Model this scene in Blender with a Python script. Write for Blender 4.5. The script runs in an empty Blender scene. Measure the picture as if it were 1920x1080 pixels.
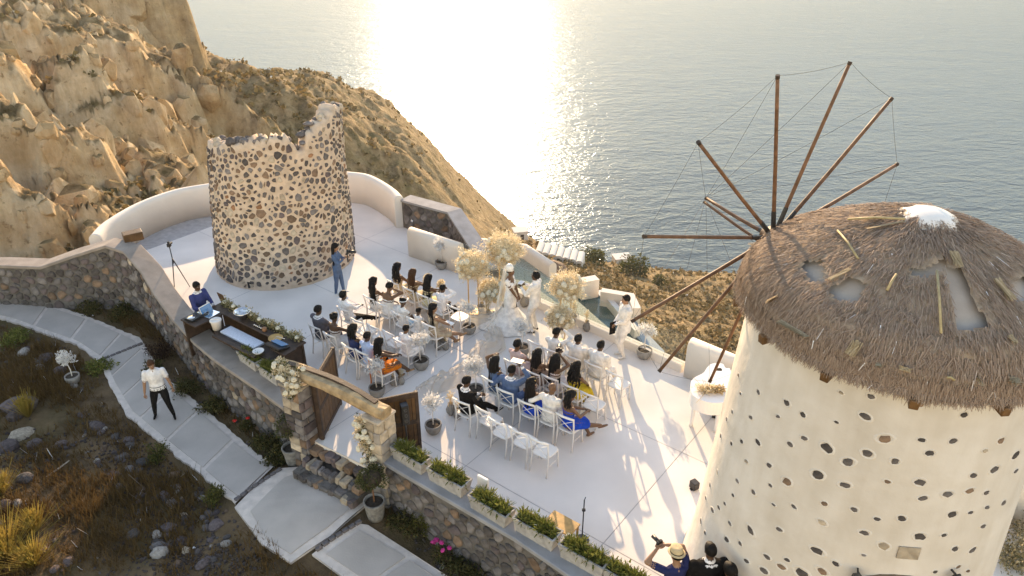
import bpy, bmesh, math, random
import numpy as np
from mathutils import Vector, Matrix, kdtree
random.seed(7)
R = math.radians
S = bpy.context.scene
C = S.collection
# ------------------------------------------------------------------ camera
FPX, PITCH, CAMH = 1400.0, R(29.0), 10.3        # focal length in 1920-px, downward pitch, metres above the terrace
cam = bpy.data.cameras.new('camera'); camo = bpy.data.objects.new('camera', cam); C.objects.link(camo)
cam.sensor_width = 36; cam.lens = FPX / 1920 * 36; cam.clip_start = .1; cam.clip_end = 9000
camo.location = (0, 0, CAMH); camo.rotation_euler = (math.pi / 2 - PITCH, 0, 0)
S.camera = camo
# ------------------------------------------------------------------ light
SUN_AZ, SUN_EL = R(-3.5), R(15.5)               # azimuth from +Y towards +X
world = bpy.data.worlds.new('World'); S.world = world; world.use_nodes = True
wn = world.node_tree.nodes; wl = world.node_tree.links
sky = wn.new('ShaderNodeTexSky'); sky.sky_type = 'NISHITA'; sky.sun_disc = False
sky.sun_elevation = SUN_EL; sky.sun_rotation = SUN_AZ; sky.altitude = 80; sky.dust_density = 0.12; sky.air_density = 1.4; sky.ozone_density = 0.9
wn['Background'].inputs['Strength'].default_value = 0.15
wl.new(sky.outputs[0], wn['Background'].inputs['Color'])
sun = bpy.data.lights.new('sun', 'SUN'); sun.energy = 3.3; sun.angle = R(.55); sun.color = (1.0, .80, .50)
suno = bpy.data.objects.new('sun', sun); C.objects.link(suno)
SV = Vector((math.sin(SUN_AZ) * math.cos(SUN_EL), math.cos(SUN_AZ) * math.cos(SUN_EL), math.sin(SUN_EL)))
suno.rotation_euler = (-SV).to_track_quat('-Z', 'Y').to_euler(); suno.location = SV * 100
S.view_settings.view_transform = 'Standard'; S.view_settings.look = 'None'; S.view_settings.gamma = 1
S.view_settings.exposure = 1.48
S.view_settings.use_white_balance = True; S.view_settings.white_balance_temperature = 7300; S.view_settings.white_balance_tint = 22      # the camera's daylight setting
S.cycles.use_denoising = True
S.cycles.max_bounces = 6; S.cycles.diffuse_bounces = 3; S.cycles.glossy_bounces = 3; S.cycles.transmission_bounces = 4
S.cycles.transparent_max_bounces = 12; S.cycles.caustics_reflective = False; S.cycles.caustics_refractive = False
S.cycles.sample_clamp_indirect = 4.0

# ------------------------------------------------------------------ survey: pixel of the 1920x1080 photo -> point on a known plane
def ray(u, v):
    x = (u - 960) / FPX; y = (540 - v) / FPX; c, s = math.cos(PITCH), math.sin(PITCH)
    return Vector((x, c + y * s, -s + y * c))
def G(u, v, z=0.0):
    d = ray(u, v); t = (z - CAMH) / d.z
    return Vector((0, 0, CAMH)) + d * t
def YP(u, v, y):
    d = ray(u, v)
    return Vector((0, 0, CAMH)) + d * (y / d.y)
def zg(x, y):                                    # level of the garden outside the wall
    return -.80 - .03 * (x + 8) + .46 * math.exp(-((x + 3.7) ** 2 + (y - 10.7) ** 2) / 3.2)
def GR(u, v, dz=0.0):
    z = -.9
    for _ in range(6):
        p = G(u, v, z); z = zg(p.x, p.y) + dz
    return G(u, v, z)

# ------------------------------------------------------------------ noise
_rng = np.random.default_rng(11); _tab = _rng.random((256, 256))
def vnoise(x, y, seed=0):
    x = np.asarray(x, float) + seed * 17.31; y = np.asarray(y, float) + seed * 9.73
    xi = np.floor(x).astype(int); yi = np.floor(y).astype(int); fx = x - xi; fy = y - yi
    fx = fx * fx * (3 - 2 * fx); fy = fy * fy * (3 - 2 * fy)
    a = _tab[xi & 255, yi & 255]; b = _tab[(xi + 1) & 255, yi & 255]; c = _tab[xi & 255, (yi + 1) & 255]; d = _tab[(xi + 1) & 255, (yi + 1) & 255]
    return (a * (1 - fx) + b * fx) * (1 - fy) + (c * (1 - fx) + d * fx) * fy
def fbm(x, y, o=4, seed=0):
    r = 0; a = .5; x = np.asarray(x, float); y = np.asarray(y, float)
    for i in range(o):
        r = r + a * vnoise(x, y, seed + i); x = x * 2.03; y = y * 2.03; a *= .5
    return r

# ------------------------------------------------------------------ materials
MATS = {}
def _nt(name):
    m = bpy.data.materials.new(name); m.use_nodes = True; MATS[name] = m
    return m, m.node_tree.nodes, m.node_tree.links, m.node_tree.nodes['Principled BSDF']
def mat(name, col, rough=.75, var=.15, vs=6.0, bump=.15, bs=40.0, metal=0.0, col2=None, spec=.35, rnd=.0, sss=0.0, bdist=.01, transl=0.0):
    m, n, l, b = _nt(name)
    tc = n.new('ShaderNodeTexCoord'); nz = n.new('ShaderNodeTexNoise'); nz.inputs['Scale'].default_value = vs; nz.inputs['Detail'].default_value = 6
    l.new(tc.outputs['Object'], nz.inputs['Vector'])
    rp = n.new('ShaderNodeValToRGB'); l.new(nz.outputs['Fac'], rp.inputs['Fac'])
    c1 = col if col2 else tuple(min(1, c * (1 - var)) for c in col); c2 = col2 or tuple(min(1, c * (1 + var)) for c in col)
    rp.color_ramp.elements[0].position = .32; rp.color_ramp.elements[1].position = .68
    rp.color_ramp.elements[0].color = (*c1, 1); rp.color_ramp.elements[1].color = (*c2, 1)
    out = rp.outputs['Color']
    if rnd:
        oi = n.new('ShaderNodeObjectInfo'); mr = n.new('ShaderNodeMapRange'); mr.inputs[3].default_value = 1 - rnd; mr.inputs[4].default_value = 1 + rnd
        l.new(oi.outputs['Random'], mr.inputs[0]); mx = n.new('ShaderNodeVectorMath'); mx.operation = 'SCALE'
        l.new(out, mx.inputs[0]); l.new(mr.outputs[0], mx.inputs['Scale']); out = mx.outputs[0]
    l.new(out, b.inputs['Base Color'])
    b.inputs['Roughness'].default_value = rough; b.inputs['Metallic'].default_value = metal; b.inputs['Specular IOR Level'].default_value = spec
    if bump:
        n2 = n.new('ShaderNodeTexNoise'); n2.inputs['Scale'].default_value = bs; n2.inputs['Detail'].default_value = 4; l.new(tc.outputs['Object'], n2.inputs['Vector'])
        bp = n.new('ShaderNodeBump'); bp.inputs['Strength'].default_value = bump; bp.inputs['Distance'].default_value = bdist
        l.new(n2.outputs['Fac'], bp.inputs['Height']); l.new(bp.outputs[0], b.inputs['Normal'])
    if transl:
        o = n['Material Output']; tr = n.new('ShaderNodeBsdfTranslucent'); l.new(out, tr.inputs['Color']); ms = n.new('ShaderNodeMixShader'); ms.inputs[0].default_value = transl
        l.new(b.outputs[0], ms.inputs[1]); l.new(tr.outputs[0], ms.inputs[2]); l.new(ms.outputs[0], o.inputs[0])
    return m
def islandmat(name, cols, rough=.85, bump=.5, bs=14.0, transl=0.0, spec=.25):
    """one colour per loose piece: for blades, leaves and pebbles"""
    m, n, l, b = _nt(name)
    g = n.new('ShaderNodeNewGeometry'); rp = n.new('ShaderNodeValToRGB'); l.new(g.outputs['Random Per Island'], rp.inputs['Fac'])
    e = rp.color_ramp.elements
    for i, c in enumerate(cols):
        p = i / (len(cols) - 1)
        el = e[0] if i == 0 else (e[1] if i == len(cols) - 1 else e.new(p))
        el.position = p; el.color = (*c, 1)
    l.new(rp.outputs[0], b.inputs['Base Color']); b.inputs['Roughness'].default_value = rough; b.inputs['Specular IOR Level'].default_value = spec
    if bump:
        tc = n.new('ShaderNodeTexCoord'); n2 = n.new('ShaderNodeTexNoise'); n2.inputs['Scale'].default_value = bs; l.new(tc.outputs['Object'], n2.inputs['Vector'])
        bp = n.new('ShaderNodeBump'); bp.inputs['Strength'].default_value = bump; bp.inputs['Distance'].default_value = .02
        l.new(n2.outputs['Fac'], bp.inputs['Height']); l.new(bp.outputs[0], b.inputs['Normal'])
    if transl:
        o = n['Material Output']; tr = n.new('ShaderNodeBsdfTranslucent'); l.new(rp.outputs[0], tr.inputs['Color']); ms = n.new('ShaderNodeMixShader'); ms.inputs[0].default_value = transl
        l.new(b.outputs[0], ms.inputs[1]); l.new(tr.outputs[0], ms.inputs[2]); l.new(ms.outputs[0], o.inputs[0])
    return m
def glassmat(name, tint, refl=.12, rough=.02):
    m, n, l, b = _nt(name); n.remove(b)
    o = n['Material Output']; t = n.new('ShaderNodeBsdfTransparent'); t.inputs[0].default_value = (*tint, 1); g = n.new('ShaderNodeBsdfGlossy'); g.inputs['Roughness'].default_value = rough
    f = n.new('ShaderNodeLayerWeight'); f.inputs[0].default_value = .5; pw = n.new('ShaderNodeMath'); pw.operation = 'POWER'; pw.inputs[1].default_value = 4; l.new(f.outputs['Facing'], pw.inputs[0]); mr = n.new('ShaderNodeMapRange'); mr.inputs[3].default_value = .045; mr.inputs[4].default_value = .7; l.new(pw.outputs[0], mr.inputs[0]); ms = n.new('ShaderNodeMixShader')
    l.new(mr.outputs[0], ms.inputs[0]); l.new(t.outputs[0], ms.inputs[1]); l.new(g.outputs[0], ms.inputs[2]); l.new(ms.outputs[0], o.inputs[0])
    return m
def sheermat(name, col, fac):
    """thin woven net: part of it lets light straight through"""
    m, n, l, b = _nt(name)
    b.inputs['Base Color'].default_value = (*col, 1); b.inputs['Roughness'].default_value = .9
    o = n['Material Output']; t = n.new('ShaderNodeBsdfTransparent'); tr = n.new('ShaderNodeBsdfTranslucent'); tr.inputs[0].default_value = (*col, 1)
    m1 = n.new('ShaderNodeMixShader'); m1.inputs[0].default_value = .5; l.new(b.outputs[0], m1.inputs[1]); l.new(tr.outputs[0], m1.inputs[2])
    m2 = n.new('ShaderNodeMixShader'); m2.inputs[0].default_value = fac; l.new(t.outputs[0], m2.inputs[1]); l.new(m1.outputs[0], m2.inputs[2]); l.new(m2.outputs[0], o.inputs[0])
    return m

mat('whitewash', (.74, .66, .57), .8, .05, 1.3, .25, 9, bdist=.02)
m, n, l, b = _nt('mill_plaster')               # limewash: broad patches, faint runs, trowelled surface
tc = n.new('ShaderNodeTexCoord')
def _pl(scale, sc3, det, lo, hi, p0=.35, p1=.65):
    mp = n.new('ShaderNodeMapping'); mp.inputs['Scale'].default_value = sc3; l.new(tc.outputs['Object'], mp.inputs[0]); z = n.new('ShaderNodeTexNoise'); z.inputs['Scale'].default_value = scale; z.inputs['Detail'].default_value = det; l.new(mp.outputs[0], z.inputs['Vector'])
    r = n.new('ShaderNodeValToRGB'); r.color_ramp.elements[0].position = p0; r.color_ramp.elements[1].position = p1; r.color_ramp.elements[0].color = (*lo, 1); r.color_ramp.elements[1].color = (*hi, 1); l.new(z.outputs['Fac'], r.inputs[0]); return r.outputs[0], z.outputs['Fac']
def _mul(a, b_, f=1.0):
    q = n.new('ShaderNodeMix'); q.data_type = 'RGBA'; q.blend_type = 'MULTIPLY'; q.inputs[0].default_value = f; l.new(a, q.inputs[6]); l.new(b_, q.inputs[7]); return q.outputs[2]
pa, _ = _pl(.8, (1, 1, 1), 7, (.66, .60, .53), (.75, .69, .62)); pb, _ = _pl(5.0, (1, 1, .10), 6, (.90, .88, .85), (1, 1, 1)); pc_, pf_ = _pl(2.6, (1, 1, 1), 8, (.93, .92, .90), (1.02, 1.02, 1.02))
l.new(_mul(_mul(pa, pb, .7), pc_), b.inputs['Base Color']); b.inputs['Roughness'].default_value = .9; b.inputs['Specular IOR Level'].default_value = .15
bp = n.new('ShaderNodeBump'); bp.inputs['Strength'].default_value = .45; bp.inputs['Distance'].default_value = .06; l.new(pf_, bp.inputs['Height']); l.new(bp.outputs[0], b.inputs['Normal'])
mat('floor_paint', (.77, .715, .66), .85, .10, .7, .10, 22, spec=.12)
mat('floor_joint', (.42, .40, .39), .9)
mat('cement_cap', (.30, .25, .21), .9, .16, 3, .3, 25)
mat('dark_cap', (.30, .29, .29), .9, .14, 3, .3, 25)
mat('mortar', (.60, .46, .34), .95, .15, 5, .7, 14, bdist=.03)
mat('dark_mortar', (.13, .115, .10), .95, .3, 5, .7, 14, bdist=.03)
mat('stone_dark', (.10, .085, .078), .85, .35, 7, .6, 16, rnd=.35, bdist=.03)
mat('stone_grey', (.17, .15, .14), .85, .3, 7, .6, 16, rnd=.35, bdist=.03)
mat('stone_brown', (.20, .13, .085), .85, .3, 7, .6, 16, rnd=.3, bdist=.03)
mat('stone_red', (.30, .15, .075), .85, .25, 7, .5, 16, rnd=.2, bdist=.03)
mat('stone_pale', (.42, .34, .25), .85, .25, 7, .5, 16, rnd=.25, bdist=.03)
mat('rock_violet', (.11, .085, .082), .85, .35, 3, .6, 9, rnd=.35, bdist=.05)
mat('rock_white', (.32, .28, .24), .85, .2, 4, .5, 9, rnd=.2, bdist=.03)
mat('wood_beam', (.40, .28, .155), .8, .4, 5, .7, 18, bdist=.02)
mat('wood_pole', (.155, .075, .038), .6, .35, 9, .4, 30, rnd=.2)
mat('wood_dark', (.05, .03, .02), .6, .4, 8, .4, 30)
mat('wood_door', (.115, .058, .022), .55, .35, 7, .4, 30, rnd=.2)
mat('wood_tray', (.45, .27, .09), .5, .2, 10, .2, 40)
mat('iron', (.03, .028, .026), .5, .3, 8, .2, 40, spec=.5)
mat('black_plastic', (.015, .015, .016), .4, .2, 20, .1, 60, spec=.5)
mat('chrome', (.75, .74, .72), .12, .05, 6, 0, metal=1)
mat('gold_metal', (.62, .43, .20), .3, .1, 8, .05, 40, metal=1)
mat('white_paint', (.80, .74, .67), .45, .04, 5, .04, 40, rnd=.04)
mat('white_lacquer', (.82, .78, .73), .15, .02, 3, 0, spec=.6)
mat('pot_grey', (.26, .24, .215), .85, .2, 9, .3, 40, rnd=.12)
mat('pot_stone', (.36, .34, .315), .9, .2, 9, .6, 22, rnd=.1, bdist=.02)
mat('pot_dark', (.20, .185, .165), .9, .3, 14, .7, 26, bdist=.02)
mat('soil', (.055, .04, .028), .95, .4, 20, .8, 40)
mat('rope', (.10, .085, .07), .8, .2, 20, 0)
# ------------------------------------------------------------------ mesh building
def V(*a): return Vector(a)
class MB:
    def __init__(s): s.v = []; s.f = []; s.m = []
    def add(s, vs, fs, mi=0):
        o = len(s.v); s.v += [tuple(p) for p in vs]; s.f += [tuple(i + o for i in f) for f in fs]; s.m += [mi] * len(fs); return s
    def box(s, c, size, rz=0.0, mi=0, ch=0.0, M=None):
        hx, hy, hz = size[0] / 2, size[1] / 2, size[2] / 2; M = M or Matrix.Rotation(rz, 4, 'Z'); c = Vector(c)
        if ch <= 0:
            vs = [c + M @ V(x * hx, y * hy, z * hz) for z in (-1, 1) for y in (-1, 1) for x in (-1, 1)]
            return s.add(vs, [(0, 2, 3, 1), (4, 5, 7, 6), (0, 1, 5, 4), (2, 6, 7, 3), (0, 4, 6, 2), (1, 3, 7, 5)], mi)
        vs = []; idx = {}
        for sx in (-1, 1):
            for sy in (-1, 1):
                for sz in (-1, 1):
                    for a in range(3):
                        p = [sx * (hx - ch), sy * (hy - ch), sz * (hz - ch)]; p[a] = (sx * hx, sy * hy, sz * hz)[a]
                        idx[sx, sy, sz, a] = len(vs); vs.append(c + M @ Vector(p))
        fs = []
        for a in range(3):
            b, d = (a + 1) % 3, (a + 2) % 3
            for q in (-1, 1):
                k = []
                for (i, j) in ((-1, -1), (1, -1), (1, 1), (-1, 1)):
                    t = [0, 0, 0]; t[a] = q; t[b] = i; t[d] = j; k.append(idx[(*t, a)])
                fs.append(tuple(k) if q > 0 else tuple(k[::-1]))
            for i in (-1, 1):
                for j in (-1, 1):
                    t0 = [0, 0, 0]; t1 = [0, 0, 0]; t0[a] = -1; t1[a] = 1
                    for t in (t0, t1): t[b] = i; t[d] = j
                    k = (idx[(*t0, b)], idx[(*t1, b)], idx[(*t1, d)], idx[(*t0, d)])
                    fs.append(k if i * j < 0 else k[::-1])
        for sx in (-1, 1):
            for sy in (-1, 1):
                for sz in (-1, 1):
                    k = tuple(idx[sx, sy, sz, a] for a in range(3)); fs.append(k if sx * sy * sz > 0 else k[::-1])
        return s.add(vs, fs, mi)
    def loft(s, rings, mi=0, close=True, cap=True):
        n = len(rings[0]); vs = [p for r in rings for p in r]; fs = []
        for i in range(len(rings) - 1):
            for j in range(n if close else n - 1):
                k = (j + 1) % n; fs.append((i * n + j, i * n + k, (i + 1) * n + k, (i + 1) * n + j))
        if cap: fs.append(tuple(range(n))[::-1]); fs.append(tuple(range((len(rings) - 1) * n, len(rings) * n)))
        return s.add(vs, fs, mi)
    def tube(s, pts, rad, n=8, mi=0, cap=True, flat=1.0):
        pts = [Vector(p) for p in pts]
        if not hasattr(rad, '__len__'): rad = [rad] * len(pts)
        rings = []; u = None
        for i, p in enumerate(pts):
            t = (pts[min(i + 1, len(pts) - 1)] - pts[max(i - 1, 0)])
            t = t.normalized() if t.length > 1e-9 else V(0, 0, 1)
            if u is None: u = t.cross(V(0, 0, 1) if abs(t.z) < .9 else V(1, 0, 0)).normalized()
            else: u = (u - t * u.dot(t)).normalized()
            w = t.cross(u)
            rings.append([p + (u * math.cos(2 * math.pi * k / n) + w * math.sin(2 * math.pi * k / n) * flat) * rad[i] for k in range(n)])
        return s.loft(rings, mi, True, cap)
    def lathe(s, prof, n=20, c=(0, 0, 0), mi=0, cap=True):
        c = Vector(c); return s.loft([[c + V(r * math.cos(2 * math.pi * k / n), r * math.sin(2 * math.pi * k / n), z) for k in range(n)] for r, z in prof], mi, True, cap)
    def ell(s, c, rad, nu=12, nv=8, M=None, mi=0):
        c = Vector(c); M = M or Matrix.Identity(3); rings = []
        if not hasattr(rad, '__len__'): rad = (rad,) * 3
        for i in range(nv + 1):
            a = -math.pi / 2 + math.pi * (.04 + .92 * i / nv)
            rings.append([c + M @ V(rad[0] * math.cos(a) * math.cos(2 * math.pi * k / nu), rad[1] * math.cos(a) * math.sin(2 * math.pi * k / nu), rad[2] * math.sin(a)) for k in range(nu)])
        return s.loft(rings, mi)
    def prism(s, poly, z0, z1, mi=0):
        n = len(poly); vs = [V(p[0], p[1], z0 if not callable(z0) else z0(p)) for p in poly] + [V(p[0], p[1], z1 if not callable(z1) else z1(p)) for p in poly]
        fs = [tuple(range(n, 2 * n)), tuple(range(n))[::-1]] + [(i, (i + 1) % n, n + (i + 1) % n, n + i) for i in range(n)]
        return s.add(vs, fs, mi)
    def mesh(s, name, mats, smooth=False):
        me = bpy.data.meshes.new(name); me.from_pydata(s.v, [], s.f)
        for m in (mats if isinstance(mats, (list, tuple)) else [mats]): me.materials.append(MATS[m])
        if any(s.m): me.polygons.foreach_set('material_index', s.m)
        if smooth: me.polygons.foreach_set('use_smooth', [True] * len(s.f))
        me.update(); return me
    def build(s, name, mats, parent=None, smooth=False):
        return link(name, s.mesh(name, mats, smooth), parent)
def link(name, me, parent=None):
    o = bpy.data.objects.new(name, me); C.objects.link(o)
    if parent is not None: o.parent = parent
    return o
def tag(o, label=None, cat=None, group=None, kind=None):
    for k, q in (('label', label), ('category', cat), ('group', group), ('kind', kind)):
        if q: o[k] = q
    if cat and not kind: o['kind'] = 'thing'
    return o
def thing(name, label, cat, loc=(0, 0, 0), rz=0.0, group=None):
    o = bpy.data.objects.new(name, None); C.objects.link(o); o.location = loc; o.rotation_euler = (0, 0, rz); o.empty_display_size = .1
    return tag(o, label, cat, group)
def tree_copy(o, parent=None):
    c = o.copy(); C.objects.link(c); c.parent = parent
    for ch in list(o.children): tree_copy(ch, c)
    return c
def place(root, loc, rz=0.0, sc=1.0, label=None):
    root.location = loc; root.rotation_euler = (0, 0, rz); root.scale = (sc,) * 3
    if label: root['label'] = label
    return root

# ------------------------------------------------------------------ stone packing
def clip(poly, px, py, nx, ny):
    out = []; n = len(poly)
    for i in range(n):
        a = poly[i]; b = poly[(i + 1) % n]; da = (a[0] - px) * nx + (a[1] - py) * ny; db = (b[0] - px) * nx + (b[1] - py) * ny
        if da <= 0: out.append(a)
        if da * db < 0:
            t = da / (da - db); out.append((a[0] + (b[0] - a[0]) * t, a[1] + (b[1] - a[1]) * t))
    return out
def cells(pts, box, reach):
    x0, y0, x1, y1 = box; res = []
    g = {}
    for i, p in enumerate(pts): g.setdefault((int(p[0] // reach), int(p[1] // reach)), []).append(i)
    for i, p in enumerate(pts):
        poly = [(max(x0, p[0] - reach), max(y0, p[1] - reach)), (min(x1, p[0] + reach), max(y0, p[1] - reach)), (min(x1, p[0] + reach), min(y1, p[1] + reach)), (max(x0, p[0] - reach), min(y1, p[1] + reach))]
        cx, cy = int(p[0] // reach), int(p[1] // reach)
        for a in (-1, 0, 1):
            for b in (-1, 0, 1):
                for j in g.get((cx + a, cy + b), ()):
                    if j == i: continue
                    q = pts[j]; dx, dy = q[0] - p[0], q[1] - p[1]; d = math.hypot(dx, dy)
                    if d < 1e-6: continue
                    poly = clip(poly, (p[0] + q[0]) / 2, (p[1] + q[1]) / 2, dx / d, dy / d)
                    if len(poly) < 3: break
        res.append(poly)
    return res
def rounded(poly, shrink, rnd, n=9, soft=.5):
    """a stone outline: the cell drawn in, its corners softened"""
    cx = sum(p[0] for p in poly) / len(poly); cy = sum(p[1] for p in poly) / len(poly); out = []
    for k in range(n):
        a = 2 * math.pi * (k + rnd.uniform(-.25, .25)) / n; dx, dy = math.cos(a), math.sin(a); best = 1e9
        for i in range(len(poly)):
            x1, y1 = poly[i]; x2, y2 = poly[(i + 1) % len(poly)]; ex, ey = x2 - x1, y2 - y1; den = dx * ey - dy * ex
            if abs(den) < 1e-9: continue
            t = ((x1 - cx) * ey - (y1 - cy) * ex) / den; q = ((x1 - cx) * dy - (y1 - cy) * dx) / den
            if t > 0 and -.001 <= q <= 1.001: best = min(best, t)
        out.append((best if best < 1e8 else .05, dx, dy))
    av = sum(b[0] for b in out) / n
    return (cx, cy), [(max(.02, (b * (1 - soft) + min(b, av * 1.1) * soft) * shrink - .004) * dx, max(.02, (b * (1 - soft) + min(b, av * 1.1) * soft) * shrink - .004) * dy) for b, dx, dy in out]
def stone_mesh(mb, c, out, depth, mp, rnd, mi=0):
    """outline -> a lump standing proud of the face; mp(s,t,h) maps to space"""
    n = len(out); rings = []
    for k, h in ((1.0, -.05), (1.0, depth * .45), (.78, depth * .95)):
        rings.append([mp(c[0] + x * k, c[1] + y * k, h * rnd.uniform(.85, 1.1)) for x, y in out])
    vs = [p for r in rings for p in r] + [mp(c[0], c[1], depth * rnd.uniform(1.0, 1.2))]; fs = []
    for i in range(2):
        for j in range(n):
            k = (j + 1) % n; fs.append((i * n + j, i * n + k, (i + 1) * n + k, (i + 1) * n + j))
    fs += [(2 * n + j, 2 * n + (j + 1) % n, 3 * n) for j in range(n)]
    mb.add(vs, fs, mi); return mp(c[0], c[1], 0)
def stone_part(c, out, depth, mp, rnd, mname, parent, name='stone'):
    mb = MB(); o = stone_mesh(mb, c, out, depth, mp, rnd); o = Vector(o)
    mb.v = [tuple(Vector(p) - o) for p in mb.v]
    ob = mb.build(name, mname, parent); ob.location = o; return ob
class Poly:
    """plan polyline with arc length, outward normal on the right-hand side of travel times side"""
    def __init__(s, pts, side=1):
        s.p = [Vector(p) for p in pts]; s.side = side; s.s = [0]
        for a, b in zip(s.p, s.p[1:]): s.s.append(s.s[-1] + (b.xy - a.xy).length)
        s.L = s.s[-1]; s.nr = []
        for i in range(len(s.p)):
            t = (s.p[min(i + 1, len(s.p) - 1)].xy - s.p[max(i - 1, 0)].xy).normalized(); s.nr.append(Vector((t.y, -t.x)) * side)
    def at(s, q):
        i = 0
        while i < len(s.p) - 2 and q > s.s[i + 1]: i += 1
        f = (q - s.s[i]) / max(1e-6, s.s[i + 1] - s.s[i]); p = s.p[i].lerp(s.p[i + 1], f); n = (s.nr[i].lerp(s.nr[i + 1], f)).normalized()
        return p, n

# ================================================================== THE SETTING
# ---- sea
SEA = -80.0
m, n, l, b = _nt('sea_water')
tc = n.new('ShaderNodeTexCoord')
def _noise(scale, rot, sx, sy, det=3, dist=0.0):
    mp = n.new('ShaderNodeMapping'); mp.inputs['Rotation'].default_value = (0, 0, rot); mp.inputs['Scale'].default_value = (sx * scale, sy * scale, 1)
    l.new(tc.outputs['Object'], mp.inputs['Vector']); z = n.new('ShaderNodeTexNoise'); z.inputs['Scale'].default_value = 1; z.inputs['Detail'].default_value = det; z.inputs['Distortion'].default_value = dist
    l.new(mp.outputs[0], z.inputs['Vector']); return z.outputs['Fac']
hs = [(_noise(.055, .25, .45, 1.0, 2, .4), 1.3), (_noise(.30, -.12, .5, 1.0, 3, .5), 1.0), (_noise(1.1, .3, .6, 1.0, 3, .3), .42), (_noise(3.4, -.4, .8, 1, 2), .12)]
acc = None
for o_, w_ in hs:
    mu = n.new('ShaderNodeMath'); mu.operation = 'MULTIPLY'; mu.inputs[1].default_value = w_; l.new(o_, mu.inputs[0])
    if acc is None: acc = mu.outputs[0]
    else:
        ad = n.new('ShaderNodeMath'); l.new(acc, ad.inputs[0]); l.new(mu.outputs[0], ad.inputs[1]); acc = ad.outputs[0]
bp = n.new('ShaderNodeBump'); bp.inputs['Strength'].default_value = .5; bp.inputs['Distance'].default_value = 1.0; l.new(acc, bp.inputs['Height']); df = n.new('ShaderNodeBsdfDiffuse'); df.inputs[0].default_value = (.075, .098, .102, 1); gs = n.new('ShaderNodeBsdfGlossy'); gs.inputs['Roughness'].default_value = .19; gs.inputs[0].default_value = (.74, .87, 1.0, 1)
fr_ = n.new('ShaderNodeFresnel'); fr_.inputs[0].default_value = 1.333; l.new(bp.outputs[0], gs.inputs['Normal']); l.new(bp.outputs[0], fr_.inputs['Normal']); l.new(bp.outputs[0], df.inputs['Normal'])
mq = n.new('ShaderNodeMath'); mq.operation = 'MULTIPLY'; mq.inputs[1].default_value = .72; l.new(fr_.outputs[0], mq.inputs[0]); mn = n.new('ShaderNodeMath'); mn.operation = 'MINIMUM'; mn.inputs[1].default_value = .17; l.new(mq.outputs[0], mn.inputs[0]); mxs = n.new('ShaderNodeMixShader'); l.new(mn.outputs[0], mxs.inputs[0]); l.new(df.outputs[0], mxs.inputs[1]); l.new(gs.outputs[0], mxs.inputs[2]); l.new(mxs.outputs[0], n['Material Output'].inputs[0]); n.remove(b)
mb = MB(); mb.add([(-4000, -300, SEA), (4000, -300, SEA), (4000, 7000, SEA), (-4000, 7000, SEA)], [(0, 1, 2, 3)])
tag(mb.build('sea', 'sea_water'), kind='structure')

# ---- hillside: one sheet from the terrace to the shore
def tps(P, Z):
    P = np.array(P, float); n_ = len(P); d = np.hypot(P[:, None, 0] - P[None, :, 0], P[:, None, 1] - P[None, :, 1])
    K = np.where(d > 0, d * d * np.log(np.maximum(d, 1e-9)), 0) + np.eye(n_) * 20.0; A = np.hstack([np.ones((n_, 1)), P])
    M_ = np.block([[K, A], [A.T, np.zeros((3, 3))]]); w = np.linalg.solve(M_, np.concatenate([Z, np.zeros(3)]))
    def ev(x, y):
        r = w[n_] + w[n_ + 1] * x + w[n_ + 2] * y
        for i in range(n_):
            q = (x - P[i, 0]) ** 2 + (y - P[i, 1]) ** 2; r = r + w[i] * .5 * q * np.log(np.maximum(q, 1e-9))
        return r
    return ev
RIDGE = [(300, 150, 128), (475, 121, 138), (540, 110, 143), (600, 124, 150), (655, 152, 156), (700, 163, 160), (720, 195, 163), (790, 250, 170), (850, 310, 178), (900, 360, 184), (955, 424, 190)]
ctl = [YP(*q) for q in RIDGE]
ctl += [YP(*q) for q in [(420, 200, 100), (480, 250, 88), (560, 220, 100), (600, 170, 128), (640, 300, 70), (700, 250, 105), (780, 320, 90), (800, 280, 135), (860, 390, 75), (900, 400, 130), (930, 440, 100),
                          (1000, 470, 138), (1010, 452, 152), (1080, 480, 140), (1110, 490, 148), (1200, 545, 128), (1180, 508, 150), (1290, 524, 150), (1290, 580, 122), (1400, 530, 150), (1380, 600, 120), (1300, 660, 95), (1400, 680, 92), (1600, 620, 115), (1600, 545, 148), (1850, 640, 115), (1850, 560, 148),
                          (960, 470, 120), (960, 520, 80), (940, 440, 150), (1050, 540, 100), (1200, 610, 95), (1100, 525, 120), (1000, 505, 110), (880, 430, 105), (800, 370, 112), (1000, 458, 165), (1400, 570, 138), (1110, 484, 158), (1250, 535, 140)]]
ctl += [V(-13, 34, -5), V(-20, 45, -6), V(-34, 42, -2.5), V(-40, 60, -1), V(-55, 80, 0), V(-28, 85, -9), V(-70, 60, 6), V(-60, 40, 2), V(-25, 30, -3), V(-90, 100, 5), V(-60, 125, -8), V(-20, 22, -2.5), V(-28, 16, -1.5),
        V(-2, 34, -15), V(8, 30, -15), V(20, 30, -16), V(2, 14, -7), V(-6, 18, -5), V(12, 10, -6), V(60, 20, -16), V(30, 60, -46), V(70, 60, -50), V(0, 60, -33), V(-18, 60, -20)]
base = tps([(p.x, p.y) for p in ctl], np.array([p.z for p in ctl]))
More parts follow.
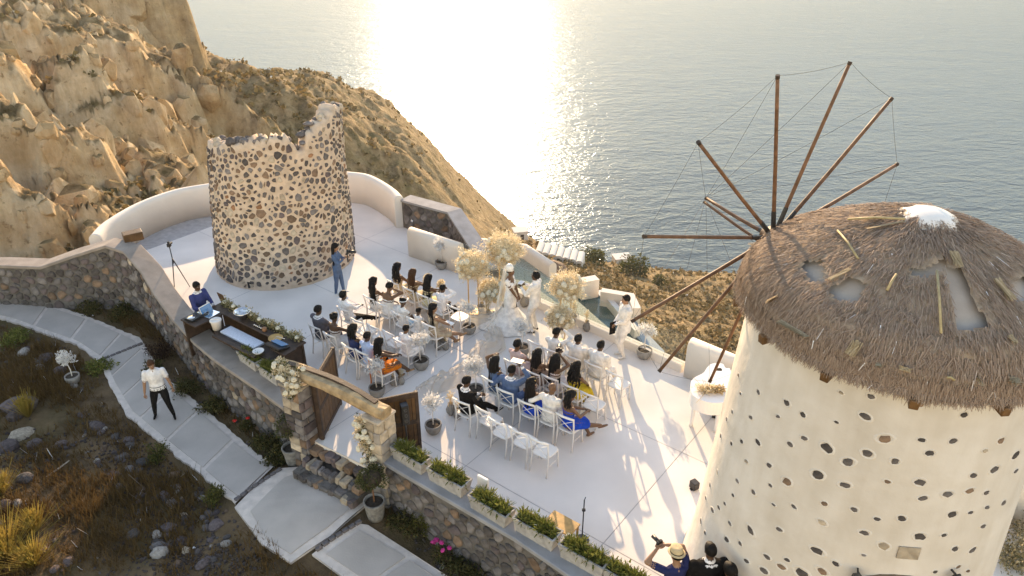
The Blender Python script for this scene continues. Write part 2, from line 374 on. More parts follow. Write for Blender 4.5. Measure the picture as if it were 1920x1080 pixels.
SPURS = [  # crest points (u, v, distance), half width, face height, steepness
    ([(100, -90, 84), (292, -40, 87), (312, 40, 90), (332, 92, 93), (436, 120, 97)], 2.2, 9, 3.2),
    ([(-150, -60, 62), (50, 12, 64), (150, 30, 67), (190, 62, 68)], 4.0, 4.5, 1.6),
    ([(230, 110, 76), (320, 132, 80), (398, 150, 82)], 3.2, 3.4, 5.0),
    ([(400, 128, 92), (446, 116, 94)], 1.8, 3.6, 5.0),
    ([(150, 170, 50), (230, 195, 53), (290, 225, 55), (338, 262, 57)], 2.4, 3.2, 2.4),
    ([(190, 292, 40), (260, 298, 42), (330, 318, 44), (364, 343, 46)], 1.3, 2.6, 2.2),
    ([(-200, 20, 46), (0, 72, 49), (90, 125, 51), (140, 172, 52)], 3.0, 5.0, 2.0),
    ([(-200, 150, 33), (0, 205, 35), (66, 250, 36)], 1.8, 4.0, 1.8),
    ([(110, 290, 35), (150, 330, 35.5), (165, 400, 34)], .9, 3.5, 1.6),
    ([(-120, 330, 26), (0, 345, 27), (70, 378, 28)], 1.2, 2.6, 1.6),
]
def hill(x, y):
    z = base(x, y)
    far = np.clip((np.hypot(x, y) - 40) / 60, 0, 1)
    wx = (fbm(x * .22, y * .22, 4, 3) - .47); wy = (fbm(x * .22, y * .22, 4, 8) - .47)
    near = np.clip((-x - 6) / 6, 0, 1)
    for pts, hw, drop, st in SPURS:
        pp = [YP(*q) for q in pts]; bd = np.full(np.shape(x), 1e9); bz = np.zeros(np.shape(x))
        hw = hw * 1.45; st = st * 1.5; qx = x + wx * hw * 2.6; qy = y + wy * hw * 2.6
        for a, c_ in zip(pp, pp[1:]):
            ex, ey = c_.x - a.x, c_.y - a.y; t = np.clip(((qx - a.x) * ex + (qy - a.y) * ey) / (ex * ex + ey * ey), 0, 1)
            d = np.hypot(qx - a.x - t * ex, qy - a.y - t * ey); zz = a.z + (c_.z - a.z) * t; k = d < bd; bd = np.where(k, d, bd); bz = np.where(k, zz, bz)
        h = bz - .22 * np.minimum(bd, hw) - np.clip((bd - hw) * st, 0, drop) - 1.0 * np.maximum(0, bd - hw - drop / st)
        z = np.maximum(z, h)
    # rills, ledges and roughness
    rid = 1 - np.abs(2 * fbm(x * .35, y * .35, 4, 21) - 1)
    rid2 = 1 - np.abs(2 * fbm(x * .8 + wx * 2, y * .8 + wy * 2, 3, 77) - 1); crag = np.floor(fbm(x * .5, y * .5, 3, 61) * 9) / 9
    z = z + near * (1 - .5 * far) * ((rid2 - .6) * .9 + (crag - .45) * 2.2 + (vnoise(x * 2.3, y * 2.3, 63) - .5) * .35)
    z = z + near * (rid - .6) * 1.3 + (fbm(x * .9, y * .9, 4, 5) - .47) * (.5 + .5 * far) + far * ((fbm(x * .05, y * .05, 4, 13) - .47) * 4.5 - 1.0 + (1 - np.abs(2 * fbm(x * .11 + y * .04, y * .05, 3, 31) - 1) - .7) * 2.0) * np.where(x > 5, .45, 1)
    st = .9; q = z / st; k = np.floor(q); f = q - k; led = (k + np.clip((f - .5) * 3.0 + .5, 0, 1)) * st
    z = z + near * (1 - far * .75) * .25 * (led - z)
    # drop behind the headland's crest, into the sea
    ry = np.interp(x, [YP(*q).x for q in RIDGE], [YP(*q).y for q in RIDGE]) + (fbm(x * .12, x * .03, 3, 2) - .47) * 10
    over = np.maximum(0, y - ry - 1.5); z = z - over * 1.6
    # keep clear of the terrace, the pool deck and what is under them
    t1 = np.clip((y - 13.5 - .0 * x) / 3, 0, 1)
    d_ = np.maximum(0, np.hypot((x - 1.5) / 1.3, y - 16) - 11.0); lim = -7.5 + d_ * 1.0
    z = np.where(x > -3, np.minimum(z, np.minimum(lim, 40)), z)
    z = z + np.where(x > -3, (fbm(x * .6, y * .6, 4, 91) - .47) * 1.3, 0)
    dt = np.hypot(x + 7.5, y - 19.5) - 6.6; z = np.minimum(z, -2.2 + np.maximum(0, dt) * 1.2)
    z = np.where((y < 23) & (x < -11), np.minimum(z, -1.6), z)
    return z
NU, NV_ = 560, 430
tv = np.linspace(0, 1, NV_); ys = 15 * (205 / 15) ** tv; uu = np.linspace(-1.0, 1.02, NU)
gy = np.repeat(ys[:, None], NU, 1); gx = uu[None, :] * (gy * .86 + 6)
gz = hill(gx, gy)
vs = np.stack([gx, gy, gz], 2).reshape(-1, 3)
i0 = (np.arange(NV_ - 1)[:, None] * NU + np.arange(NU - 1)[None, :]).reshape(-1)
fq = np.stack([i0, i0 + 1, i0 + NU + 1, i0 + NU], 1)
zf = vs[fq, 2].max(1); fq = fq[zf > SEA - 2.5]
me = bpy.data.meshes.new('hillside'); me.vertices.add(len(vs)); me.vertices.foreach_set('co', vs.astype(np.float32).ravel())
me.loops.add(len(fq) * 4); me.loops.foreach_set('vertex_index', fq.astype(np.int32).ravel()); me.polygons.add(len(fq)); me.polygons.foreach_set('loop_start', (np.arange(len(fq)) * 4).astype(np.int32))
me.polygons.foreach_set('use_smooth', np.ones(len(fq), bool)); me.update(calc_edges=True)
m, n, l, b = _nt('tuff_and_scrub')
tc = n.new('ShaderNodeTexCoord'); ge = n.new('ShaderNodeNewGeometry'); sx = n.new('ShaderNodeSeparateXYZ'); l.new(ge.outputs['Normal'], sx.inputs[0])
def nz_(scale, det=6, vec=None, rough=.6):
    z = n.new('ShaderNodeTexNoise'); z.inputs['Scale'].default_value = scale; z.inputs['Detail'].default_value = det; z.inputs['Roughness'].default_value = rough; l.new(vec or tc.outputs['Object'], z.inputs['Vector']); return z.outputs['Fac']
def ramp(fac, *st):
    r = n.new('ShaderNodeValToRGB'); l.new(fac, r.inputs[0]); e = r.color_ramp.elements
    for i, (p, c) in enumerate(st):
        el = e[0] if i == 0 else (e[1] if i == len(st) - 1 else e.new(p)); el.position = p; el.color = (*c, 1) if len(c) == 3 else c
    return r.outputs[0]
def math_(op, a, b_):
    q = n.new('ShaderNodeMath'); q.operation = op
    for i, t in enumerate((a, b_)):
        if isinstance(t, (int, float)): q.inputs[i].default_value = t
        else: l.new(t, q.inputs[i])
    return q.outputs[0]
def mix_(f, a, b_):
    q = n.new('ShaderNodeMix'); q.data_type = 'RGBA'
    for s_, t in ((0, f), (6, a), (7, b_)):
        if isinstance(t, (int, float)): q.inputs[s_].default_value = t
        elif isinstance(t, tuple): q.inputs[s_].default_value = (*t, 1)
        else: l.new(t, q.inputs[s_])
    return q.outputs[2]
tuff = ramp(nz_(.35, 8), (.3, (.62, .42, .21)), (.48, (.79, .58, .34)), (.66, (.85, .71, .50)))
mps = n.new('ShaderNodeMapping'); mps.inputs['Scale'].default_value = (1.1, 1.1, .22); l.new(tc.outputs['Object'], mps.inputs[0])
flute_shade = ramp(nz_(1.0, 8, mps.outputs[0], .7), (.36, (.62, .52, .42)), (.5, (.95, .93, .9)), (.64, (1.12, 1.1, 1.08)))  # light and dark of vertical flutes painted into the tuff colour
mu0 = n.new('ShaderNodeMix'); mu0.data_type = 'RGBA'; mu0.blend_type = 'MULTIPLY'; mu0.inputs[0].default_value = .75; l.new(tuff, mu0.inputs[6]); l.new(flute_shade, mu0.inputs[7]); tuff = mu0.outputs[2]
pit_shade = ramp(nz_(2.6, 5, None, .6), (.60, (1, 1, 1)), (.70, (.42, .34, .26)))  # shade of small hollows painted as dark spots in the colour
mu1 = n.new('ShaderNodeMix'); mu1.data_type = 'RGBA'; mu1.blend_type = 'MULTIPLY'; mu1.inputs[0].default_value = .75; l.new(tuff, mu1.inputs[6]); l.new(pit_shade, mu1.inputs[7]); tuff = mu1.outputs[2]
mpb = n.new('ShaderNodeMapping'); mpb.inputs['Scale'].default_value = (.3, .3, .9); l.new(tc.outputs['Object'], mpb.inputs[0])
band = ramp(nz_(1.0, 4, mpb.outputs[0]), (.36, (.70, .62, .55)), (.62, (1.1, 1.08, 1.04)))
mul = n.new('ShaderNodeMix'); mul.data_type = 'RGBA'; mul.blend_type = 'MULTIPLY'; mul.inputs[0].default_value = .35; l.new(tuff, mul.inputs[6]); l.new(band, mul.inputs[7]); tuff = mul.outputs[2]
scrub = ramp(nz_(.8, 8, rough=.7), (.3, (.085, .050, .016)), (.44, (.20, .12, .043)), (.58, (.34, .215, .085)), (.74, (.52, .37, .20)))
grn = ramp(nz_(.45, 6), (.5, (0, 0, 0)), (.68, (1, 1, 1)))
scrub = mix_(math_('MULTIPLY', grn, .5), scrub, (.16, .135, .04))
spots = ramp(nz_(1.9, 3), (.60, (0, 0, 0)), (.66, (1, 1, 1))); scrub = mix_(math_('MULTIPLY', spots, .8), scrub, (.11, .085, .035))
slope = math_('ADD', sx.outputs[2], math_('MULTIPLY', math_('SUBTRACT', nz_(.5, 6), .5), .5))
flat = ramp(slope, (.60, (0, 0, 0)), (.80, (1, 1, 1)))
px = n.new('ShaderNodeSeparateXYZ'); l.new(tc.outputs['Object'], px.inputs[0])
# the pale tuff belongs to the near cliffs; the headland and the slope to the sea are earth and scrub
dist = math_('ADD', math_('MULTIPLY', px.outputs[1], 1.0), math_('MULTIPLY', px.outputs[0], 1.6))
farm = n.new('ShaderNodeMapRange'); farm.inputs[1].default_value = 12; farm.inputs[2].default_value = 34; l.new(dist, farm.inputs[0])
flat = math_('MAXIMUM', flat, math_('MULTIPLY', farm.outputs[0], .86))
l.new(mix_(flat, tuff, scrub), b.inputs['Base Color']); b.inputs['Roughness'].default_value = .95; b.inputs['Specular IOR Level'].default_value = .1
bp = n.new('ShaderNodeBump'); bp.inputs['Strength'].default_value = .9; bp.inputs['Distance'].default_value = .5; l.new(nz_(1.3, 10, rough=.75), bp.inputs['Height']); l.new(bp.outputs[0], b.inputs['Normal'])
me.materials.append(MATS['tuff_and_scrub']); tag(link('hillside', me), kind='structure')

# crags: angular blocks of tuff standing out of the steep faces, too many to count
rc = np.random.default_rng(23); NCg = 9000; ty = rc.random(NCg); cy_ = 24 * (105 / 24) ** ty; cx_ = rc.uniform(-1, -.12, NCg) * (cy_ * .86 + 6); cz_ = hill(cx_, cy_); e = .5
sxg = (hill(cx_ + e, cy_) - cz_) / e; syg = (hill(cx_, cy_ + e) - cz_) / e; stp = np.hypot(sxg, syg); kp_ = (stp > .75) & (cx_ < -9) & (cy_ + 1.6 * cx_ < 26) & (rc.random(NCg) < .30); CG = np.stack([cx_, cy_, cz_], 1)[kp_]
shp = []
for q in range(6):
    d_ = rc.normal(size=(30, 3)); d_ /= np.linalg.norm(d_, axis=1)[:, None]; bmk = bmesh.new()
    for p_ in d_ * rc.uniform(.82, 1.08, (30, 1)) * np.array([1, .8, 1.15]): bmk.verts.new(p_)
    bmesh.ops.convex_hull(bmk, input=bmk.verts); bmk.verts.ensure_lookup_table(); bmk.verts.index_update(); shp.append((np.array([v_.co[:] for v_ in bmk.verts]), [[v_.index for v_ in f_.verts] for f_ in bmk.faces])); bmk.free()
CV = []; CF = []; off = 0
for p_ in CG:
    vs_q, fs_q = shp[rc.integers(0, 6)]; s_ = min(1.5, .14 + rc.exponential(.27)) * (.55 + p_[1] / 80); a_ = rc.uniform(0, 6.28); ca, sa = math.cos(a_), math.sin(a_); vq = vs_q * s_ * np.array([rc.uniform(.7, 1.3), rc.uniform(.7, 1.3), rc.uniform(.7, 1.5)])
    vq = np.stack([vq[:, 0] * ca - vq[:, 1] * sa, vq[:, 0] * sa + vq[:, 1] * ca, vq[:, 2]], 1) + p_ - np.array([0, 0, s_ * .25]); CV.append(vq); CF += [[i + off for i in f_] for f_ in fs_q]; off += len(vq)
mb = MB(); mb.v = [tuple(q) for q in np.concatenate(CV)]; mb.f = CF; mb.m = [0] * len(CF); hs_o = bpy.data.objects['hillside']; tag(mb.build('crags', 'tuff_and_scrub', hs_o), kind='stuff')
# scrub bushes on the hillside: uncountable
islandmat('scrub_leaf', [(.11, .085, .03), (.19, .14, .05), (.28, .19, .075), (.20, .16, .055), (.36, .25, .11)], transl=.15, bump=0)
rs = np.random.default_rng(5)
def blob_cloud(P, SZ, seed, nf=6, flat=.75):
    """low clumps made of crossed leafy faces"""
    r = np.random.default_rng(seed); N = len(P); k = nf
    ctr = np.repeat(P, k, 0) + r.normal(size=(N * k, 3)) * np.repeat(SZ, k)[:, None] * np.array([.33, .33, .2]) + np.array([0, 0, 1]) * np.repeat(SZ, k)[:, None] * .28
    a = r.normal(size=(N * k, 3)); a /= np.linalg.norm(a, axis=1)[:, None]; b_ = np.cross(a, r.normal(size=(N * k, 3))); b_ /= np.linalg.norm(b_, axis=1)[:, None]
    s_ = (np.repeat(SZ, k) * r.uniform(.28, .5, N * k))[:, None]; c_ = np.cross(a, b_)
    return np.concatenate([np.stack([ctr + a * s_, ctr + b_ * s_ * .8, ctr - a * s_ * .9, ctr - b_ * s_ * .8 + c_ * s_ * .4], 1)], 0)
def quads(name, Q, mname, parent=None, smooth=False):
    Q = np.asarray(Q, np.float32); N = len(Q); k = Q.shape[1]; me = bpy.data.meshes.new(name); me.vertices.add(N * k); me.vertices.foreach_set('co', Q.reshape(-1))
    me.loops.add(N * k); me.loops.foreach_set('vertex_index', np.arange(N * k, dtype=np.int32)); me.polygons.add(N); me.polygons.foreach_set('loop_start', (np.arange(N) * k).astype(np.int32)); me.update(calc_edges=True)
    me.materials.append(MATS[mname]); return link(name, me, parent)
tt = rs.random(90000); yy = 22 * (195 / 22) ** tt; xx = rs.uniform(-1, 1.02, 90000) * (yy * .86 + 6)
dn = fbm(xx * .12, yy * .12, 3, 41); zz = hill(xx, yy); e = .6
sl = np.hypot(hill(xx + e, yy) - zz, hill(xx, yy + e) - zz) / e
keep = (zz > SEA + 1.5) & (sl < .85) & (rs.random(90000) < np.clip((dn - .36) * 4, .04, 1)) & ~((xx > -14) & (yy < 26)) & ~((xx > -3) & (xx < 6) & (yy < 34))
x3 = rs.uniform(8, 75, 5200); y3 = rs.uniform(26, 150, 5200); z3 = hill(x3, y3); k3 = (z3 > SEA + 1.5) & (rs.random(5200) < np.clip((fbm(x3 * .1, y3 * .1, 3, 47) - .34) * 4, .1, 1))
Pb = np.concatenate([np.stack([xx, yy, zz], 1)[keep], np.stack([x3, y3, z3], 1)[k3]]); szb = rs.uniform(.14, .5, len(Pb)) * (.6 + np.clip(np.hypot(Pb[:, 0], Pb[:, 1]) / 90, 0, 1.5))
tag(quads('scrub_bushes', blob_cloud(Pb, szb, 3), 'scrub_leaf'), 'low dry olive scrub bushes dotted over the hillside', 'scrub', kind='stuff')
# ---- terrace: floor panels between saw-cut joints
FD = V(math.cos(R(52)), math.sin(R(52)), 0); RD = V(FD.y, -FD.x, 0)          # the way the guests face, and along their rows
CURVE = [G(u, v, 1.1).xy for u, v in [(175, 440), (200, 415), (260, 380), (330, 355), (397, 343)]] + [Vector(q) for q in [(-9.2, 24.7), (-8.0, 25.2), (-6.9, 25.35)]] + [G(u, v, 1.1).xy for u, v in [(650, 322), (690, 328), (730, 350), (748, 368)]]
POLYT = [(-10.75, 18.75), (-12.35, 19.5)] + [tuple(q) for q in CURVE] + [(-2.9, 22.45), (-3.15, 20.75), (-1.5, 19.7), (4.25, 14.6), (7.2, 12.0), (9.5, 9.6), (9.5, 5.2), (3.6, 6.6), (1.75, 8.45), (-2.3, 11.1), (-2.57, 11.06), (-4.31, 12.16), (-4.6, 12.9), (-4.95, 13.85), (-6.6, 15.2), (-8.15, 16.35), (-8.9, 17.2), (-9.6, 18.3), (-10.2, 18.6)]
terr = MB(); terr.prism(POLYT, -2.2, -.008, 0); terr.f.pop(0); terr.m.pop(0); terr.add([(x, y, -.008) for x, y in POLYT], [tuple(range(len(POLYT)))], 1)
terr = terr.build('terrace', ['whitewash', 'floor_joint']); tag(terr, kind='structure')
o0 = V(.3, 13.0, 0); A = [-14.2, -9.4, -6.2, -2.9, .1, 3.3, 6.5, 12]; B_ = [-9, -5.2, -2.1, .9, 3.9, 7.2, 13]
for a0, a1 in zip(A, A[1:]):
    for b0, b1 in zip(B_, B_[1:]):
        poly = POLYT
        for q, nn in ((o0 + RD * (a0 + .006), -RD), (o0 + RD * (a1 - .006), RD), (o0 + FD * (b0 + .006), -FD), (o0 + FD * (b1 - .006), FD)):
            if poly: poly = clip(poly, q.x, q.y, nn.x, nn.y)
        if len(poly) >= 3:
            mb = MB(); mb.add([(x, y, 0) for x, y in poly] , [tuple(range(len(poly)))]); k = mb.build('floor_panel', 'floor_paint', terr)
            if k.data.polygons[0].normal.z < 0: k.data.flip_normals()

# ---- plaster walls
def wall_strip(name, pts, th, h, mname, label, cat='wall', rnd=.5, z0=-.02, parent=None, steps=6, tops=None):
    """a plastered wall with a rounded top following plan points (centre line)"""
    P = Poly([V(p[0], p[1], 0) for p in pts]); mb = MB(); rings = []
    for i, p in enumerate(P.p):
        hh = tops[i] if tops else h; nn = V(P.nr[i].x, P.nr[i].y, 0); prof = [(-th / 2, z0), (-th / 2, hh - th * rnd)]
        for k in range(1, steps): a = math.pi * k / steps; prof.append((-th / 2 * math.cos(a), hh - th * rnd + th * rnd * math.sin(a)))
        prof += [(th / 2, hh - th * rnd), (th / 2, z0)]
        rings.append([p + nn * q + V(0, 0, zz) for q, zz in prof])
    mb.loft(rings, 0, True, True); o = mb.build(name, mname, parent, smooth=False)
    for pl in o.data.polygons: pl.use_smooth = len(pl.vertices) == 4
    return tag(o, label, cat) if label else o
def smoothline(pts, n=6):
    pts = [Vector((p[0], p[1])) for p in pts]; out = []
    for i in range(len(pts) - 1):
        p0, p1, p2, p3 = pts[max(i - 1, 0)], pts[i], pts[i + 1], pts[min(i + 2, len(pts) - 1)]
        for k in range(n):
            t = k / n; out.append(.5 * ((2 * p1) + (p2 - p0) * t + (2 * p0 - 5 * p1 + 4 * p2 - p3) * t * t + (3 * p1 - p0 - 3 * p2 + p3) * t ** 3))
    return out + [pts[-1]]
cw = thing('parapet_wall', 'long curved whitewashed parapet sweeping behind the ruined stone tower', 'wall')
wall_strip('wall', smoothline(CURVE, 6), .34, 1.1, 'whitewash', None, parent=cw)
for u, v, zz in ((304, 392, .55), (690, 357, .5)):
    p = G(u, v, zz); q = (V(-7.2, 19.6, zz) - p).normalized(); q.z = 0; mb = MB(); mb.lathe([(.05, 0), (.05, .03), (.03, .045)], 12)
    o = mb.build('wall_lamp', 'white_paint', cw, True); o.location = p + q * .02; o.rotation_euler = q.to_track_quat('Z', 'Y').to_euler()
wall_strip('low_wall', [(-3.1, 20.75), (-1.5, 19.6)], .3, .92, 'whitewash', 'short straight whitewashed wall beside the stairs, behind a potted white tree')
wall_strip('corner_wall', [(4.12, 14.42), (5.2, 13.45), (7.0, 11.9), (9.3, 9.6)], .32, 1.0, 'whitewash', 'whitewashed wall at the end of the glass balustrade, behind the piano')

# ---- dark stone wall by the stairs, with its grey coping running down
def stones_on(parent, mp, box, size, fill, depth, rnd, palette, reach=None, lim=300, name='stone', squash=1.35, keep=None, soft=.5, jit=.42, nv=9, drop=.12):
    x0, y0, x1, y1 = box; pts = []; sy = size / squash ** .5; sxx = size * squash ** .5; ny = max(1, int((y1 - y0) / sy)); nx = max(1, int((x1 - x0) / sxx))
    for j in range(ny):
        for i in range(nx):
            if rnd.random() < drop: continue
            pts.append((x0 + (i + .5 + (.5 if j % 2 else 0) * .9 + rnd.uniform(-jit, jit)) * (x1 - x0) / nx, y0 + (j + .5 + rnd.uniform(-jit, jit)) * (y1 - y0) / ny))
    pts = [p for p in pts if x0 < p[0] < x1 and y0 < p[1] < y1]
    cs = cells(pts, box, reach or size * 2.6); made = 0; mb = MB(); mats_ = sorted({m_ for m_, _ in palette}); lst = []
    for poly in cs:
        if len(poly) < 3: continue
        c, out = rounded(poly, fill(rnd) if callable(fill) else fill, rnd, nv, soft)
        if keep and not keep(c): continue
        lst.append((sum(math.hypot(*q) for q in out), c, out))
    lst.sort(key=lambda t: -t[0])
    for sz, c, out in lst:
        q = rnd.random() * sum(w for _, w in palette)
        for mname, w in palette:
            q -= w
            if q <= 0: break
        dp = depth * rnd.uniform(.6, 1.3)
        if made < lim: stone_part(c, out, dp, mp, rnd, mname, parent, name); made += 1
        else: stone_mesh(mb, c, out, dp, mp, rnd, mats_.index(mname))
    if mb.f: tag(mb.build('small_stones', mats_, parent), kind='stuff')
PAL_DARK = [('stone_dark', 6), ('stone_grey', 6), ('stone_brown', 2), ('stone_pale', .45), ('rock_violet', 2)]
PAL_TOWER = [('stone_dark', 4), ('stone_grey', 4), ('stone_brown', 4), ('stone_red', .4), ('rock_violet', 2.5), ('stone_pale', 1.6)]
rn = random.Random(3)
dw = thing('stair_wall', 'dark rubble wall with grey coping sloping down beside the stairs to the sea side', 'wall')
A_, B2, C2 = V(-3.62, 22.78, 0), V(-2.0, 21.75, 0), V(-.75, 18.9, -.25)
Pd = Poly([A_, B2, C2], -1)
tops = [.92, .92, .35]
mb = MB(); rings = []
for i, p in enumerate(Pd.p):
    nn = V(Pd.nr[i].x, Pd.nr[i].y, 0); rings.append([p + V(0, 0, -3.2 - p.z), V(*p.xy, tops[i]), V(*p.xy, tops[i]) + nn * .42, V(*p.xy, -3.2) + nn * .42])
mb.loft(rings); mb.build('wall_core', 'dark_mortar', dw)
mb = MB(); rings = []
for i, p in enumerate(Pd.p):
    nn = V(Pd.nr[i].x, Pd.nr[i].y, 0); q = V(*p.xy, tops[i]); rings.append([q - nn * .05, q - nn * .05 + V(0, 0, .07), q + nn * .47 + V(0, 0, .07), q + nn * .47])
mb.loft(rings); mb.build('coping', 'dark_cap', dw)
def mp_d(s_, t, h):
    p, nn = Pd.at(s_); return V(p.x, p.y, t) - V(nn.x, nn.y, 0) * h
stones_on(dw, mp_d, (.05, -1.5, Pd.L, .9), .24, .9, .035, rn, PAL_DARK, keep=lambda c: c[1] < (.85 if c[0] < 1.9 else .85 - (c[0] - 1.9) * .18))
for s_, t in ((.45, .35), (2.2, .05)):
    mb = MB(); mb.lathe([(.055, 0), (.055, .05), (.03, .06)], 12); o = mb.build('wall_lamp', 'chrome', dw, True); o.location = mp_d(s_, t, .03); nn = Pd.at(s_)[1]; o.rotation_euler = V(-nn.x, -nn.y, 0).to_track_quat('Z', 'Y').to_euler()
# stairs going down between that wall and the white wall
st = thing('stairs', 'whitewashed steps dropping away between the dark wall and the short white wall', 'stairs')
for i in range(7):
    q = V(-2.95, 21.6, 0) + V(.32, -.2, 0).normalized() * (.32 * i + .16); mb = MB(); mb.box((q.x, q.y, -.17 * (i + 1) - .6), (.33, 1.55, 1.2), math.atan2(-.2, .32)); mb.build('step', 'whitewash', st)

# ---- garden wall left of the gate
WL = [G(-230, 500, .7), G(0, 496, .7), G(76, 499, .72), G(140, 477, 1.02), G(198, 459, 1.3), G(233, 470, 1.25), G(267, 508, 1.0), G(293, 552, .75), G(326, 597, .5), G(367, 641, .5), G(407, 674, .5), G(480, 723, .5), G(535, 763, .5)]
WR = [G(712, 858, .45), G(966, 1005, .45), G(1044, 1058, .45), G(1120, 1110, .45), G(1260, 1205, .45)]
def garden_wall(name, label, W, th, capm, rnd, side=1, size=.25, zb=-1.35):
    t = thing(name, label, 'wall'); P = Poly(W, side); mb = MB(); rings = []
    for i, p in enumerate(P.p):
        nn = V(P.nr[i].x, P.nr[i].y, 0); rings.append([V(p.x, p.y, zb), V(p.x, p.y, p.z - .07), V(p.x, p.y, p.z - .07) - nn * th, V(p.x, p.y, zb) - nn * th])
    mb.loft(rings); mb.build('wall_core', 'dark_mortar', t); mb = MB(); rings = []
    for i, p in enumerate(P.p):
        nn = V(P.nr[i].x, P.nr[i].y, 0); q = V(*p.xy, p.z); rings.append([q + nn * .05 - V(0, 0, .08), q + nn * .05 - V(0, 0, .01), q + nn * .03, q - nn * (th + .01), q - nn * (th + .03) - V(0, 0, .02), q - nn * (th + .03) - V(0, 0, .08)])
    mb.loft(rings); mb.build('coping', capm, t)
    def mp(s_, tt_, h):
        p, nn = P.at(s_); return V(p.x, p.y, tt_) + V(nn.x, nn.y, 0) * h
    hmax = max(p.z for p in P.p)
    def kp(c): 
        p, nn = P.at(c[0]); return c[1] < p.z - .15 and c[1] > zg(p.x, p.y) - .15
    stones_on(t, mp, (0, -1.2, P.L, hmax), size, .88, .045, rnd, PAL_DARK, keep=kp)
    return t, P
gwl, PL_ = garden_wall('garden_wall', 'long dark rubble garden wall with pale cement coping, bending up beside the path', WL, .46, 'cement_cap', random.Random(5), 1, .21)
gwr, PR_ = garden_wall('garden_wall', 'dark rubble wall carrying the row of stone planters right of the gate', WR, .44, 'dark_cap', random.Random(6), 1, .205)
mb = MB(); q = G(240, 452, 1.25); mb.box((0, 0, .12), (.5, .32, .24), .6, ch=.012)
o = mb.build('wooden_box', 'wood_door'); o.location = q + V(.12, .1, 0); tag(o, 'small brown wooden box on top of the garden wall bend', 'box')

# ---- ruined stone tower
TC = V(-6.93, 20.5, 0)
tw = thing('ruined_tower', 'ruined round tower of dark stones in pale mortar with a jagged broken top', 'tower', TC)
def tz(a):                                         # height of the broken rim by bearing
    d = math.degrees(a) % 360
    return float(np.interp(d, [0, 12, 30, 60, 100, 150, 175, 200, 225, 250, 270, 285, 298, 301, 307, 309, 316, 330, 345, 360], [4.66, 4.5, 3.4, 2.7, 2.5, 2.8, 3.55, 3.85, 3.95, 4.15, 4.22, 4.26, 4.2, 3.86, 3.84, 4.2, 4.3, 4.5, 4.74, 4.66]))
def tr(z, a): return (2.06 - .055 * z) * (1 + .012 * math.sin(3 * a + z * 1.3))
def tcx(z): return V(.075 * z, .02 * z, 0)
def mp_t(s_, t, h):
    a = s_ / 1.95; r_ = tr(t, a) + h; return tcx(t) + V(r_ * math.cos(a), r_ * math.sin(a), t)
NA = 144; mb = MB(); rings = []; rt = random.Random(8)
jag = [rt.uniform(-.09, .09) for _ in range(NA)]
zt = [tz(2 * math.pi * k / NA) + jag[k] for k in range(NA)]
NZ = 22
for j in range(NZ + 1):
    rings.append([mp_t(2 * math.pi * k / NA * 1.95, zt[k] * j / NZ, rt.uniform(-.012, .012)) for k in range(NA)])
for q, dz in ((-.12, .05), (-.30, .03), (-.46, -.02)): rings.append([mp_t(2 * math.pi * k / NA * 1.95, zt[k], q) + V(0, 0, dz + rt.uniform(-.06, .06)) for k in range(NA)])
for j in range(9, -1, -1): rings.append([mp_t(2 * math.pi * k / NA * 1.95, zt[k] * j / 10, -.5 + rt.uniform(-.02, .02)) for k in range(NA)])
mb.loft(rings, 0, True, False); mb.build('tower_wall', 'mortar', tw, True)
stones_on(tw, mp_t, (-math.pi * 1.95 + .15, .06, .3, 4.9), .155, lambda r_: r_.choice([.4, .5, .6, .68, .76, .85, .93]), .028, random.Random(12), PAL_TOWER, keep=lambda c: c[1] < tz(c[0] / 1.95) - .12, soft=.25, jit=.62, squash=1.3, nv=8, drop=.2)
r5 = random.Random(15)                              # rubble on the broken rim
for k in range(64):
    a = R(r5.uniform(165, 372)); z = tz(a); p = tcx(z) + V((tr(z, a) - r5.uniform(.05, .42)) * math.cos(a), (tr(z, a) - r5.uniform(.05, .42)) * math.sin(a), z + r5.uniform(-.02, .06)); s_ = r5.uniform(.06, .15)
    mb = MB(); mb.ell((0, 0, 0), (s_ * r5.uniform(.8, 1.4), s_, s_ * r5.uniform(.5, .9)), 7, 4, Matrix.Rotation(r5.uniform(0, 6), 3, 'Z')); mb.v = [tuple(Vector(q) * r5.uniform(.85, 1.15)) for q in mb.v]
    o = mb.build('rim_stone', r5.choice(['stone_dark', 'stone_dark', 'stone_grey', 'stone_pale']), tw); o.location = p
mb = MB(); stg = random.Random(16)
for k in range(170):
    s_ = stg.uniform(.4, 5.9); t = stg.uniform(.1, 2.6); c = (s_, t)
    if t < tz(s_ / 1.95) - .15: stone_mesh(mb, c, [(.09 * math.cos(q) * stg.uniform(.7, 1.4), .07 * math.sin(q) * stg.uniform(.7, 1.4)) for q in np.linspace(0, 2 * math.pi, 8)[:-1]], .025, mp_t, stg)
tag(mb.build('far_side_stones', 'stone_dark', tw), kind='stuff')

